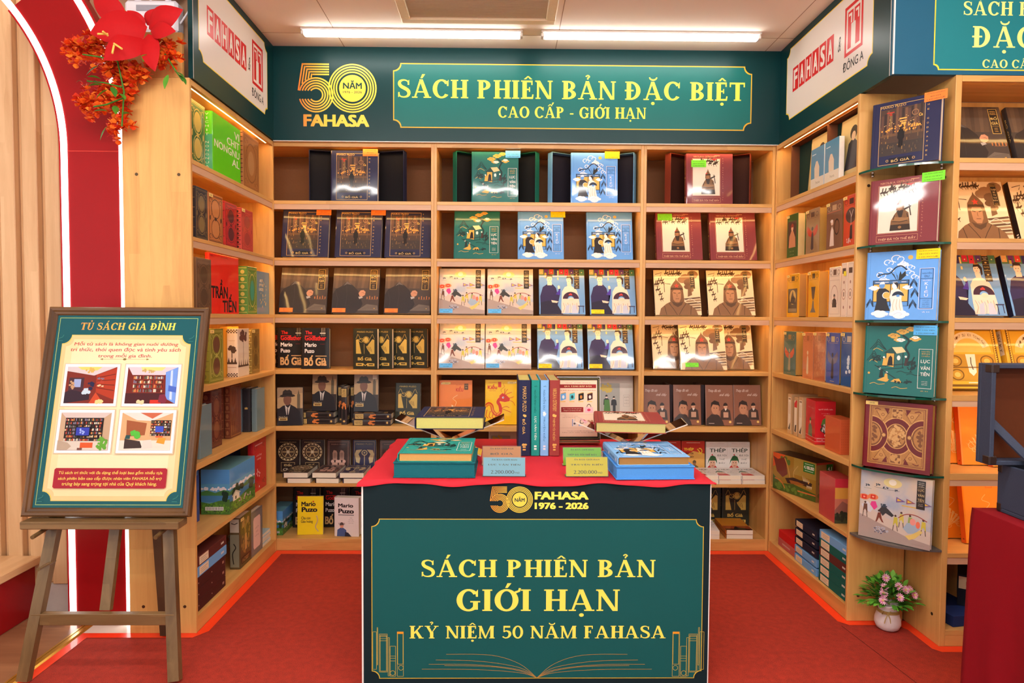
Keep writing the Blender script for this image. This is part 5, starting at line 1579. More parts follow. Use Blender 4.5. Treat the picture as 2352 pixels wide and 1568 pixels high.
def landscape(a):
    a.rect(0, .45, 1, 1, (96, 164, 206)); a.rect(0, .68, 1, 1, (86, 152, 214))
    a.blobs(.5, .57, .5, .035, 26, .05, (236, 232, 236), 2, .5); a.poly([(0, .5), (.2, .54), (.5, .48), (.8, .55), (1, .52), (1, .38), (0, .38)], (72, 128, 70))
    a.rect(0, .27, 1, .42, (70, 128, 176)); a.poly([(0, 0), (0, .28), (.3, .24), (.6, .3), (1, .34), (1, 0)], (74, 118, 52))
    a.blobs(.5, .14, .5, .12, 60, .03, (96, 150, 50), 4, .8); a.blobs(.5, .10, .5, .09, 30, .02, (52, 74, 50), 5, .8)
    a.blobs(.84, .40, .09, .09, 16, .05, (38, 62, 44), 6, .9)
def landscape_house(a):
    landscape(a); a.blobs(.3, .46, .25, .08, 20, .045, (36, 60, 40), 9, 1.2); a.poly([(.12, .24), (.12, .36), (.22, .44), (.36, .36), (.36, .24)], (240, 232, 210)); a.poly([(.08, .36), (.22, .47), (.42, .36), (.36, .35), (.22, .43), (.13, .34)], (206, 200, 180)); a.rect(.2, .26, .25, .33, (80, 66, 50)); a.blobs(.6, .2, .3, .06, 14, .02, (222, 180, 200), 3, .8)
def landscape_tag(a):
    landscape(a); a.rect(.14, .09, .78, .17, (232, 226, 222))
    for k in range(18): a.rect(.17 + k * .033, .10, .185 + k * .033, .16, (90, 90, 96) if k % 3 else (160, 160, 164))
case_kind('landscape', .33, .226, .142, (104, 160, 176), landscape_house, landscape_tag, None, name='boxed_set')
book_kind('maptall', .152, .27, .055, (92, 74, 44), lambda a: (a.frame(.03, .02, .97, .98, .03, (60, 46, 30)), a.blobs(.5, .6, .4, .35, 40, .06, (150, 120, 60), 3, .6), a.oval(.3, .84, .12, .07, (170, 130, 80)), a.oval(.7, .86, .12, .07, (170, 130, 80)), a.poly([(.4, .3), (.42, .62), (.58, .62), (.6, .3)], (190, 150, 90)), a.rect(.1, .06, .9, .2, (60, 40, 26)), a.text('HOBBY', .5, .13, .6, .08, (190, 150, 90))), lambda a: (a.rect(.08, .72, .92, .98, (190, 180, 160)), a.line([(.2, .9), (.5, .88), (.8, .91)], .08, (60, 50, 44)), a.rect(.08, .04, .92, .68, (130, 126, 104)), a.line([(.4, .1), (.3, .3), (.6, .42), (.4, .5)], .1, (40, 36, 30), True)))
book_kind('pinklabel', .16, .25, .03, (122, 116, 118), lambda a: (a.frame(.04, .03, .96, .97, .015, (90, 86, 90)), notch_label(a)), None)
def notch_label(a):
    a.poly([(.16, .2), (.22, .14), (.74, .14), (.8, .2), (.8, .78), (.74, .84), (.22, .84), (.16, .78)], (232, 196, 190)); a.lines(['sách', 'nhỏ', 'hồng'], .48, .6, [.3, .2, .34], .05, .09, (176, 130, 130), bold=0)
# cases with a linen skin, a paper label and a small emblem on the spine
def case_art(label=(228, 208, 178), mark=(226, 220, 206)):
    def f(a):
        a.rect(.06, .12, .36, .9, label)
        for k in range(3): a.rect(.10, .26 + .18 * k, .32 - .04 * (k % 2), .31 + .18 * k, (170, 150, 124))
        for k in range(3): a.rect(.80 + .035 * k, .38, .825 + .035 * k, .60, mark)
    return f
for nm, c in (('case_brown', (92, 40, 34)), ('case_blue', (112, 166, 220)), ('case_navy', (28, 30, 50)), ('case_green', (16, 92, 84))):
    case_kind(nm, .305, .046, .25, c, case_art(), None, mk=cloth, name='presentation_case')
case_kind('case_plain', .30, .05, .25, (74, 30, 26), lambda a: [a.oval(u, .5, .012, .06, (190, 150, 130), 8) for u in (.06, .5)] + [a.rect(.88, .36, .94, .6, (176, 130, 110))], None, mk=cloth, name='presentation_case')
case_kind('case_red', .30, .06, .22, (206, 26, 26), None, None, mk=cloth, name='presentation_case')
case_kind('case_pink', .30, .06, .22, (190, 96, 88), lambda a: a.rect(.25, .4, .7, .62, (206, 160, 150)), None, mk=cloth, name='presentation_case')

# right bookcase
def badge(a, c=(50, 40, 34), v=.88):
    a.rect(.38, v - .06, .64, v + .05, c); a.ring(.18, v - .01, .1, .05, .02, c); a.ring(.82, v - .01, .1, .05, .02, c); a.rect(.12, v - .085, .88, v - .08, c)
def emblem_book(c, c2, fig, wing=None):
    def f(a):
        badge(a, c2)
        if wing:
            for s in (-1, 1): a.poly([(.5, .48), (.5 + s * .36, .64), (.5 + s * .40, .52), (.5 + s * .28, .42), (.5 + s * .08, .38)], wing)
        a.poly([(.40, .12), (.44, .44), (.5, .52), (.58, .44), (.60, .12), (.5, .08)], fig); a.oval(.5, .56, .07, .045, fig); a.rect(.35, .04, .65, .05, c2)
    return f
book_kind('bluewhite', .138, .2, .026, (96, 150, 176), lambda a: (a.rect(0, 0, 1, .24, (226, 214, 190)), a.poly([(.3, .24), (.28, .5), (.4, .66), (.52, .66), (.66, .5), (.66, .24)], (226, 206, 176)), a.text('hoa', .55, .12, .3, .07, (150, 130, 100)), a.rect(.1, .84, .4, .86, (220, 230, 230))), soft=True, pages=paint((240, 234, 222), .8))
book_kind('painting', .2, .28, .012, (206, 176, 112), lambda a: (a.rect(.05, .1, .95, .95, (214, 190, 130)), a.oval(.6, .72, .16, .12, (70, 52, 40)), a.poly([(.3, .1), (.4, .55), (.6, .64), (.85, .5), (.95, .1)], (60, 56, 60)), a.oval(.6, .66, .09, .08, (226, 190, 150))))
book_kind('greenlady', .138, .245, .045, (52, 92, 34), lambda a: (a.rect(.12, .24, .86, .84, (70, 54, 44)), a.poly([(.2, .24), (.25, .5), (.42, .62), (.58, .62), (.78, .46), (.82, .24)], (206, 140, 96)), a.oval(.5, .68, .1, .07, (226, 176, 136)), a.polys([[(.38, .7)] + ellipse(.5, .7, .13, .09, 10, PI, 0)], (150, 60, 40)), a.lines(['ĐÔ THỊ', 'CỔ XƯA'], .5, .15, .4, .04, .07, (150, 160, 110))), pages=paint((214, 190, 130), .7))
book_kind('taupe', .15, .235, .05, (150, 116, 78), emblem_book(None, (90, 66, 48), (70, 56, 56), (190, 62, 40)), pages=GILT)
book_kind('mirror', .155, .235, .05, (124, 84, 60), lambda a: (badge(a, (190, 150, 110)), a.ring(.68, .46, .16, .17, .03, (50, 34, 28)), a.poly([(.24, .08), (.30, .40), (.38, .50), (.48, .40), (.52, .08)], (232, 206, 186)), a.oval(.38, .56, .08, .05, (226, 190, 160)), a.oval(.36, .60, .09, .035, (236, 220, 206)), a.rect(.06, .78, .94, .79, (190, 80, 50))), pages=GILT)
book_kind('tree', .142, .24, .05, (206, 70, 34), lambda a: (badge(a, (80, 40, 30)), a.oval(.5, .6, .34, .15, (80, 56, 50)), a.line([(.5, .4), (.5, .6), (.4, .7)], .02, (226, 206, 190)), a.line([(.5, .56), (.62, .7)], .02, (226, 206, 190)), a.poly([(.42, .14), (.45, .40), (.58, .42), (.6, .14)], (50, 34, 34)), a.blobs(.4, .12, .2, .04, 9, .03, (226, 190, 180), 3, .7)), pages=GILT)
book_kind('yellowrider', .155, .24, .045, (230, 166, 34), lambda a: (badge(a, (90, 66, 40), .9), a.rect(.12, .10, .86, .66, (90, 76, 62)), a.oval(.5, .46, .26, .17, (206, 170, 90)), a.poly([(.3, .32), (.4, .5), (.5, .62), (.58, .5), (.72, .42), (.66, .30)], (70, 60, 54)), a.rect(.16, .12, .82, .2, (150, 130, 96))), pages=paint((176, 130, 70), .5))
book_kind('yellowvase', .118, .24, .052, (230, 160, 26), lambda a: (badge(a, (90, 66, 40), .9), a.poly([(.3, .66), (.7, .66), (.6, .42), (.5, .36), (.4, .42)], (90, 74, 60)), a.poly([(.46, .36), (.54, .36), (.6, .2), (.76, .1), (.24, .1), (.4, .2)], (120, 110, 100))), pages=paint((190, 140, 70), .5))
def art_cameo(a):
    badge(a, (110, 84, 70), .9); a.frame(.1, .06, .9, .74, .012, (190, 150, 130)); a.oval(.5, .42, .3, .22, (190, 150, 130)); a.oval(.5, .42, .27, .2, (236, 214, 192)); figure(a, .5, .36, .22, (60, 48, 46), (170, 130, 110), (80, 70, 66))
book_kind('cameo', .115, .245, .05, (238, 216, 190), art_cameo)
def spine_cream(a):
    a.rect(.2, .80, .8, .90, (90, 70, 60)); a.ring(.5, .42, .34, .1, .06, (190, 140, 120)); a.rect(.42, .38, .58, .46, (120, 90, 80)); a.frame(.06, .03, .94, .97, .03, (206, 170, 150)); a.oval(.5, .64, .1, .03, (160, 110, 96)); a.oval(.5, .18, .1, .03, (160, 110, 96))
case_kind('creamspine', .05, .255, .13, (236, 212, 186), spine_cream, name='hardcover_book')
book_kind('tealwing', .155, .245, .045, (74, 104, 92), emblem_book(None, (150, 120, 70), (150, 140, 110), (196, 84, 50)), pages=GILT)
book_kind('copper', .118, .245, .03, (206, 122, 74), emblem_book(None, (170, 96, 56), (226, 196, 150)))
book_kind('copperfoil', .124, .25, .03, (186, 108, 70), lambda a: (a.blobs(.5, .5, .4, .4, 40, .05, (200, 126, 84), 3, .6), badge(a, (150, 80, 50))), mk=lambda c: paint(c, .3, coat=.8))
book_kind('bluefig', .13, .25, .03, (66, 88, 158), emblem_book(None, (190, 170, 120), (60, 52, 60), (110, 100, 120)), pages=GILT)
book_kind('deepblue', .14, .255, .03, (34, 82, 140), lambda a: (badge(a, (190, 180, 160)), a.blobs(.5, .4, .2, .2, 7, .07, (214, 226, 232), 3, .5)))
case_kind('beigespine', .045, .225, .15, (196, 156, 110), lambda a: (a.rect(.12, .1, .88, .92, (232, 218, 196)), a.poly([(.2, .12), (.4, .24), (.3, .14), (.8, .3), (.7, .1)], (60, 52, 46)), a.rect(.2, .86, .8, .9, (150, 120, 90)), a.rect(.25, .5, .75, .8, (222, 204, 180))), name='hardcover_book')
case_kind('beigered', .040, .215, .15, (196, 156, 110), lambda a: (a.rect(.12, .1, .88, .92, (232, 218, 196)), a.poly([(.12, .74), (.12, .84), (.5, .92), (.88, .92), (.88, .74)], (206, 44, 44)), a.poly([(.2, .12), (.4, .28), (.8, .3), (.7, .1)], (60, 52, 46))), name='hardcover_book')
def art_redbox(a):
    a.text('người thiếu niên', .5, .82, .7, .05, (240, 200, 190), shear=.2); a.lines(['truyện', 'dài'], .5, .72, [.4, .2], .02, .04, (230, 170, 160), bold=0)
    a.blobs(.5, .40, .22, .1, 26, .06, (60, 70, 60), 3, .7); a.poly([(.3, .46), (.36, .58), (.5, .62), (.66, .58), (.7, .46)], (86, 130, 60)); a.blobs(.5, .38, .2, .08, 16, .04, (214, 206, 200), 5, .7)
    a.rect(0, .07, 1, .075, (240, 210, 200)); a.rect(0, .15, 1, .155, (240, 210, 200)); a.frame(.1, .085, .34, .14, .01, (240, 210, 200)); a.frame(.38, .085, .62, .14, .01, (240, 210, 200)); a.frame(.66, .085, .9, .14, .01, (240, 210, 200)); a.oval(.5, .22, .04, .025, (240, 220, 210))
def side_redbox(a):
    figure(a, .5, .42, .26, (110, 120, 96), (206, 170, 140), (84, 110, 50)); a.text('thiếu niên', .5, .83, .6, .05, (206, 130, 110), shear=.2); a.rect(0, .07, 1, .075, (240, 210, 200)); a.rect(0, .15, 1, .155, (240, 210, 200))
case_kind('redbox', .1, .225, .15, (202, 30, 38), art_redbox, side_redbox, name='boxed_set')
case_kind('orangebox', .075, .168, .16, (204, 92, 50), lambda a: [a.oval(.08 + .12 * i, .06 + .075 * j, .022, .010, (176, 76, 42), 6) for i in range(8) for j in range(12)], None, name='boxed_set')
def art_beast(a):
    a.rect(0, 0, 1, 1, (150, 116, 40)); a.poly([(0, .6), (0, 1), (.3, 1), (.2, .78)], (206, 84, 36)); a.rect(.5, .55, 1, 1, (160, 136, 60)); a.poly([(0, 0), (1, 0), (1, .2), (.5, .28), (.2, .2), (0, .4)], (70, 92, 36))
    a.blobs(.3, .86, .12, .08, 14, .04, (80, 110, 46), 3, 1.2); a.poly([(0, .9), (.12, .84), (.3, .95), (.36, .5), (.24, .38), (.1, .5)], (110, 44, 32))
    a.line([(.28, .92), (.36, .7), (.42, .4)], .02, (190, 140, 70), True); a.line([(.6, .8), (.5, .6), (.52, .42)], .012, (190, 160, 90), True)
    a.poly([(.3, .38), (.5, .46), (.66, .44), (.8, .48), (.92, .44), (.9, .34), (.8, .32), (.66, .34), (.5, .28), (.36, .26)], (58, 40, 36)); a.poly([(.4, .36), (.6, .38), (.76, .36), (.6, .30), (.44, .28)], (150, 92, 40))
    for k in range(5): a.poly([(.72 + .03 * k, .44), (.70 + .035 * k, .60 - .02 * k), (.745 + .03 * k, .45)], (206, 190, 150))
    for k in range(4): a.poly([(.8 + .03 * k, .36), (.81 + .03 * k, .27), (.825 + .03 * k, .36)], (220, 206, 170))
    a.oval(.84, .43, .012, .02, (240, 180, 60)); a.blobs(.4, .12, .4, .08, 40, .03, (96, 124, 50), 7, 1.2); a.line([(.05, .3), (.2, .26), (.3, .1)], .02, (196, 110, 50), True); a.line([(.6, .14), (1, .16)], .02, (206, 110, 60))
    a.rect(.72, .70, .97, .96, (28, 118, 44)); a.text('4.100.000', .845, .83, .22, .09, (240, 244, 236), bold=.03); a.rect(.75, .91, .94, .925, (200, 230, 200)); a.rect(.75, .735, .94, .75, (200, 230, 200))
def side_beast(a):
    a.rect(0, 0, 1, 1, (156, 120, 66)); a.blobs(.5, .3, .4, .3, 40, .08, (120, 104, 60), 3, .6); a.rect(.6, .7, .98, .96, (28, 118, 44)); a.text('4.1', .8, .83, .24, .1, (240, 244, 236), bold=.03); a.rect(.0, .95, 1, 1, (176, 60, 40))
case_kind('beast', .325, .212, .118, (150, 50, 36), art_beast, None, side_beast, name='boxed_set', top=lambda a: a.rect(0, 0, 1, 1, (60, 40, 34)))
def art_dusk(a):
    a.rect(0, .8, 1, 1, (206, 50, 66)); a.rect(0, .55, 1, .8, (226, 164, 70)); a.rect(0, .3, 1, .55, (206, 120, 96)); a.poly([(0, .3), (.4, .5), (1, .36), (1, .2), (0, .2)], (150, 96, 84)); a.rect(0, 0, 1, .22, (66, 70, 50)); a.blobs(.5, .16, .5, .09, 26, .08, (44, 50, 40), 3, .5)
case_kind('dusk', .09, .218, .17, (190, 70, 70), art_dusk, None, name='boxed_set')

# front right bookcase
def art_gold(a):
    G, D = (214, 166, 50), (120, 84, 24)
    a.frame(.04, .03, .96, .97, .03, D); a.frame(.09, .06, .91, .94, .008, D)
    for k in range(26): a.oval(.065, .05 + k * .036, .01, .008, (240, 214, 120), 6); a.oval(.935, .05 + k * .036, .01, .008, (240, 214, 120), 6)
    a.polys([[(.5 + .36 * math.cos(t), .58 + .34 * math.sin(t)) for t in [PI * k / 16 for k in range(17)]]], (236, 206, 110)); a.polys(arcstrip(.5, .58, .36, .34, .12, .11, .1 * PI, .9 * PI, 16), (244, 234, 206))
    for k, ch in enumerate('ĐẠI VIỆT SỬ KÝ TOÀN THƯ'):
        t = .86 * PI - k * .72 * PI / 22
        if ch != ' ': a.text(ch, .5 + .30 * math.cos(t), .58 + .285 * math.sin(t), .026, .045, (110, 80, 40), bold=.01)
    a.rect(.1, .12, .9, .55, (196, 150, 48)); a.poly([(.42, .55), (.44, .26), (.5, .2), (.56, .26), (.58, .55)], (244, 236, 214))
    for (u, v) in ((.24, .44), (.76, .44), (.24, .22), (.76, .22)): a.ring(u, v, .11, .09, .02, D); a.oval(u, v, .05, .04, (232, 196, 100))
    a.rect(.1, .33, .9, .345, D); a.line([(.5, .5), (.49, .4), (.51, .3)], .016, (90, 70, 50)); a.rect(.4, .085, .62, .10, (244, 236, 214))
book_kind('goldhist', .275, .285, .045, (226, 182, 54), art_gold, lambda a: (a.rect(.2, .55, .8, .95, (240, 236, 226)), a.text('SỬ KÝ', .5, .75, .4, .3, (60, 50, 40), rot=1)))
def art_amber(a):
    for k in range(9): a.poly([(.5, .18), (.12 + .085 * k, .34 + .045 * (4 - abs(4 - k))), (.18 + .085 * k, .32 + .045 * (4 - abs(4 - k)))], (252, 210, 130))
    for (u, v) in ((.3, .3), (.62, .34), (.46, .26), (.74, .28)): a.ring(u, v, .12, .06, .016, (252, 206, 130), 0, 1.6 * PI); a.ring(u + .05, v - .06, .08, .04, .014, (252, 206, 130), .5 * PI, 2 * PI)
    a.line([(.55, .5), (.7, .6), (.5, .66), (.6, .74)], .012, (252, 214, 150), True); a.frame(.62, .84, .80, .97, .01, (206, 80, 40)); a.text('Kiều', .71, .905, .14, .06, (206, 70, 40), bold=.02); a.rect(.86, .88, .96, .97, (150, 100, 50)); a.rect(.78, .05, .82, .06, (190, 90, 40))
book_kind('amberkieu', .175, .285, .028, (244, 150, 40), art_amber, lambda a: (a.rect(0, 0, 1, 1, (226, 96, 30)), a.rect(.2, .9, .8, .98, (110, 50, 26)), a.oval(.5, .06, .2, .012, (150, 70, 30))))
def art_ornate_burg(a):
    G, D, B = (176, 124, 68), (122, 76, 42), (104, 34, 34)
    a.rect(.075, .06, .93, .94, G); a.frame(.10, .08, .905, .92, .008, B); a.frame(.125, .10, .88, .90, .006, D)
    def mesh(u, v, ru, rv, c, n=26):
        a.blobs(u, v, ru, rv, n, .022, c, int(u * 100 + v * 10), .85)
    for u, a0, a1 in ((.5, 0, 2 * PI), (.127, -PI / 2, PI / 2), (.878, PI / 2, 1.5 * PI)):
        a.ring(u, .5, .235, .26, .075, B, a0, a1, 30); a.ring(u, .5, .25, .275, .014, (206, 156, 92), a0, a1, 30); a.ring(u, .5, .165, .185, .012, (206, 156, 92), a0, a1, 30); a.ring(u, .5, .15, .175, .02, D, a0, a1, 30)
    mesh(.5, .5, .12, .15, D, 60); mesh(.5, .5, .12, .15, (206, 160, 100), 40); a.line([(.46, .47), (.55, .55), (.62, .57)], .022, (206, 156, 92), True)
    mesh(.17, .5, .03, .13, D, 16); mesh(.84, .5, .03, .13, D, 16)
    for v in (.83, .17): a.rect(.42, v - .07, .58, v + .07, D); a.frame(.42, v - .07, .58, v + .07, .008, (206, 156, 92)); mesh(.5, v, .06, .05, (196, 146, 86), 20)
    for su in (-1, 1):
        for sv in (-1, 1):
            u, v = .5 + su * .215, .5 + sv * .27
            a.poly([(u - .1, v + sv * .08), (u + .1, v + sv * .08), (u, v - sv * .07)], (190, 138, 78)); a.line([(u - .1, v + sv * .08), (u, v - sv * .07), (u + .1, v + sv * .08)], .010, D); a.ring(u, v + sv * .03, .025, .022, .008, D)
            a.poly([(.5 + su * .12, .5 + sv * .40), (.5 + su * .2, .5 + sv * .40), (.5 + su * .14, .5 + sv * .31)], B); a.line([(.5 + su * .34, .5 + sv * .37), (.5 + su * .31, .5 + sv * .385), (.5 + su * .25, .5 + sv * .37)], .012, B, True)
    for u in (.31, .69): a.oval(u, .5, .04, .036, D); a.oval(u, .5, .026, .024, (206, 156, 92))
book_kind('ornateburg', .265, .297, .055, (112, 26, 34), art_ornate_burg, None, pages=GILT, mk=lambda c: leather(c))
case_kind('bigcase', .30, .062, .24, (30, 46, 96), lambda a: (a.rect(.02, .14, .62, .86, (228, 212, 170)), a.lines(['HỘP SÁCH'], .3, .5, .3, .3, .3, (150, 130, 96), bold=0)), None, mk=cloth, name='presentation_case')
case_kind('bigcase_black', .30, .2, .24, (26, 30, 42), lambda a: (a.rect(.02, .55, .95, .94, (228, 212, 170)), a.text('BỘ SÁCH', .3, .74, .3, .2, (150, 130, 96))), None, mk=cloth, name='presentation_case')
# ------------------------------------------------------------------ where the books stand
ROW = {i + 1: LEVELS[i][0] for i in range(7)}
def bk(kind, px, row, label, y=4.0, lean=0, yaw=0, st=None, group=None, z=None, **kw):
    """rear bookcases: the photo column of the middle of the cover gives its place along the shelf"""
    z = ROW[row] if z is None else z
    p = at(px, 727, Y=y + .03)
    K = KINDS[kind]
    hw = (K['w'] / 2 * math.cos(math.radians(yaw)) + (K['t'] * math.sin(abs(math.radians(yaw))) if yaw else 0)) * kw.get('scale', 1.0) + .005
    x = p.x
    for a_, b_ in ((-1.50, -.413), (-.413, .818), (.818, 1.595)):
        if a_ < x < b_: x = min(max(x, a_ + .018 + hw), b_ - .018 - hw); break
    return book(kind, x, y, z, yaw, lean, label, group, st, **kw)
def lf(kind, px, row, label, X=-1.372, lean=0, yaw=90, st=None, group=None, z=None, anchor='l', **kw):
    """left bookcase: covers face the aisle, spine towards the door"""
    p = at(px, 727, X=X)
    return book(kind, X, p.y, ROW[row] if z is None else z, yaw, lean, label, group, st, anchor=anchor, **kw)
def rt(kind, px, row, label, X=1.62, lean=0, yaw=-90, st=None, group=None, z=None, anchor='r', **kw):
    p = at(px, 727, X=X)
    return book(kind, X, p.y, ROW[row] if z is None else z, yaw, lean, label, group, st, anchor=anchor, **kw)

ORG, GRN, YLW, BLU = (250, 128, 52), (120, 226, 50), (250, 214, 20), (92, 180, 240)

# opened clamshell cases on the top shelf
def clamshell(px0, px1, row, color, lining, label, y=3.965, group='opened cases on the top shelf', frame=None, hh=.309):
    """two linen trays joined by a spine, stood open like a book"""
    p0, p1 = frame if frame else (at(px0, 727, Y=y).x, at(px1, 727, Y=y).x)
    C, L = cloth(color), cloth(lining)
    W = (p1 - p0) / 2
    tw = .285
    ang = math.acos(min(.99, max(.6, (W - .02) / tw)))
    t = thing('clamshell_case', label, 'book case', ((p0 + p1) / 2, y + tw * math.sin(ang), ROW[row] + .0006), 0, group)
    for s in (-1, 1):
        mb = MB()
        mb.tf = Matrix.Rotation(s * ang * -1 if s > 0 else ang, 4, 'Z') if True else None
        def bx(x0, y0, z0, x1, y1, z1, m): mb.box(s * x0, y0, z0, s * x1, y1, z1, m, .001)
        th, dp = .004, .048
        bx(.015, -th, 0, .015 + tw, 0, hh, C)
        bx(.015, -dp, 0, .015 + tw, -th, th, C); bx(.015, -dp, hh - th, .015 + tw, -th, hh, C)
        bx(.015 + tw - th, -dp, th, .015 + tw, -th, hh - th, C); bx(.015, -dp, th, .015 + th, -th, hh - th, C)
        tr = mb.build('tray', t)
        m2 = MB(); m2.tf = mb.tf
        m2.box(s * (.015 + th), -th - .0012, th, s * (.015 + tw - th), -th - .0002, hh - th, L)
        m2.build('lining', tr)
    mb = MB(); mb.box(-.018, -.002, 0, .018, .002, hh, C, .001); mb.build('case_spine', t)
    return t
clamshell(711, 937, 1, (26, 32, 60), (16, 14, 20), 'opened navy case with black lining under the golden anniversary emblem')
clamshell(1037, 1239, 1, (16, 96, 78), (22, 24, 24), 'opened green case with dark lining on the top shelf')
clamshell(1253, 1459, 1, (104, 160, 206), (26, 24, 36), 'opened light blue case with dark lining on the top shelf')
clamshell(1519, 1721, 1, (116, 46, 28), (52, 22, 14), 'opened red brown case on the top shelf of the maroon book bay')

bk('navy', 817, 1, 'navy city night book with orange label standing before the opened navy case', 3.89, 3, st=S_lim(ORG, .84, .96))
bk('teal', 1136, 1, 'green pine and litter book with blue label before the opened green case', 3.89, 3, st=S_lim(BLU, .88, .955, 'LỤC VÂN TIÊN', '2.200.000VNĐ'))
bk('blue', 1361, 1, 'light blue couple book with yellow label before the opened blue case', 3.89, 3, st=S_lim(YLW, .88, .955, 'TRUYỆN KIỀU', '2.200.000VNĐ'))
bk('maroon', 1622, 1, 'maroon soldier book with green label before the opened red brown case', 3.89, 3, st=S_lim(GRN, .26, .80, 'THÉP ĐÃ TÔI THẾ ĐẤY', '2.300.000VNĐ'))
LN = 13
bk('navy', 703, 2, 'navy city night book with orange label, beside the lime book bookcase', 3.935, LN, 3, st=S_lim(ORG, .88, .95))
bk('navy', 824, 2, 'navy city night book with orange label in the middle of its shelf row', 3.935, LN, 1, st=S_lim(ORG, .92, .955))
bk('navy', 937, 2, 'navy city night book without any label on the second shelf', 3.935, LN, 0)
bk('teal', 1095, 2, 'green pine and litter book without label on the second shelf', 3.935, LN)
bk('blue', 1241, 2, 'light blue couple book with yellow label on the second shelf', 3.935, LN, st=S_lim(YLW, .88, .95, 'TRUYỆN KIỀU', '2.200.000VNĐ'))
bk('blue', 1398, 2, 'light blue couple book without label on the second shelf', 3.935, LN, -2)
bk('maroon', 1557, 2, 'maroon soldier book with green label on the second shelf', 3.935, LN, -1, st=S_lim(GRN, .2, .90, 'THÉP ĐÃ TÔI THẾ ĐẤY', '2.300.000VNĐ'))
bk('maroon', 1680, 2, 'maroon soldier book without label on the second shelf', 3.935, LN, -3)
LS = 19
for px, lab, yw in ((697, 'grey dark suit book nearest the lime book bookcase', 3), (817, 'grey dark suit book in the middle of three', 2), (936, 'grey dark suit book beside the bay divider', 0)):
    bk('suit', px, 3, lab + ', orange label at its foot', 3.905, LS, yw, st=S_std(ORG))
for row, pxs in ((3, ((1055, 1172), (1291, 1407))), (4, ((1054, 1168), (1288, 1404)))):
    w_ = {3: 'third', 4: 'fourth'}[row]
    bk('proc', pxs[0][0], row, 'pale watercolour procession book at the end of the %s shelf' % w_, 3.905, LS, 1, st=S_std(BLU, title='LỤC VÂN TIÊN'))
    bk('proc', pxs[0][1], row, 'pale watercolour procession book beside the fan couple book on the %s shelf' % w_, 3.905, LS, 0, st=S_std(BLU, title='LỤC VÂN TIÊN'))
    bk('pair', pxs[1][0], row, 'couple with a fan book beside the procession book on the %s shelf' % w_, 3.905, LS, 0, st=None if row == 3 else S_std(YLW, title='TRUYỆN KIỀU'))
    bk('pair', pxs[1][1], row, 'couple with a fan book beside the bay divider on the %s shelf' % w_, 3.905, LS, -1, st=S_std(YLW, title='TRUYỆN KIỀU'))
bk('scarf', 1556, 3, 'cream pointed cap soldier book beside the divider on the third shelf', 3.905, LS, -2)
bk('scarf', 1678, 3, 'cream pointed cap soldier book beside the corner on the third shelf', 3.905, LS, -4)
bk('scarf', 1552, 4, 'cream soldier book half hidden behind its neighbour on the fourth shelf', 3.955, LS, -1)
bk('scarf', 1616, 4, 'cream soldier book with green label, foremost of three on the fourth shelf', 3.885, LS, -2, st=S_std(GRN, .24, .10, 'THÉP ĐÃ TÔI'))
bk('scarf', 1678, 4, 'cream soldier book behind the labelled one, beside the corner', 3.95, LS, -4)

# fourth shelf, emblem bay: black and olive novels
bk('novel', 623, 4, 'black novel with red title, cut off by the bookcase corner', 4.05, 0, 0)
bk('novel', 672, 4, 'black novel with red title in the middle of the fourth shelf group', 4.0, 0, 4)
bk('novel', 727, 4, 'black novel with red title, foremost and fully visible on the fourth shelf', 3.93, 2, 4)
for i, px in enumerate((841, 875, 915, 955)):
    bk('olive', px, 4, ('olive gilt novel with its whole cover showing on the fourth shelf', 'olive gilt novel directly behind the foremost olive one', 'olive gilt novel third along from the foremost olive one', 'olive gilt novel beside the bay divider on the fourth shelf')[i], 3.92 + .042 * i, 0, -12)
# fifth shelf
z5 = ROW[5]
bk('hat', 668, 5, 'turned novel with a man in a hat, alone at the shelf end', 3.872, 2, 8)
def spine_out(kind, px, z, y, label, group=None, lean=0, **kw):
    """stands with its spine to the viewer"""
    p = at(px, 727, Y=y)
    return book(kind, p.x + KINDS[kind]['t'] / 2, y, z, 90, 0, label, group, anchor='l', **kw)
def lie_spine(kind, px, z, y, label, group=None):
    """lies flat, spine to the viewer"""
    p = at(px, 727, Y=y)
    K = KINDS[kind]
    r = book(kind, p.x + K['h'] / 2, y + K['w'] / 2, z, 90, 90, label, group)
    return r
def lie_hat(cx, z, y, label):
    return book('hat', cx + .1125, y + .0725, z, 90, 90, label)
lie_hat(-1.128, z5, 3.925, 'lying novel at the foot of the stack under the hat novel nearer the corner')
lie_hat(-.784, z5, 3.88, 'lying novel at the foot of the stack under the hat novel nearer the divider')
lie_hat(-1.136, z5 + .0368, 3.93, 'lying novel directly beneath the standing hat novel nearer the corner')
lie_hat(-.780, z5 + .0368, 3.885, 'lying novel directly beneath the standing hat novel nearer the divider')
bk('hat', 746, 5, 'hat novel standing on two lying novels, nearer the corner', 3.95, 5, 0, z=z5 + .0745)
bk('hat', 842, 5, 'hat novel with pale round seals standing on two lying novels, nearer the divider', 3.93, 5, 0, z=z5 + .0745, st=((226, 214, 190), .86, .92, .026, .026, (' ',)))
for X_, y_, lab in ((-.976, 3.99, 'upright hat novel spine against the novel nearer the corner'), (-.938, 3.915, 'upright hat novel spine, middle and lowest of three'), (-.900, 3.99, 'upright hat novel spine against the novel nearer the divider')):
    book('hat', X_, y_, z5, 90, 0, lab, anchor='l')
bk('olive', 937, 5, 'olive gilt novel alone behind the acrylic book stand', 3.95, 4, -6)
bk('orange', 1041, 5, 'orange flower cover book on the shelf behind the table', 3.93, 6, 0, st=S_tag(.22, .93, .05, .012))
bk('dragon', 1152, 5, 'bright yellow book with a red dragon behind the table', 3.92, 6, 0, st=S_tag(.82, .93, .045, .012))
bk('grey', 1415, 5, 'grey book with painted couple behind the gift poster', 3.96, 5, 0)
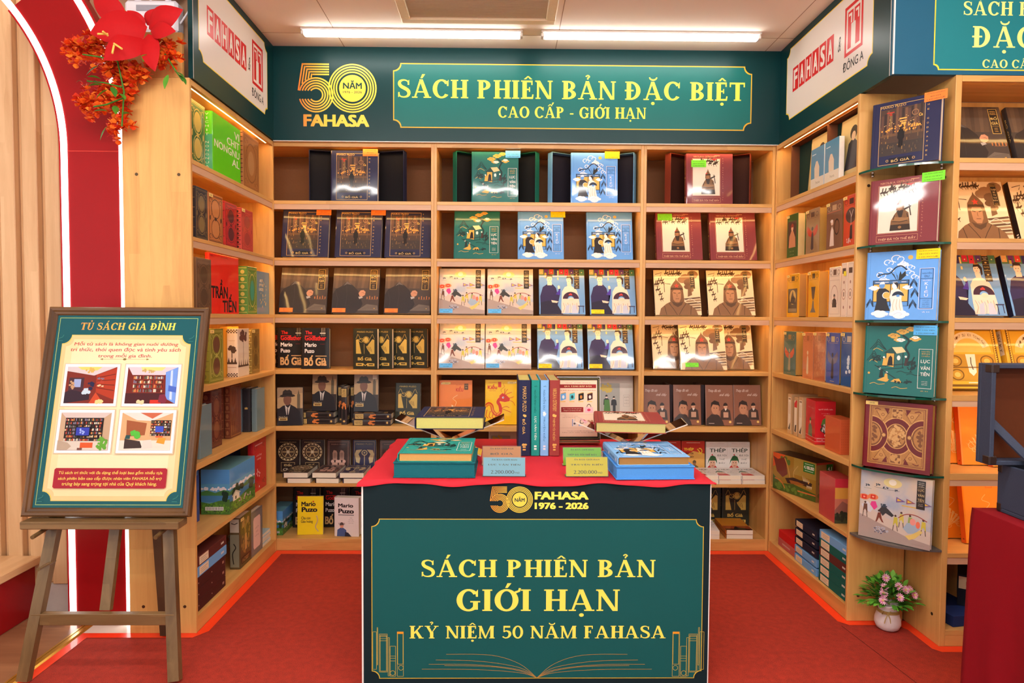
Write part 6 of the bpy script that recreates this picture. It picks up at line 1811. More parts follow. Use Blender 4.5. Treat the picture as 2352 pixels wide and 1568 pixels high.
for i, px in enumerate((1506, 1580, 1654, 1718)):
    bk('thepbrown', px, 5, ('brown portrait novel against the divider', 'brown portrait novel second from the divider', 'brown portrait novel third from the divider', 'brown portrait novel beside the corner')[i] + ' on the fifth shelf', 3.91 + .01 * (i % 2), 7, -1)
for i, px in enumerate((1547, 1620)):
    p = at(px, 727, Y=3.95)
    book('thepbrown', p.x, 3.95, z5, 90, 0, ('dark glossy spine between the first two brown portrait novels', 'dark glossy spine behind the second brown portrait novel', 'dark glossy spine between the last two brown portrait novels')[i], anchor='l')
# sixth shelf
for kind, px, lab in (('roulette', 662, 'roulette wheel novel at the end of the sixth shelf'), ('roulette', 718, 'roulette wheel novel beside the armchair novel'), ('throne', 778, 'brown novel with two armchairs on the cover'), ('scales', 838, 'navy novel with gilt scales on the cover'), ('throne', 899, 'brown armchair novel half hidden by the table cloth')):
    bk(kind, px, 6, lab, 4.10, 3, 0)
for i, (kind, px) in enumerate((('roulette', 676), ('throne', 742), ('scales', 806))):
    for k in range(2):
        p = at(px + (8 if k == 0 else 0), 727, Y=3.87)
        K = KINDS[kind]
        r = book(kind, p.x, 3.862 + .004 * k, ROW[6] + .0312 * k, (0, -2, 0)[i], 90, ('lying %s novel, %s of a pair before the upright novels' % (('roulette', 'armchair', 'gilt scales')[i], ('lower', 'upper')[k])), 'paperbacks lying on the sixth shelf', scale=.95 if k == 0 else 1.0)
bk('roulette', 1010, 6, 'roulette novel hidden behind the table beside the divider', 4.10, 3, 0)
bk('grey', 1164, 6, 'pale grey book peeping over the table cloth', 4.06, 4, 0, z=ROW[6])
bk('redthep', 1540, 6, 'red and yellow novel half hidden behind the blue case', 4.105, 3, 0)
bk('redthep', 1595, 6, 'red and yellow novel with helmeted figure beside the white novels', 4.105, 3, 0)
bk('whitethep', 1650, 6, 'white novel with green cap beside the red novel', 4.105, 3, 0)
bk('whitethep', 1715, 6, 'white novel with green cap beside the corner', 4.105, 3, 0)
for i, px in enumerate((1628, 1682, 1737)):
    for k in range(2):
        p = at(px, 727, Y=3.87)
        book('whitethep', p.x, 3.862 + .004 * k, ROW[6] + .0262 * k, (-1, 0, 0)[i], 90, 'lying white novel, %s of the pair %s' % (('lower', 'upper')[k], ('partly hidden by the blue case', 'between the other pairs', 'beside the corner')[i]), 'white paperbacks lying on the sixth shelf')
# seventh shelf
lf_bl = at(645, 727, Y=3.98)
book('landscape', -1.33, 3.92, ROW[7], 90, 0, 'blue landscape boxed set in the dark at the end of the bottom shelf', anchor='l', cat='boxed set', scale=.65)
for i, px in enumerate((703, 771, 838)):
    bk('novel', px, 7, 'black novel with red title in the dark, %s novel' % ('behind the yellow', 'behind the white', 'beyond the white')[i], 4.06 + .01 * (i % 2), 3, 0)
bk('yellowpuzo', 713, 7, 'bright yellow novel with black lettering on the bottom shelf', 3.93, 3, 3)
bk('whitepuzo', 797, 7, 'thick white novel with a bust portrait on the bottom shelf', 3.90, 0, -5)
bk('olive', 1629, 7, 'dark gilt novel half hidden behind the table banner edge', 4.108, 1, 0, scale=1.1)
bk('olive', 1700, 7, 'dark gilt novel on the bottom shelf behind the sunset novels', 4.108, 1, 0, scale=1.1)
for k in range(2):
    p = at(1640, 727, Y=3.88); q = at(1705, 727, Y=3.88)
    book('whitethep', p.x - .02, 3.865, ROW[7] + .0262 * k, -6, 90, 'white paperback lying beside the sunset novels, %s one' % ('lower', 'upper')[k])
    book('sunset', q.x + .002, 3.865, ROW[7] + .0274 * k, -2, 90, 'lying paperback with orange sunset cover, %s of the pair' % ('lower', 'upper')[k])

# ---- left bookcase --------------------------------------------------------------
T1 = S_tag(.16, .95, .04, .016)
lf('greengilt', 442, 1, 'dark green gilt book behind the end panel on the top shelf', -1.40)
lf('lime', 493, 1, 'lime green art book with large pale lettering on the top shelf')
lf('oldbrown', 562, 1, 'old tan brown ornamented book beside the lime green one')
lf('darkgilt', 452, 2, 'dark gilt book beside the end panel on the second shelf')
lf('amber', 468, 2, 'thin amber brown book squeezed beside the tan ornamented one', -1.425)
lf('tan', 481, 2, 'tan book with two dark ornamental ovals', st=T1)
lf('crimson', 519, 2, 'crimson book with dark patterned rosettes')
lf('palered', 556, 2, 'faded red book with yellow price tag beside the corner', st=T1)
lf('umber', 452, 3, 'brown film wrapped book between end panel and red art book', -1.362)
lf('redtran', 483, 3, 'large bright red art book with black lettering')
lf('greengold', 569, 3, 'green and gold book with jewelled oval beside the red art book')
lf('bluegrey', 591, 3, 'blue grey book with floral cover beside the corner')
lf('olivegilt', 480, 4, 'olive green gilt book with two portrait ovals', st=T1)
lf('ochre', 522, 4, 'ochre yellow book behind the white palm book', -1.43)
lf('palm', 545, 4, 'white book with brown palm tree silhouettes')
lf('blackgold', 578, 4, 'black and gold narrow book beside the white palm book', st=T1)
lf('mistblue', 456, 5, 'teal grey book partly hidden by the easel frame')
for X_, y_, k, lab in ((-1.42, 3.175, 'burgundy', 'burgundy banded book nearest the easel frame'), (-1.476, 3.45, 'chestnut', 'chestnut latticed book in the middle of the brown books'), (-1.442, 3.45, 'chestnut', 'chestnut latticed book beside the grey spines'),
        (-1.463, 3.66, 'slate', 'slate grey book with pale rosette spine'), (-1.417, 3.655, 'charcoal', 'charcoal book with small gold crown on its spine'), (-1.383, 3.665, 'mistblue', 'mist blue book at the end of the fifth shelf row')):
    book(k, X_, y_, ROW[5], 90, 0, lab, anchor='l')
book('royalblue', -1.47, 2.95, ROW[6], 90, 0, 'royal blue book edge beside the end panel', anchor='l')
lf('landscape', 523, 6, 'boxed set with blue lake and white house landscape', -1.364, cat='boxed set')
book('royalblue', -1.54, 3.62, ROW[6], 90, 0, 'royal blue book standing behind the landscape boxed set', anchor='l')
lf('redcover', 578, 6, 'bright red book wrapped in film beside the landscape boxed set', -1.39)
for i, k in enumerate(('case_plain', 'case_plain', 'case_plain', 'case_blue', 'case_brown')):
    z_ = ROW[7] + (0, .0512, .1024, .1536, .2008)[i]
    lab = ('dark red brown case at the foot of the stack beside the end panel', 'dark red brown case second up in the stack beside the end panel', 'dark red brown case directly beneath the light blue case', 'light blue case between brown ones in the stack beside the end panel', 'red brown case with paper label topping the stack beside the end panel')[i]
    book(k, -1.362, 3.045 - (.012 if i < 3 else 0), z_, 90, 0, lab, cat='case')
lf('maptall', 546, 7, 'tall dark gold book with map like cover on the bottom shelf', st=T1)
lf('pinklabel', 573, 7, 'grey book with large pink label on the bottom shelf')
for k in range(4):
    p = at(612, 727, X=-1.40)
    book('lightblue_lying', -1.375 - .004 * (k % 2), 3.774, ROW[7] + .0178 * k, 90, 90, 'pale blue paperback lying on the bottom shelf, %s of four' % ('lowest', 'second up', 'third up', 'topmost')[k], 'pale blue paperbacks lying in a stack', scale=.95)

# ---- right bookcase -------------------------------------------------------------
def clam_right(ys, label):
    L = ys[0] - ys[1]
    t = thing('clamshell_case', label, 'book case', (1.627, (ys[0] + ys[1]) / 2, ROW[1] + .0006), -PI / 2, 'brown cases standing open')
    C, Ln = cloth((112, 66, 40)), cloth((28, 52, 44))
    hh, dp, tw = .306, .048, L
    mb = MB()
    mb.box(-tw / 2, dp, 0, tw / 2, dp + .004, hh, C, .001)
    for q in ((-tw / 2, -tw / 2 + .004, 0, hh), (tw / 2 - .004, tw / 2, 0, hh), (-tw / 2, tw / 2, 0, .004), (-tw / 2, tw / 2, hh - .004, hh)): mb.box(q[0], 0, q[2], q[1], dp, q[3], C, .001)
    tr = mb.build('tray', t)
    mb = MB(); mb.box(-tw / 2 + .005, dp - .001, .005, tw / 2 - .005, dp - .0001, hh - .005, Ln); mb.build('lining', tr)
    return t
clam_right((3.726, 3.31), 'opened brown case with dark green lining behind the blue and white novels')
clam_right((3.305, 2.976), 'opened brown case with dark green lining beside the end panel')
rt('painting', 1890, 1, 'gilded painting book leaning in the brown case behind the blue novels', 1.631, 4, z=ROW[1] + .0048)
rt('painting', 1965, 1, 'gilded painting book leaning beside the end panel', 1.631, 4, z=ROW[1] + .0048)
rt('bluewhite', 1884, 1, 'blue and white tulip novel farther from the end panel', 1.598)
rt('bluewhite', 1918, 1, 'blue and white tulip novel nearer the end panel', 1.598)
TR = S_tag(.14, .955, .036, .014)
rt('greenlady', 1828, 2, 'green book with a painted lady on the second shelf', st=TR)
rt('greenlady', 1842, 2, 'green book standing just behind the painted lady book', 1.668)
rt('taupe', 1877, 2, 'taupe book with a red winged figure', st=TR)
rt('mirror', 1929, 2, 'brown book with a lady before a mirror', st=TR)
rt('tree', 1968, 2, 'orange red book with a bare tree beside the end panel', st=TR)
rt('yellowrider', 1834, 3, 'yellow book with a rider picture', st=TR)
rt('yellowvase', 1879, 3, 'yellow book with a vase figure', st=TR)
rt('cameo', 1929, 3, 'cream book with an oval portrait')
rt('creamspine', 1943, 3, 'cream spine beside the oval portrait book', 1.60, st=((240, 222, 60), .75, .80, .022, .022, (' ',)))
rt('creamspine', 1958, 3, 'cream spine beside the end panel', 1.60)
rt('tealwing', 1829, 4, 'grey teal book with a red winged figure', st=TR)
rt('copper', 1869, 4, 'copper coloured book with pale figure', st=TR)
rt('copperfoil', 1897, 4, 'shiny copper film wrapped book', st=TR)
rt('bluefig', 1930, 4, 'blue violet book with a dark figure', st=TR)
rt('deepblue', 1970, 4, 'deep blue book beside the end panel', st=TR)
rt('beigespine', 1822, 5, 'beige spine farthest from the red boxed set')
rt('beigered', 1836, 5, 'beige spine with a red flash in the middle of three')
rt('beigespine', 1848, 5, 'beige spine standing beside the red boxed set')
p = at(1870, 1023, Z=ROW[5])
book('redbox', p.x + .012, p.y + .02, ROW[5], -8, 0, 'glossy red boxed set with green capped figures', anchor='l', cat='boxed set')
p = at(1917, 1040, Z=ROW[5])
book('orangebox', 1.615, 3.09, ROW[5], -2, 0, 'orange linen boxed set standing beside the end panel', anchor='l', cat='boxed set')
book('beast', 1.690, 3.475, ROW[6] + .001, -71, 0, 'large boxed set with a dark dragon in a green landscape', anchor='r', cat='boxed set')
book('dusk', 1.612, 3.12, ROW[6], -2, 0, 'sunset coloured boxed set beside the dragon boxed set', anchor='l', cat='boxed set')
Yr = at(1811, 727, X=1.61).y
book('case_pink', 1.62, 3.662, ROW[7], -90, 0, 'translucent pink case beneath the red case in the corner', anchor='c', cat='case', scale=.75)
book('case_red', 1.622, 3.660, ROW[7] + .0458, -90, 0, 'plain bright red case in the corner of the bottom shelf', anchor='c', cat='case', scale=.75)
G5 = ('case_blue', 'case_blue', 'case_navy', 'case_navy', 'case_navy')
for i, k in enumerate(G5):
    book(k, 1.612, 3.415, ROW[7] + .0472 * i, -90, 0, 'cloth case in the navy stack, ' + ('lowest, light blue', 'light blue, second up', 'navy, directly on the light blue pair', 'navy, second from the top', 'topmost, navy')[i], anchor='c', cat='case', scale=.82)
for i, k in enumerate(('case_green', 'case_green', 'case_green', 'case_brown', 'case_green', 'case_blue')):
    book(k, 1.610, 3.118, ROW[7] + .0435 * i, -90, 0, 'cloth case in the green stack, ' + ('lowest, dark green', 'green, second up', 'green, under the brown case', 'red brown between green ones', 'green, under the light blue case', 'topmost, light blue')[i], anchor='c', cat='case', scale=.93)

# ---- front right bookcase -------------------------------------------------------
def fr(kind, px, row, label, y=2.86, lean=LS, yaw=0, st=None, **kw):
    p = at(px, 727, Y=y + .03)
    return book(kind, p.x, y, ROW[row], yaw, lean, label, None, st, anchor='r', **kw)
fr('suit', 2302, 1, 'grey dark suit book beside the corner shelves on the top shelf')
fr('suit', 2458, 1, 'grey dark suit book cut off by the picture edge on the top shelf')
fr('scarf', 2313, 2, 'cream pointed cap soldier book beside the corner shelves')
fr('scarf', 2470, 2, 'cream pointed cap soldier book cut off by the picture edge')
fr('pair', 2303, 3, 'couple with a fan book beside the corner shelves')
fr('pair', 2458, 3, 'couple with a fan book cut off by the picture edge')
fr('goldhist', 2306, 4, 'gold history book beside the corner shelves', lean=17)
fr('goldhist', 2462, 4, 'gold history book behind the raised trunk lid', lean=17)
for i, px in enumerate((2238, 2300, 2372)):
    fr('amberkieu', px, 5, 'orange lotus book on the fifth shelf, ' + ('half hidden by the end panel', 'between its two neighbours', 'partly behind the trunk lid')[i], 2.90 - .034 * i, 9, 0)
fr('amberkieu', 2230, 6, 'orange lotus book beside the end panel above the navy cases', 2.90, 9, 0)
fr('amberkieu', 2312, 6, 'orange lotus book behind the red draped table corner', 2.84, 9, 4)
book('bigcase', 1.945, 2.745, ROW[7], -80, 0, 'large navy case with paper label lying on the bottom shelf', anchor='r', cat='case', scale=.76)
book('bigcase_black', 2.04, 2.86, ROW[7] + .0482, -35, 0, 'tall black case with paper label on the navy case', anchor='l', cat='case', scale=.7)
# ------------------------------------------------------------------ corner glass shelves
GLASS = clear('shelf_glass', (.86, .95, .90), .02, 1.5)
GEDGE = paint((16, 78, 62), .12, coat=.6, var=.15, scale=20)
SMOKE = paint((96, 90, 86), .35, coat=.3, var=.1)
CHROME = paint((190, 186, 176), .2, metal=.9)
CZ = [2.056, 1.722, 1.392, 1.066, .735, .418]
for i, z in enumerate(CZ):
    last = i == 5
    pts = [(0, 0)] + [(-.268 * math.cos(t), -.236 * math.sin(t)) for t in [PI / 2 * k / 14 for k in range(15)]]
    names = ('topmost', 'second from the top', 'third from the top', 'fourth from the top', 'fifth from the top', 'lowest')
    t = thing('corner_shelf', ('quarter round glass corner shelf, %s of the column' % names[i]) if not last else 'quarter round smoky grey corner shelf, lowest of the column above the flower pot', 'corner shelf', (1.866, 2.953, z - .009), 0, 'corner shelves beside the dragon box bookcase')
    mb = MB()
    n = len(pts)
    v = [(p[0], p[1], 0) for p in pts] + [(p[0], p[1], .009) for p in pts]
    mb.add(v, [list(range(n)), list(range(n, 2 * n))[::-1]], SMOKE if last else GLASS)
    mb.add(v, [(k, (k + 1) % n, n + (k + 1) % n, n + k) for k in range(n)], SMOKE if last else GEDGE)
    mb.build('shelf_plate', t)
    for (x, y) in ((-.21, -.008), (-.012, -.18)):
        mb = MB(); mb.lathe([(.0, -.014), (.006, -.013), (.007, -.008), (.0055, 0), (.0, .0)], CHROME, 10, (x, y, 0)); mb.build('shelf_bracket', t)
def corner_book(kind, i, label, st=None, s=1.0, lean=4):
    return book(kind, 1.708, 2.804, CZ[i], -47, lean, label, None, st, scale=s)
SC_ = .93
corner_book('navy', 0, 'navy city night book with orange label on the topmost glass corner shelf', S_lim(ORG, .92, .95), s=.95)
corner_book('maroon', 1, 'maroon soldier book with green label on the second glass corner shelf', S_lim(GRN, .92, .955, 'THÉP ĐÃ TÔI THẾ ĐẤY', '2.300.000VNĐ'), s=.95)
corner_book('blue', 2, 'light blue couple book with yellow label on a glass corner shelf', S_lim(YLW, .86, .935, 'TRUYỆN KIỀU', '2.200.000VNĐ'), s=1.0)
corner_book('teal', 3, 'green pine and litter book with blue label on a glass corner shelf', S_lim(BLU, .85, .945, 'LỤC VÂN TIÊN', '2.200.000VNĐ'), s=1.0)
corner_book('ornateburg', 4, 'burgundy and gilt ornamented book on the fifth corner shelf', S_tag(.11, .96, .05, .016), s=1.0)
corner_book('proc', 5, 'pale watercolour procession book on the lowest grey corner shelf', s=1.02)

# ------------------------------------------------------------------ display table with banner
TX0, TX1, TY0, TY1, TZ = -.528, .782, 2.418, 3.25, .785
tb = thing('display_table', 'low display table fronted by a dark green banner with yellow lettering', 'table', (0, 0, 0))
mb = MB(); mb.box(TX0 + .01, TY0 + .012, TZ - .02, TX1 - .01, TY1, TZ, WHITE, .002); mb.build('table_top', tb)
for x in (TX0 + .012, TX1 - .03):
    mb = MB(); mb.box(x, TY0 + .012, 0.001, x + .018, TY1 - .02, TZ - .02, WHITE, .001); mb.build('side_panel', tb)
BAN, BIN = paint((9, 33, 39), .7, var=.03, scale=4), paint((14, 84, 84), .7, var=.03, scale=4)
mb = MB()
mb.box(TX0, TY0, .001, TX1, TY0 + .012, TZ, WHITE, .0005)
BO = ((TX0, TY0, 0), (1, 0, 0), (0, 0, 1), TX1 - TX0, TZ)
def pb(px, py):
    q = at(px, py, Y=TY0); return q.x - TX0, q.z
a = Art(mb, *BO, flat(YEL))
a.rect(.005, .004, .997, 1.0, BAN)
x0, y0 = pb(854, 1558); x1, y1 = pb(1617, 1192)
notched(a, x0, y0, x1, y1, .028, BIN, paint((206, 176, 60), .4), .0028)
mb.build('front_banner', tb)
EG2 = gradient('banner_gold', (226, 130, 40), (240, 214, 80), -.07, .05)
YB2 = paint((252, 236, 98), .45, var=.01)
letter_part(tb, *BO, [('SÁCH PHIÊN BẢN', 968, 1324.6, 1505.7, 1285.3, YB2)], pb)
letter_part(tb, *BO, [('GIỚI HẠN', 1048.6, 1402.5, 1423.6, 1353.2, YB2)], pb)
letter_part(tb, *BO, [('KỶ NIỆM 50 NĂM FAHASA', 941, 1465.5, 1529, 1436.5, YB2)], pb)
letter_part(tb, *BO, [('FAHASA', 1228, 1146, 1352, 1129, YB2, 'sans', .05), ('1976 - 2026', 1228, 1168, 1352, 1154, YB2, 'sans', .05)], pb)
mb = MB(); a = Art(mb, *BO, flat(YEL)); a.k = 30
x0, y0 = pb(1126, 1177); x1, y1 = pb(1221, 1117)
emblem(a, x0, y0, y1 - y0, EG2, False)
mb.build('emblem', tb)
# line drawings: open book and rows of spines
LG = paint((196, 170, 70), .45); LO = paint((176, 134, 66), .45)
def B(px, py):
    x, y = pb(px, py); return (x / (TX1 - TX0), y / TZ)
mb = MB(); a = Art(mb, *BO, flat(YEL)); a.k = 30
for s in (-1, 1):
    for (dx, dy, mx, my) in ((208, 54, 105, 52), (232, 41, 130, 38), (248, 31, 140, 30), (212, 28, 110, 26), (264, 20, 140, 19)):
        a.line([B(1233, 1556), B(1233 + s * 40, 1556 - my * .62), B(1233 + s * mx, 1556 - my), B(1233 + s * dx, 1556 - dy)], .0012, LO, True)
mb.build('open_book_drawing', tb)
def spines(mir):
    mb = MB(); a = Art(mb, *BO, flat(YEL)); a.k = 30
    def F(x): return x if not mir else 2472 - x
    def fr_(x0, y0, x1, y1):
        p, q = B(F(x0), y1), B(F(x1), y0)
        a.frame(min(p[0], q[0]), p[1], max(p[0], q[0]), q[1], .0011, LG)
    for r in ((856, 1450, 865, 1537), (866, 1440, 868, 1527), (871, 1455, 890, 1543), (873, 1458, 888, 1541), (891, 1463, 895, 1552), (896, 1483, 909, 1553), (912, 1450, 927, 1553), (913, 1452, 926, 1525)): fr_(*r)
    for y in (1461, 1466, 1471):
        p, q = B(F(872), y), B(F(889), y); a.line([p, q], .001, LG)
    for y in (1506, 1511, 1517):
        p, q = B(F(896), y), B(F(909), y); a.line([p, q], .001, LG)
    for (x, y) in ((902, 1545), (921, 1533)):
        c = B(F(x), y); a.ring(c[0], c[1], .0075, .0075 * (TX1 - TX0) / TZ, .0012, LG)
    p, q = B(F(912), 1455), B(F(927), 1450); a.rect(min(p[0], q[0]), p[1], max(p[0], q[0]), q[1], paint((226, 150, 40), .45))
    mb.build('book_spines_drawing', tb)
spines(False); spines(True)

CLOTHR = paint((206, 42, 56), .8, var=.08, scale=600, bump=.25)
def cloth_top(x0, x1, y0, y1, z, drop, mat, seed=1, amp=.0015):
    """draped cloth: a fine grid over the table top whose rim falls over the edge in small waves"""
    r = random.Random(seed)
    ph = [r.random() * 6 for _ in range(6)]
    nx, ny, rim = 76, 48, 4
    us = [-(rim - i) / rim for i in range(rim)] + [i / nx for i in range(nx + 1)] + [1 + (i + 1) / rim for i in range(rim)]
    vs = [-(rim - i) / rim for i in range(rim)] + [i / ny for i in range(ny + 1)] + [1 + (i + 1) / rim for i in range(rim)]
    def over(t, tot):
        if t < 0: return -t, 0.0
        if t > 1: return t - 1, 1.0
        return 0.0, t
    v = []
    for b in vs:
        for a_ in us:
            ox, ca = over(a_, nx); oy, cb = over(b, ny)
            x, y = x0 + (x1 - x0) * ca, y0 + (y1 - y0) * cb
            wob = .5 + .5 * math.sin(x * 31 + ph[0]) * math.sin(y * 27 + ph[1])
            dd = drop * (.75 + .4 * math.sin(x * 17 + ph[2]) * (oy > 0) + .4 * math.sin(y * 15 + ph[3]) * (ox > 0))
            ou = (.008 + .006 * math.sin(x * 40 + ph[4])) * min(1, oy * 1.6) * (-1 if b < 0 else 1)
            ol = (.008 + .006 * math.sin(y * 36 + ph[5])) * min(1, ox * 1.6) * (-1 if a_ < 0 else 1)
            zz = z + amp * (math.sin(x * 9 + y * 5 + ph[0]) + math.sin(x * 4 - y * 11 + ph[1]) + 2) * .5 * (1 - max(ox, oy)) - dd * max(ox, oy)
            v.append((x + ol, y + ou, zz))
    W = len(us)
    f = [(j * W + i, j * W + i + 1, (j + 1) * W + i + 1, (j + 1) * W + i) for j in range(len(vs) - 1) for i in range(W - 1)]
    mb = MB(); mb.add(v, f, mat, True)
    return mb
mb = cloth_top(TX0 - .001, TX1 + .002, TY0 - .002, TY1 + .004, TZ + .0012, .016, CLOTHR)
tag(mb.build('tablecloth'), 'red cloth spread over the banner fronted display table', 'tablecloth')
TOP = TZ + .0042

# cases and books on the table
TEALC, BLUEC = cloth((14, 100, 110)), cloth((76, 150, 226))
def flat_case(label, x0, y0, w_, d_, h_, rz, C, loc=None):
    t = thing('book_case', label, 'book case', (x0, y0, TOP), rz)
    mb = MB()
    mb.box(0, .004, .004, w_, d_, h_ - .004, C, .0008)
    mb.build('case_tray', t)
    mb = MB(); mb.box(-.003, 0, h_ - .004, w_ + .003, d_ + .002, h_, C, .001); mb.build('case_lid', t)
    mb = MB(); mb.box(-.003, 0, 0, w_ + .003, d_ + .002, .004, C, .001); mb.build('case_base', t)
    return t
flat_case('teal cloth case lying under the teal book on the table', -.413, 2.452, .305, .285, .058, 0, TEALC)
book('teal_open', -.258, 2.462, TOP + .058, 0, 90, 'teal book with gilt edge lying on the teal case', scale=1.02)
flat_case('light blue cloth case lying under the light blue book on the table', .428, 2.428, .295, .285, .05, math.radians(2), BLUEC)
book('blue_open', .572, 2.447, TOP + .05, 2, 90, 'light blue book with gilt edge lying on the light blue case', scale=1.0)
x = .0627
for kind, lab in (('navy_open', 'navy upright book with golden spine lettering on the table'), ('teal_open', 'teal upright book between navy and light blue spines on the table'), ('blue_open', 'light blue upright book beside the maroon spine on the table'), ('maroon_open', 'maroon upright book with golden spine beside the gift poster')):
    x += KINDS[kind]['t'] * 1.11 + .002
    book(kind, x, 2.852, TOP, 90, 0, lab, anchor='l', scale=1.11)

# acrylic book stands
ACR = clear('acrylic_sheet', (.97, .96, .95), .03, 1.49)
ARIM = paint((226, 214, 200), .12, coat=.6, var=.05)
def xstand(label, cx, cy, rz):
    t = thing('book_stand', label, 'book stand', (cx, cy, TOP), rz)
    for s in (1, -1):
        # one sheet: from a foot up through the crossing to the far tip
        pts = [(s * .135, 0.0), (s * .01, .055), (s * -.235, .162)]
        mb = MB()
        h_ = .0022
        d0, d1 = (-.085, .085)
        L_, R_ = [], []
        for i, p in enumerate(pts):
            q = pts[min(i + 1, 2)]; o_ = pts[max(i - 1, 0)]
            dx, dz = q[0] - o_[0], q[1] - o_[1]
            n_ = math.hypot(dx, dz)
            L_.append((p[0] - dz / n_ * h_, p[1] + dx / n_ * h_ + h_)); R_.append((p[0] + dz / n_ * h_, p[1] - dx / n_ * h_ + h_))
        wd = [.07, .045, .085]
        for i in range(2):
            v = []
            for (p, w_) in ((L_[i], wd[i]), (L_[i + 1], wd[i + 1]), (R_[i + 1], wd[i + 1]), (R_[i], wd[i])):
                v += [(p[0], -w_, p[1]), (p[0], w_, p[1])]
            mb.add(v, [(0, 1, 3, 2), (6, 4, 5, 7)], ACR)
            mb.add(v, [(0, 2, 4, 6), (1, 7, 5, 3)] + ([(0, 6, 7, 1)] if i == 0 else [(2, 3, 5, 4)]), ARIM)
        mb.build('acrylic_leaf', t)
    return t
xs1 = (-.232, 2.90)
xstand('crossed clear acrylic book stand under the navy book', xs1[0], xs1[1], 0)
book('navy_open', xs1[0] + .003, xs1[1] - .135, TOP + .130, 0, 90, 'navy book with gilt edge lying on the clear acrylic stand', scale=1.06)
xs2 = (.548, 2.82)
xstand('crossed clear acrylic book stand under the maroon book', xs2[0], xs2[1], math.radians(-7))
book('maroon_open', xs2[0] - .02, xs2[1] - .135, TOP + .130, -7, 90, 'maroon book with gilt edge lying on the clear acrylic stand', scale=1.06)

# gift poster in a table stand
ps = thing('poster_stand', 'upright gift announcement sheet with dark border in a table stand', 'poster', (.358, 3.09, TOP + .004), math.radians(2))
ps.rotation_euler = (math.radians(-5), 0, math.radians(2))
mb = MB(); mb.box(-.105, .001, .006, .105, .055, .014, wood('stand_base', (150, 110, 80), (180, 136, 100), 'X', .3), .002); mb.box(-.105, .001, .012, .105, .012, .022, ACR); mb.build('stand_base', ps)
mb = MB()
mb.box(-.107, .004, .0205, .107, .007, .322, WHITE, .0005)
a = Art(mb, (-.107, .004, .02), (1, 0, 0), (0, 0, 1), .214, .302, ink)
a.rect(.01, .005, .99, .99, (24, 26, 26)); a.frame(.03, .025, .97, .97, .006, (190, 170, 90))
a.rect(.065, .055, .935, .945, (244, 206, 172)); a.rect(.08, .07, .92, .93, (248, 214, 186))
RB = (150, 34, 34)
a.lines(['FAHASA   50 NĂM   ĐÔNG A'], .5, .905, .56, .018, .03, (214, 70, 110)); a.rect(.09, .82, .91, .88, RB); a.text('QUÀ TẶNG HẤP DẪN', .5, .85, .62, .032, (246, 226, 170), 'serif'); a.text('SỰ KIỆN RA MẮT 04 ẤN BẢN GIỚI HẠN', .5, .785, .8, .02, (150, 50, 50), 'serif')
for i, (c, c2) in enumerate((((110, 176, 234), (240, 240, 240)), ((90, 196, 206), (40, 70, 70)), ((32, 28, 26), (200, 130, 60)), ((70, 28, 30), (236, 226, 210)))):
    u = .17 + i * .2
    a.poly([(u - .06, .62), (u + .06, .645), (u + .06, .745), (u - .06, .725)], c); a.poly([(u - .06, .725), (u + .06, .745), (u + .05, .755), (u - .05, .737)], (206, 160, 80)); a.oval(u, .68, .028, .028, c2); a.rect(u - .065, .60, u + .05, .612, (240, 190, 90))
a.rect(.12, .44, .62, .52, RB); a.lines(['Mua 1 trong 4 ấn bản giới hạn', 'Tặng 01 túi Fahasa 50 năm'], .37, .495, [.42, .40], .017, .03, (246, 220, 190), bold=.01)
a.rect(.65, .43, .84, .52, (244, 190, 196)); a.ring(.745, .52, .05, .05, .012, (60, 50, 50), 0, PI); a.oval(.745, .475, .04, .02, (206, 60, 90))
a.frame(.08, .19, .92, .40, .003, (190, 130, 110)); a.lines(['Tổng từ 2 cuốn trở lên', 'nhận quà tặng kèm theo sách'], .34, .38, [.3, .38], .012, .022, RB)
for u, c in ((.42, (236, 220, 210)), (.57, (206, 210, 226))): a.rect(u - .055, .22, u + .055, .33, c); a.oval(u, .26, .025, .016, (90, 80, 80)); a.rect(u - .055, .22, u - .04, .33, (120, 140, 190))
for u in (.74, .81): a.poly([(u - .035, .22), (u + .035, .22), (u + .04, .29), (u - .04, .29)], (150, 30, 30)); a.oval(u, .30, .03, .016, (206, 150, 110))
a.lines(['Thời gian: từ nay đến hết tháng', 'Nhà sách trên toàn quốc'], .5, .145, [.5, .7], .013, .024, (120, 70, 60))
mb.build('poster_sheet', ps)

# price cards
def price_card(label, x, y, w_, h_, c, lines, cut=0, rz=0):
    t = thing('price_card', label, 'price card', (x, y, TOP), math.radians(rz))
    mb = MB(); T_ = Matrix.Rotation(math.radians(-14), 4, 'X')
    mb.tf = T_
    mb.box(-w_ / 2, 0, .002, w_ / 2, .0012, h_, paint(c, .5, var=.02), .0003)
    a = Art(mb, (-w_ / 2, 0, .002), (1, 0, 0), (0, 0, 1), w_, h_ - .002, ink)
    a.lines(lines[:2], .5, .88, [.62, .78 if len(lines[1]) > 10 else .6], .12, .27, (96, 96, 84), font='serif')
    a.text(lines[2][0], .46, .22, .56, .19, (70, 70, 64), 'serif'); a.text('VND', .81, .18, .12, .09, (90, 90, 80))
    mb.build('card_sheet', t)
    mb = MB(); mb.tf = T_
    mb.box(-w_ / 2 - .003, -.0022, 0.0, w_ / 2 + .003, -.0008, h_ + .003, ACR)
    mb.tf = None
    mb.box(-w_ / 2 - .003, 0, 0, w_ / 2 + .003, .04, .0016, ACR)
    mb.build('acrylic_holder', t)
price_card('orange price card standing behind the blue one', -.006, 2.66, .157, .078, (255, 172, 100), ['ẤN BẢN GIỚI HẠN', 'BỐ GIÀ', ('2.400.000',)])
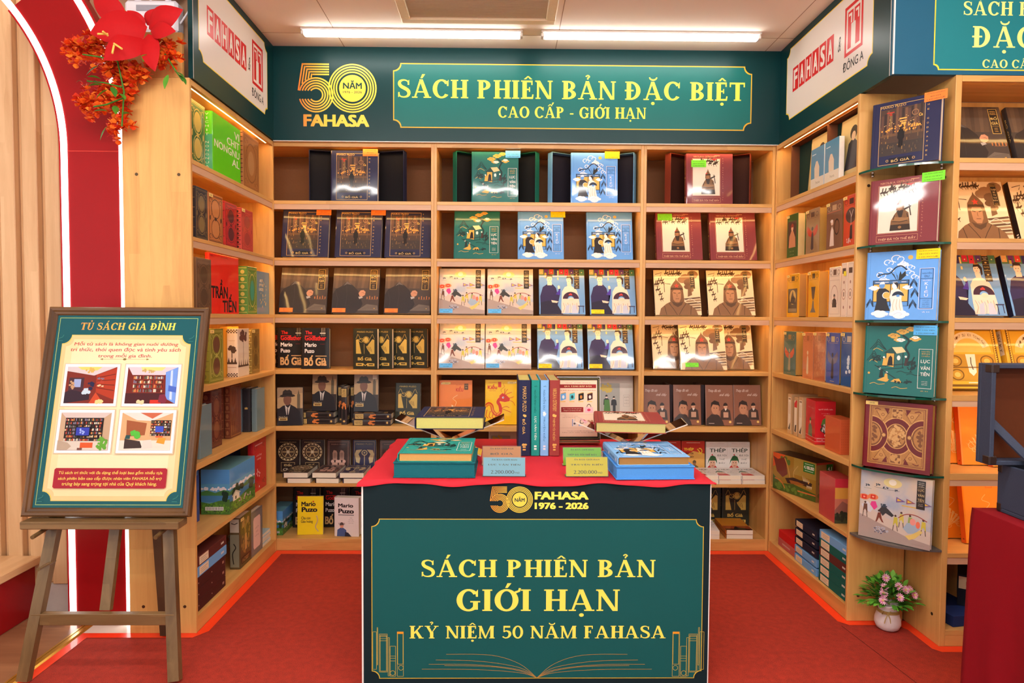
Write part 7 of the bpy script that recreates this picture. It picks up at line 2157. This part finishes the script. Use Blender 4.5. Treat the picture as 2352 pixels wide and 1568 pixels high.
price_card('light blue price card at the front edge of the table', .004, 2.475, .16, .072, (156, 228, 255), ['ẤN BẢN GIỚI HẠN', 'LỤC VÂN TIÊN', ('2.200.000',)], rz=-1)
price_card('lime green price card standing behind the yellow one', .326, 2.66, .157, .074, (152, 244, 66), ['ẤN BẢN GIỚI HẠN', 'THÉP ĐÃ TÔI THẾ ĐẤY', ('2.300.000',)])
price_card('yellow price card at the front edge of the table', .322, 2.475, .16, .074, (255, 238, 44), ['ẤN BẢN GIỚI HẠN', 'TRUYỆN KIỀU', ('2.200.000',)], rz=1)

# ------------------------------------------------------------------ easel with framed poster
EW = wood('easel_timber', (84, 62, 34), (124, 98, 62), 'Z', .35)
ez = thing('easel', 'dark timber easel with pegged legs standing beside the red arch', 'easel', (-1.553, 0, 0))
def plank(mb, p, q, wx, wy, mat):
    """straight square bar between two points (wx across, wy deep)"""
    p, q = Vector(p), Vector(q)
    d = (q - p).normalized()
    sx = Vector((1, 0, 0)); sx = (sx - d * sx.dot(d)).normalized(); sy = d.cross(sx)
    v = [c + sx * (a_ * wx / 2) + sy * (b2 * wy / 2) for c in (p, q) for a_, b2 in ((-1, -1), (1, -1), (1, 1), (-1, 1))]
    mb.add(v, [(3, 2, 1, 0), (4, 5, 6, 7), (0, 1, 5, 4), (1, 2, 6, 5), (2, 3, 7, 6), (3, 0, 4, 7)], mat)
SL = .19 / .82
def eb(z): return 2.587 + (z - .607) * SL     # the leaning plane of the easel's front legs
for x0, x1 in ((-.260, -.158), (.31, .12)):
    mb = MB(); plank(mb, (x0, eb(0.0) + .002, .011), (x1, eb(1.36), 1.36), .042, .03, EW); mb.build('leg', ez)
mb = MB(); plank(mb, (.002, eb(.25) + .03, .245), (.012, eb(1.38) + .03, 1.38), .04, .022, EW); mb.build('mast', ez)
mb = MB(); plank(mb, (.085, 2.815, .008), (.012, eb(1.36) + .045, 1.36), .036, .024, wood('easel_rear', (58, 38, 22), (86, 60, 36), 'Z', .4)); mb.build('rear_leg', ez)
mb = MB(); mb.box(-.258, eb(.227) - .012, .205, .29, eb(.227) + .016, .249, wood('easel_bar', (90, 66, 38), (128, 100, 64), 'X', .35), .002); mb.build('crossbar', ez)
mb = MB(); mb.box(-.30, 2.497, .574, .305, 2.571, .6035, wood('easel_bar', (90, 66, 38), (128, 100, 64), 'X', .35), .003); mb.build('ledge', ez)
for x in (-.232, .232):
    mb = MB(); mb.tube([(x, 2.47, .553), (x, 2.60, .568)], .008, EW, 10); mb.build('peg', ez)
mb = MB(); mb.tube([(-.212, 2.47, .43), (-.212, 2.56, .43)], .007, EW, 10); mb.build('peg', ez)

FW, FH = .655, .842
fp = thing('framed_poster', 'framed green and cream bookcase poster resting on the easel', 'poster', (-1.5535, 2.537, .6115))
fp.rotation_euler = (-math.atan(SL), 0, 0)
FR = wood('frame_wood', (58, 34, 14), (108, 72, 36), 'Z', .28)
FRX = wood('frame_wood', (58, 34, 14), (108, 72, 36), 'X', .28)
prof = [(0, .026), (0, .006), (.006, 0), (.016, .002), (.020, .007), (.030, .009), (.034, .014), (.034, .026)]   # (inwards, back)
mb = MB()
hw = FW / 2
co = [(-hw, 0), (hw, 0), (hw, FH), (-hw, FH)]
inn = [(1, 1), (-1, 1), (-1, -1), (1, -1)]
v = []
for (cx, cz), (sx, sz) in zip(co, inn):
    for (i_, b_) in prof: v.append((cx + sx * i_, b_, cz + sz * i_))
n = len(prof)
for k in range(4):
    k2 = (k + 1) % 4
    mb.add(v, [(k * n + j, k2 * n + j, k2 * n + (j + 1) % n, k * n + (j + 1) % n) for j in range(n)], FRX if k % 2 == 0 else FR)
mb.build('picture_frame', fp)
mb = MB()
pw, ph_ = FW - .064, FH - .064
mb.box(-pw / 2, .015, .032, pw / 2, .022, FH - .032, WHITE)
a = Art(mb, (-pw / 2, .015, .032), (1, 0, 0), (0, 0, 1), pw, ph_, lambda c: paint(c, .32, var=.03, scale=12))
GRN_ = (20, 84, 92)
a.rect(0, 0, 1, 1, GRN_); a.frame(.02, .015, .98, .985, .0035, (176, 196, 110))
r_ = .06
def notch_u(x0, y0, x1, y1, r):
    k = pw / ph_; p = []
    for cx, cy, s in ((x1, y1, 0), (x0, y1, 1), (x0, y0, 2), (x1, y0, 3)):
        for i in range(7):
            t = i / 6 * PI / 2
            an = {0: -PI / 2 - t, 1: -t, 2: PI / 2 - t, 3: PI - t}[s]
            p.append((cx + r * math.cos(an), cy + r * k * math.sin(an)))
    return p
a.poly(notch_u(.055, .035, .945, .892, .062), (226, 196, 96)); a.poly(notch_u(.059, .038, .941, .889, .064), (236, 196, 140))
a.poly(notch_u(.085, .06, .915, .868, .05), (244, 214, 164)); a.poly(notch_u(.13, .10, .87, .84, .05), (248, 224, 182))
a.text('TỦ SÁCH GIA ĐÌNH', .50, .945, .66, .052, gradient('poster_gold', (240, 150, 60), (240, 232, 90), -.2, .2), 'serif', shear=.12)
RD = (184, 62, 66)
a.lines(['Mỗi tủ sách là không gian nuôi dưỡng', 'tri thức, thói quen đọc và tình yêu sách', 'trong mỗi gia đình.'], .5, .843, [.72, .76, .37], .027, .0315, RD, shear=.12, bold=.012)
a.line([(.34, .762), (.66, .762)], .002, (150, 130, 80)); a.poly([(.33, .762), (.35, .767), (.35, .757)], (130, 110, 60)); a.poly([(.67, .762), (.65, .767), (.65, .757)], (130, 110, 60)); a.oval(.5, .762, .012, .006, (130, 110, 60))
def shelves(a, x0, y0, x1, y1, nx, ny, wd, seed, cols):
    r = random.Random(seed)
    a.rect(x0, y0, x1, y1, wd)
    for i in range(nx):
        for j in range(ny):
            cx0, cx1 = x0 + (x1 - x0) * (i + .06) / nx, x0 + (x1 - x0) * (i + .94) / nx
            cy0, cy1 = y0 + (y1 - y0) * (j + .08) / ny, y0 + (y1 - y0) * (j + .9) / ny
            a.rect(cx0, cy0, cx1, cy1, (90, 30, 22) if wd[0] > 90 else (40, 26, 24))
            x = cx0
            while x < cx1 - .006:
                w_ = .006 + .006 * r.random()
                if r.random() < .8: a.rect(x, cy0, min(x + w_ * .85, cx1), cy0 + (cy1 - cy0) * (.55 + .35 * r.random()), cols[r.randrange(len(cols))])
                x += w_
BKC = ((214, 190, 150), (170, 60, 44), (120, 110, 130), (206, 130, 70), (90, 90, 70), (226, 214, 190))
def photo(x0, y0, x1, y1, k):
    a.rect(x0 - .006, y0 - .006, x1 + .008, y1 + .004, (206, 190, 160)); a.rect(x0, y0, x1, y1, (240, 238, 244))
    x0, y0, x1, y1 = x0 + .018, y0 + .014, x1 - .018, y1 - .014
    w_, h_ = x1 - x0, y1 - y0
    def X(u): return x0 + u * w_
    def Y(v): return y0 + v * h_
    def R(u0, v0, u1, v1, c): a.rect(X(u0), Y(v0), X(u1), Y(v1), c)
    def P(ps, c): a.poly([(X(p[0]), Y(p[1])) for p in ps], c)
    def bl(u, v, ru, rv, n, s, c, sd): a.blobs(X(u), Y(v), ru * w_, rv * h_, n, s * w_, c, sd, .7)
    if k == 0:
        R(0, 0, 1, 1, (120, 40, 28)); P([(0, 1), (1, 1), (.55, .76), (0, .88)], (206, 196, 200)); P([(.2, 1), (.7, 1), (.6, .9), (.28, .92)], (226, 206, 110)); bl(.45, .9, .1, .06, 16, .02, (206, 170, 90), 1)
        P([(.6, .78), (1, .98), (1, .1), (.62, .3)], (166, 54, 28))
        for j in range(4): P([(.62, .42 + .09 * j), (.98, .34 + .15 * j), (.98, .36 + .15 * j), (.62, .44 + .09 * j)], (96, 30, 20))
        for j in range(3): bl(.70, .48 + .1 * j, .06, .02, 9, .016, BKC[j], j)
        R(.06, .34, .36, .7, (70, 40, 50)); R(.16, .44, .3, .66, (150, 166, 210)); bl(.12, .5, .06, .12, 12, .02, (190, 150, 110), 4); P([(0, 0), (.5, .1), (.5, .3), (.1, .36), (0, .3)], (50, 30, 44)); P([(.5, .0), (.8, .0), (.62, .3)], (190, 70, 36)); bl(.42, .32, .08, .06, 12, .03, (190, 210, 226), 5); bl(.5, .48, .06, .1, 8, .03, (36, 34, 70), 6); bl(.72, .05, .08, .03, 6, .04, (236, 206, 140), 7)
    elif k == 1:
        R(0, 0, 1, 1, (110, 34, 26)); P([(0, 1), (1, 1), (.74, .78), (.1, .78)], (214, 196, 206)); P([(.25, 1), (.75, 1), (.68, .9), (.3, .9)], (232, 214, 130)); bl(.42, .9, .12, .05, 14, .02, (190, 160, 100), 2)
        shelves(a, X(.12), Y(.3), X(.74), Y(.78), 3, 4, (134, 44, 30), 3, BKC); R(0, 0, .78, .28, (70, 26, 30)); P([(.76, .86), (1, 1), (1, .0), (.8, .14)], (110, 150, 224)); P([(.86, .9), (.9, .92), (.93, .1), (.88, .12)], (190, 210, 240)); P([(.84, .5), (1, .45), (1, .3), (.84, .34)], (70, 100, 190))
        R(.5, .0, .72, .1, (196, 50, 34)); P([(.66, .04), (.68, .24), (.78, .26), (.84, .1), (.8, .0)], (120, 40, 60)); bl(.3, .04, .1, .03, 8, .03, (226, 206, 160), 4)
    elif k == 2:
        R(0, 0, 1, 1, (190, 160, 130)); P([(0, 1), (1, 1), (.86, .86), (.1, .86)], (206, 190, 184)); shelves(a, X(.1), Y(.24), X(.86), Y(.86), 10, 7, (50, 34, 30), 5, BKC); R(.32, .36, .62, .62, (20, 18, 24)); R(.34, .39, .60, .6, (50, 60, 170)); bl(.46, .5, .05, .08, 7, .02, (150, 170, 230), 2)
        R(0, 0, 1, .24, (206, 196, 184)); P([(0, 0), (0, .26), (.2, .2), (.28, .1), (.2, 0)], (176, 156, 136)); R(.45, .06, .7, .2, (206, 86, 40)); bl(.88, .18, .1, .16, 30, .03, (96, 160, 50), 3); R(.4, .0, .5, .06, (110, 70, 60))
    else:
        R(0, 0, 1, 1, (206, 166, 120)); P([(0, 1), (1, 1), (.6, .78), (.3, .8)], (226, 214, 206)); P([(.35, 1), (.8, 1), (.6, .84)], (190, 100, 70)); P([(.1, .8), (.5, .72), (.48, .4), (.12, .36)], (150, 84, 50)); shelves(a, X(.58), Y(.38), X(.98), Y(.8), 6, 6, (90, 54, 36), 7, BKC); R(.68, .48, .84, .64, (60, 80, 190)); R(0, 0, 1, .26, (224, 214, 200)); bl(.3, .42, .09, .1, 26, .03, (80, 180, 60), 4); P([(.1, .04), (.1, .3), (.4, .24), (.46, .06)], (60, 44, 40)); P([(.44, .02), (.46, .26), (.62, .28), (.66, .06)], (214, 206, 196)); P([(.72, .2), (.76, .34), (.9, .32), (.88, .16)], (220, 150, 50)); R(.7, .34, .84, .38, (214, 100, 60)); P([(.1, .3), (.12, .4), (.2, .4), (.2, .3)], (40, 80, 80))
# (poster positions are shares of its own width and height)
photo(.10, .515, .475, .735, 0); photo(.515, .515, .895, .735, 1); photo(.10, .275, .475, .495, 2); photo(.515, .275, .895, .495, 3)
a.poly([(.125, .105), (.135, .098), (.865, .098), (.875, .105), (.875, .192), (.865, .199), (.135, .199), (.125, .192)], (160, 30, 46))
a.lines(['Tủ sách tri thức với đa dạng thể loại bao gồm nhiều tựa', 'sách phiên bản cao cấp được nhân viên FAHASA hỗ trợ', 'trưng bày sang trọng tại nhà của Quý khách hàng.'], .5, .176, [.69, .69, .63], .023, .0285, (244, 208, 96), shear=.12, bold=.012)
for (u, v) in ((.05, .87), (.95, .87), (.055, .045), (.945, .045)): a.line([(u - .015, v), (u + .01, v + .008), (u + .018, v + .02)], .003, (60, 130, 120)); a.line([(u - .02, v - .012), (u + .015, v - .012)], .003, (60, 130, 120))
mb.build('poster_print', fp)

# ------------------------------------------------------------------ red draped table with open trunk
DRED = paint((132, 5, 20), .85, var=.08, scale=600, bump=.2)
rtb = thing('draped_table', 'table draped to the floor in dark red cloth, cut off by the picture edge', 'table', (0, 0, 0))
mb = MB()
RX0, RX1, RY0, RY1, RZ = 1.548, 2.5, 1.02, 2.12, .778
nz = 26
loop = []
def edge(p, q, n): return [(p[0] + (q[0] - p[0]) * i / n, p[1] + (q[1] - p[1]) * i / n) for i in range(n)]
loop = edge((RX0, RY1), (RX0, RY0), 60) + edge((RX0, RY0), (RX1, RY0), 50) + edge((RX1, RY0), (RX1, RY1), 40) + edge((RX1, RY1), (RX0, RY1), 50)
N = len(loop)
v = []
for j in range(nz + 1):
    t = j / nz
    for i, (x, y) in enumerate(loop):
        nx_ = -1 if i < 60 else (1 if 110 <= i < 150 else 0); ny_ = -1 if 60 <= i < 110 else (1 if i >= 150 else 0)
        fold = (.012 * math.sin(y * 21 + x * 17 + 1) + .007 * math.sin(y * 47 - x * 31)) * t ** 1.3 + .010 * t
        if t < .06: fold -= .004 * (1 - t / .06)
        v.append((x + nx_ * fold, y + ny_ * fold, RZ - (RZ - .002) * t))
f = [(j * N + i, j * N + (i + 1) % N, (j + 1) * N + (i + 1) % N, (j + 1) * N + i) for j in range(nz) for i in range(N)]
mb.add(v, f, DRED, True)
mb.add(v[:N], [list(range(N))], DRED)
mb.build('table_drape', rtb)

BLUEL = paint((54, 62, 80), .5, var=.12, scale=260, bump=.3)
CORN = paint((44, 30, 26), .35, coat=.3)
BRN = paint((84, 38, 12), .6, var=.08)
tk = thing('presentation_chest', 'dark blue trunk with raised lid and brown lining on the red draped table', 'trunk', (1.607, 2.085, RZ + .001))
def openbox(mb, x0, y0, z0, x1, y1, z1, th, face, C, L):
    """box without one face ('top' or 'front'); lining inside"""
    if face == 'top':
        mb.box(x0, y0, z0, x1, y1, z0 + th, C, .002)
        for q in ((x0, y0, x0 + th, y1), (x1 - th, y0, x1, y1), (x0 + th, y0, x1 - th, y0 + th), (x0 + th, y1 - th, x1 - th, y1)): mb.box(q[0], q[1], z0 + th, q[2], q[3], z1, C, .002)
    else:
        mb.box(x0, y1 - th, z0, x1, y1, z1, C, .002)
        for q in ((x0, z0, x0 + th, z1), (x1 - th, z0, x1, z1), (x0 + th, z0, x1 - th, z0 + th), (x0 + th, z1 - th, x1 - th, z1)): mb.box(q[0], y0, q[1], q[2], y1 - th, q[3], C, .002)
TW, TD, TH = .46, .34, .155
mb = MB(); openbox(mb, 0, -TD, 0, TW, 0, TH, .012, 'top', BLUEL, BRN); bs = mb.build('trunk_base', tk)
mb = MB(); mb.box(.013, -TD + .013, .0125, TW - .013, -.013, .015, BRN); mb.build('base_lining', bs)
for (x, y, z) in ((0, -TD, 0), (0, 0, 0), (0, 0, TH), (0, -TD, TH)):
    sx, sy, sz = 1, (1 if y < -.1 else -1), (1 if z == 0 else -1)
    mb = MB(); mb.box(x - .0015, y - .0015 * sy, z - .0005 * sz + (0 if z == 0 else 0), x + .022, y + sy * .022, z + sz * .03, CORN, .004)
    if z == 0 or y == 0: mb.build('corner_cap', bs)
lid = MB(); openbox(lid, -.075, -.062, TH + .006, TW - .075, 0.0, TH + .006 + TD - .02, .014, 'front', BLUEL, BRN)
lo = lid.build('trunk_lid', tk)
mb = MB(); mb.box(-.06, -.0165, TH + .021, TW - .09, -.0145, TH + TD - .03, BRN); mb.build('lid_lining', lo)
for z in (TH + .006, TH + TD - .044):
    mb = MB(); mb.box(-.0765, -.0635, z, -.05, -.03, z + .03, CORN, .004); mb.build('corner_cap', lo)
mb = MB(); plank(mb, (-.055, -.02, TH + .15), (.06, -.10, TH - .004), .028, .006, BLUEL); mb.build('lid_stay', tk)
mb = MB(); mb.box(.0, -.012, TH - .001, .05, -.006, TH + .012, BRASS, .001); mb.build('hinge', tk)

# ------------------------------------------------------------------ potted flowers in the corner
POT = (1.742, 2.882)
pl = thing('flower_pot', 'white pot of pink flowers with a twine bow, under the grey corner shelf', 'potted plant', (POT[0], POT[1], .0008))
PW = paint((226, 214, 212), .55, var=.04, scale=30)
TWINE = paint((190, 158, 92), .8, var=.15, scale=300)
mb = MB()
mb.lathe([(.0, 0), (.034, 0), (.046, .008), (.054, .028), (.053, .05), (.044, .078), (.0405, .092), (.043, .106), (.0485, .118), (.046, .1185), (.039, .104), (.036, .09), (.0, .085)], PW, 36)
mb.build('pot', pl)
mb = MB()
for z in (.081, .086, .091): mb.tube([(.0445 * math.cos(t), .0445 * math.sin(t), z + .001 * math.sin(3 * t)) for t in [2 * PI * k / 24 for k in range(25)]], .0022, TWINE, 6)
for s in (-1, 1):
    mb.tube([(-.024, -.040, .086), (-.030 + s * .016, -.046, .098), (-.032 + s * .022, -.046, .088), (-.024, -.041, .084)], .002, TWINE, 6)
    mb.tube([(-.024, -.041, .085), (-.028 + s * .010, -.048, .066), (-.030 + s * .014, -.05, .046)], .002, TWINE, 6)
mb.build('twine_bow', pl)
rr = random.Random(11)
LEAF = [paint(c, .5, var=.15, scale=40) for c in ((82, 146, 44), (118, 184, 62), (58, 120, 38))]
PINK = [paint(c, .6, var=.1, scale=60) for c in ((240, 176, 200), (224, 140, 176), (248, 206, 218))]
def leaf(mb, base, d, L, W, mat, droop=.25):
    base, d = Vector(base), Vector(d).normalized()
    s = d.cross(Vector((0, 0, 1))); s = s.normalized() if s.length > .05 else Vector((1, 0, 0))
    up = s.cross(d)
    v, f, n = [], [], 5
    for i in range(n + 1):
        t = i / n
        c = base + d * (L * t) - Vector((0, 0, droop * L * t * t))
        wd = W * math.sin(PI * (t * .92 + .06)) * .5
        v += [c - s * wd + up * wd * .25, c, c + s * wd + up * wd * .25]
    for i in range(n): f += [(i * 3, i * 3 + 1, i * 3 + 4, i * 3 + 3), (i * 3 + 1, i * 3 + 2, i * 3 + 5, i * 3 + 4)]
    mb.add(v, f, mat, True)
mb = MB()
for k in range(300):
    az, el = rr.random() * 2 * PI, .05 + rr.random() * 1.4
    d = Vector((math.cos(az) * math.cos(el), math.sin(az) * math.cos(el) * .8, math.sin(el)))
    r0 = rr.random() ** (.5 if k % 2 else 1.4)
    b0 = Vector((0, -.012 if k % 3 == 0 else 0, .118)) + Vector((d.x, d.y, d.z * 1.0)) * (.03 + .085 * r0)
    leaf(mb, b0, d + Vector((rr.uniform(-.5, .5), rr.uniform(-.5, .5), rr.uniform(-.2, .4))), .034 + .02 * rr.random(), .02, LEAF[k % 3])
for k in range(14):      # fern fronds at both sides
    s = -1 if k < 6 else 1
    d = Vector((s * (.8 + .4 * rr.random()), -.3 + .5 * rr.random(), .15 + .35 * rr.random()))
    L = .085 + .03 * rr.random()
    mb.tube([Vector((0, 0, .118)) + d * (L * t * 1.1) - Vector((0, 0, .04 * t * t)) for t in (0, .35, .7, 1)], .0009, LEAF[1], 4)
    for i in range(9):
        t = .3 + .7 * i / 9
        c = Vector((0, 0, .118)) + d * (L * t * 1.1) - Vector((0, 0, .04 * t * t))
        for q in (-1, 1): leaf(mb, c, Vector((d.x * .5, q * .8, .3 * q * 0 + .15)), .016 * (1.2 - t * .6), .005, LEAF[1])
mb.v = [(min(p_[0], .116), min(p_[1], .066), p_[2]) for p_ in mb.v]
mb.build('foliage', pl)
def bloom(mb, c, n, R_, mats, yellow=None):
    c, n = Vector(c), Vector(n).normalized()
    a_ = n.orthogonal().normalized(); b_ = n.cross(a_)
    for ring, (cnt, rad, lift) in enumerate(((14, R_, .25), (10, R_ * .66, .55))):
        for k in range(cnt):
            t = 2 * PI * k / cnt + ring * .2
            d = a_ * math.cos(t) + b_ * math.sin(t)
            s = n.cross(d)
            tip = c + d * rad + n * rad * lift
            w_ = rad * 2.2 / cnt
            mb.add([c, c + d * rad * .6 - s * w_ + n * rad * lift * .7, tip, c + d * rad * .6 + s * w_ + n * rad * lift * .7], [(0, 1, 2, 3)], mats[(k + ring) % len(mats)])
    if yellow: mb.tube([c, c + n * R_ * .4], [R_ * .25, R_ * .18], yellow, 8)
for (u, v_, y_) in ((.005, .175, -.075), (-.055, .185, -.055), (-.06, .155, -.06), (.045, .198, -.05), (.075, .19, -.03), (-.02, .235, -.01), (-.045, .205, -.04), (.085, .175, -.05), (.01, .215, -.055)):
    mb = MB(); bloom(mb, (u, y_, v_), (u * 4, -1, .45), .021, PINK, paint((226, 200, 120), .7)); mb.build('blossom', pl)

# ------------------------------------------------------------------ above the end panel: board, emergency light, flower hanging
mb = MB(); mb.box(-1.632, 2.842, 2.411, -1.375, 2.86, 2.60, oak('Z'), .001); struct('trim_2', mb)
mb = MB(); mb.box(-1.85, 2.985, 2.415, -1.358, 3.0, CEIL - .001, wood('upper_board', (150, 112, 84), (176, 136, 104), 'Z', .5)); struct('wall_upper', mb)
EM = paint((226, 222, 228), .35, var=.03)
el = thing('emergency_light', 'white twin head emergency light on the board behind the red paper flower', 'emergency light', (-1.545, 2.984, 2.70))
mb = MB(); mb.box(-.115, -.07, -.07, .115, 0, .07, EM, .012); mb.box(-.06, -.074, .02, .06, -.069, .045, paint((150, 150, 160), .3), .001); mb.build('battery_box', el)
for s in (-1, 1):
    mb = MB()
    mb.box(s * .085 - .05, -.115, .085, s * .085 + .05, -.03, .165, EM, .02)
    mb.tube([(s * .06, -.04, .065), (s * .075, -.055, .095)], .012, EM, 10)
    hd = mb.build('lamp_head', el)
    mb = MB(); mb.tf = Matrix.Translation((s * .085, -.1155, .126)); mb.prism(ellipse(0, 0, .034, .026, 20), 'y', -.004, 0, paint((140, 24, 40), .2, coat=.6)); mb.build('lens', hd)
mb = MB(); mb.tube([(.115, -.04, -.02), (.15, -.05, .02), (.17, -.03, .08), (.16, -.01, .14)], .004, EM, 8); mb.tube([(-.02, -.04, .068), (.0, -.05, .09), (.03, -.04, .11)], .004, EM, 8); mb.build('cable', el)

PAPER = paint((178, 10, 18), .7, var=.06, scale=90, bump=.15)
FYP = 2.735
def petal(mb, base, tip, W, mat, bulge=.05, bend=(0, 0, 0), n=9, m=6, fold=.35):
    """broad paper petal from base to tip, cupped across and bent along"""
    base, tip, bend = Vector(base), Vector(tip), Vector(bend)
    d = tip - base; L = d.length; d = d / L
    nrm = Vector((0, -1, 0)); nrm = (nrm - d * nrm.dot(d)).normalized(); s = d.cross(nrm)
    v = []
    for i in range(n + 1):
        t = i / n
        c = base + d * (L * t) + nrm * (bulge * math.sin(PI * t)) + bend * math.sin(PI * t)
        wd = W * .5 * (math.sin(PI * min(1, t * 1.02) ** .8) ** .75 if 0 < t < 1 else .02)
        for j in range(m + 1):
            q = j / m * 2 - 1
            v.append(c + s * (wd * q) - nrm * (abs(q) ** 1.6 * wd * fold))
    f = [(i * (m + 1) + j, i * (m + 1) + j + 1, (i + 1) * (m + 1) + j + 1, (i + 1) * (m + 1) + j) for i in range(n) for j in range(m)]
    mb.add(v, f, mat, True)
def fl(px, py, dy=0.0): return at(px, py, Y=FYP + dy)
bigf = thing('paper_flower', 'huge red paper flower hanging over the end of the bookcase', 'flower decoration', fl(335, 62, 0))
O_ = bigf.location.copy()
for (bx_, by_, tx_, ty_, W_, dy0, dy1, bu) in ((338, 62, 206, 76, .145, 0, -.05, .05), (332, 92, 238, 138, .115, -.01, -.07, .05), (340, 78, 356, 164, .085, 0, -.05, .03), (342, 66, 420, 22, .105, .01, -.03, .04), (346, 72, 404, 72, .07, 0, -.05, .03), (334, 60, 292, 24, .05, .01, .0, .02), (338, 58, 356, 20, .05, .02, .0, .02), (286, 54, 214, -20, .10, .02, .01, .04)):
    mb = MB(); petal(mb, fl(bx_, by_, dy0) - O_, fl(tx_, ty_, dy1) - O_, W_, PAPER, bu * .6, fold=.2); mb.build('petal', bigf)
STA = paint((232, 196, 96), .7)
mb = MB()
for (p, q) in (((262, 104), (258, 122)), ((262, 100), (280, 112)), ((248, 78), (224, 78)), ((248, 82), (236, 72))): mb.tube([fl(*p, -.09) - O_, fl(*q, -.115) - O_], .004, STA, 6)
mb.build('stamens', bigf)
mb = MB(); mb.tube([fl(335, 62, .02) - O_, fl(300, 42, .03) - O_, fl(276, 14, .03) - O_, fl(256, -30, .03) - O_], .006, paint((170, 150, 60), .6), 8); mb.build('stem', bigf)

sp = thing('flower_garland', 'orange blossom garland hanging below the red paper flower', 'flower decoration', fl(290, 180, 0))
O_ = sp.location.copy()
ORB = [paint(c, .6, var=.12, scale=80) for c in ((222, 66, 16), (238, 100, 24), (200, 44, 14), (246, 130, 40))]
rr = random.Random(5)
for (px, py, R_, cnt) in ((192, 128, .055, 20), (225, 118, .05, 16), (262, 148, .055, 20), (318, 172, .040, 18), (280, 185, .05, 18), (285, 222, .055, 18), (220, 245, .052, 20), (262, 236, .045, 14), (278, 288, .046, 16), (384, 130, .048, 24)):
    mb = MB()
    c0 = fl(px, py, .062 if 300 < px < 330 else .048 if px > 370 else .085) - O_
    for k in range(int(cnt * 1.7)):
        dv = Vector((rr.gauss(0, .5), -abs(rr.gauss(0, .45)) - .15, rr.gauss(0, .5)))
        c = c0 + dv * R_
        n_ = (dv + Vector((0, -.6, 0))).normalized()
        a_ = n_.orthogonal().normalized(); b_ = n_.cross(a_)
        for q in range(5):
            t = 2 * PI * q / 5 + k
            d = a_ * math.cos(t) + b_ * math.sin(t)
            leaf(mb, c, d + n_ * .45, .020 + .008 * rr.random(), .026, ORB[(k + q) % 4], -.2)
        if k % 3 == 0:
            for q in range(3):
                t = rr.random() * 6.3
                mb.tube([c, c + (n_ * .7 + a_ * math.cos(t) * .7 + b_ * math.sin(t) * .7) * .034], .0009, ORB[2], 4, caps=False)
    mb.build('blossom', sp)
mb = MB()
for (px, py, ax, az) in ((236, 196, -1, .1), (248, 206, -.8, -.6), (258, 200, .4, -.5), (232, 182, -1, .4), (386, 172, -.1, -1), (402, 164, 1, -.4), (412, 172, .7, -.6), (248, 256, -1, .2), (266, 262, .2, .6), (246, 290, -.4, -1), (284, 262, 1, .2), (226, 152, -.6, -.5), (330, 142, .4, .5), (272, 214, .7, -.3)):
    leaf(mb, fl(px, py, -.02) - O_, (ax, -.4, az), .052, .026, LEAF[(px + py) % 3], .3)
for pts_ in (((300, 60), (270, 140), (285, 210), (280, 290)), ((270, 140), (225, 130), (190, 125)), ((280, 200), (240, 190), (200, 186)), ((283, 225), (245, 240), (215, 245)), ((310, 90), (380, 125), (405, 165), (420, 186))):
    mb.tube([fl(*q, .0) - O_ for q in pts_], .003, LEAF[2], 6)
for k in range(8):
    c = fl(184 + k * 6, 184 + (k % 3) * 5, -.01) - O_
    leaf(mb, c, (-.8, -.3, .5 * (1 if k % 2 else -1)), .016, .008, paint((150, 120, 90), .6))
mb.build('foliage', sp)
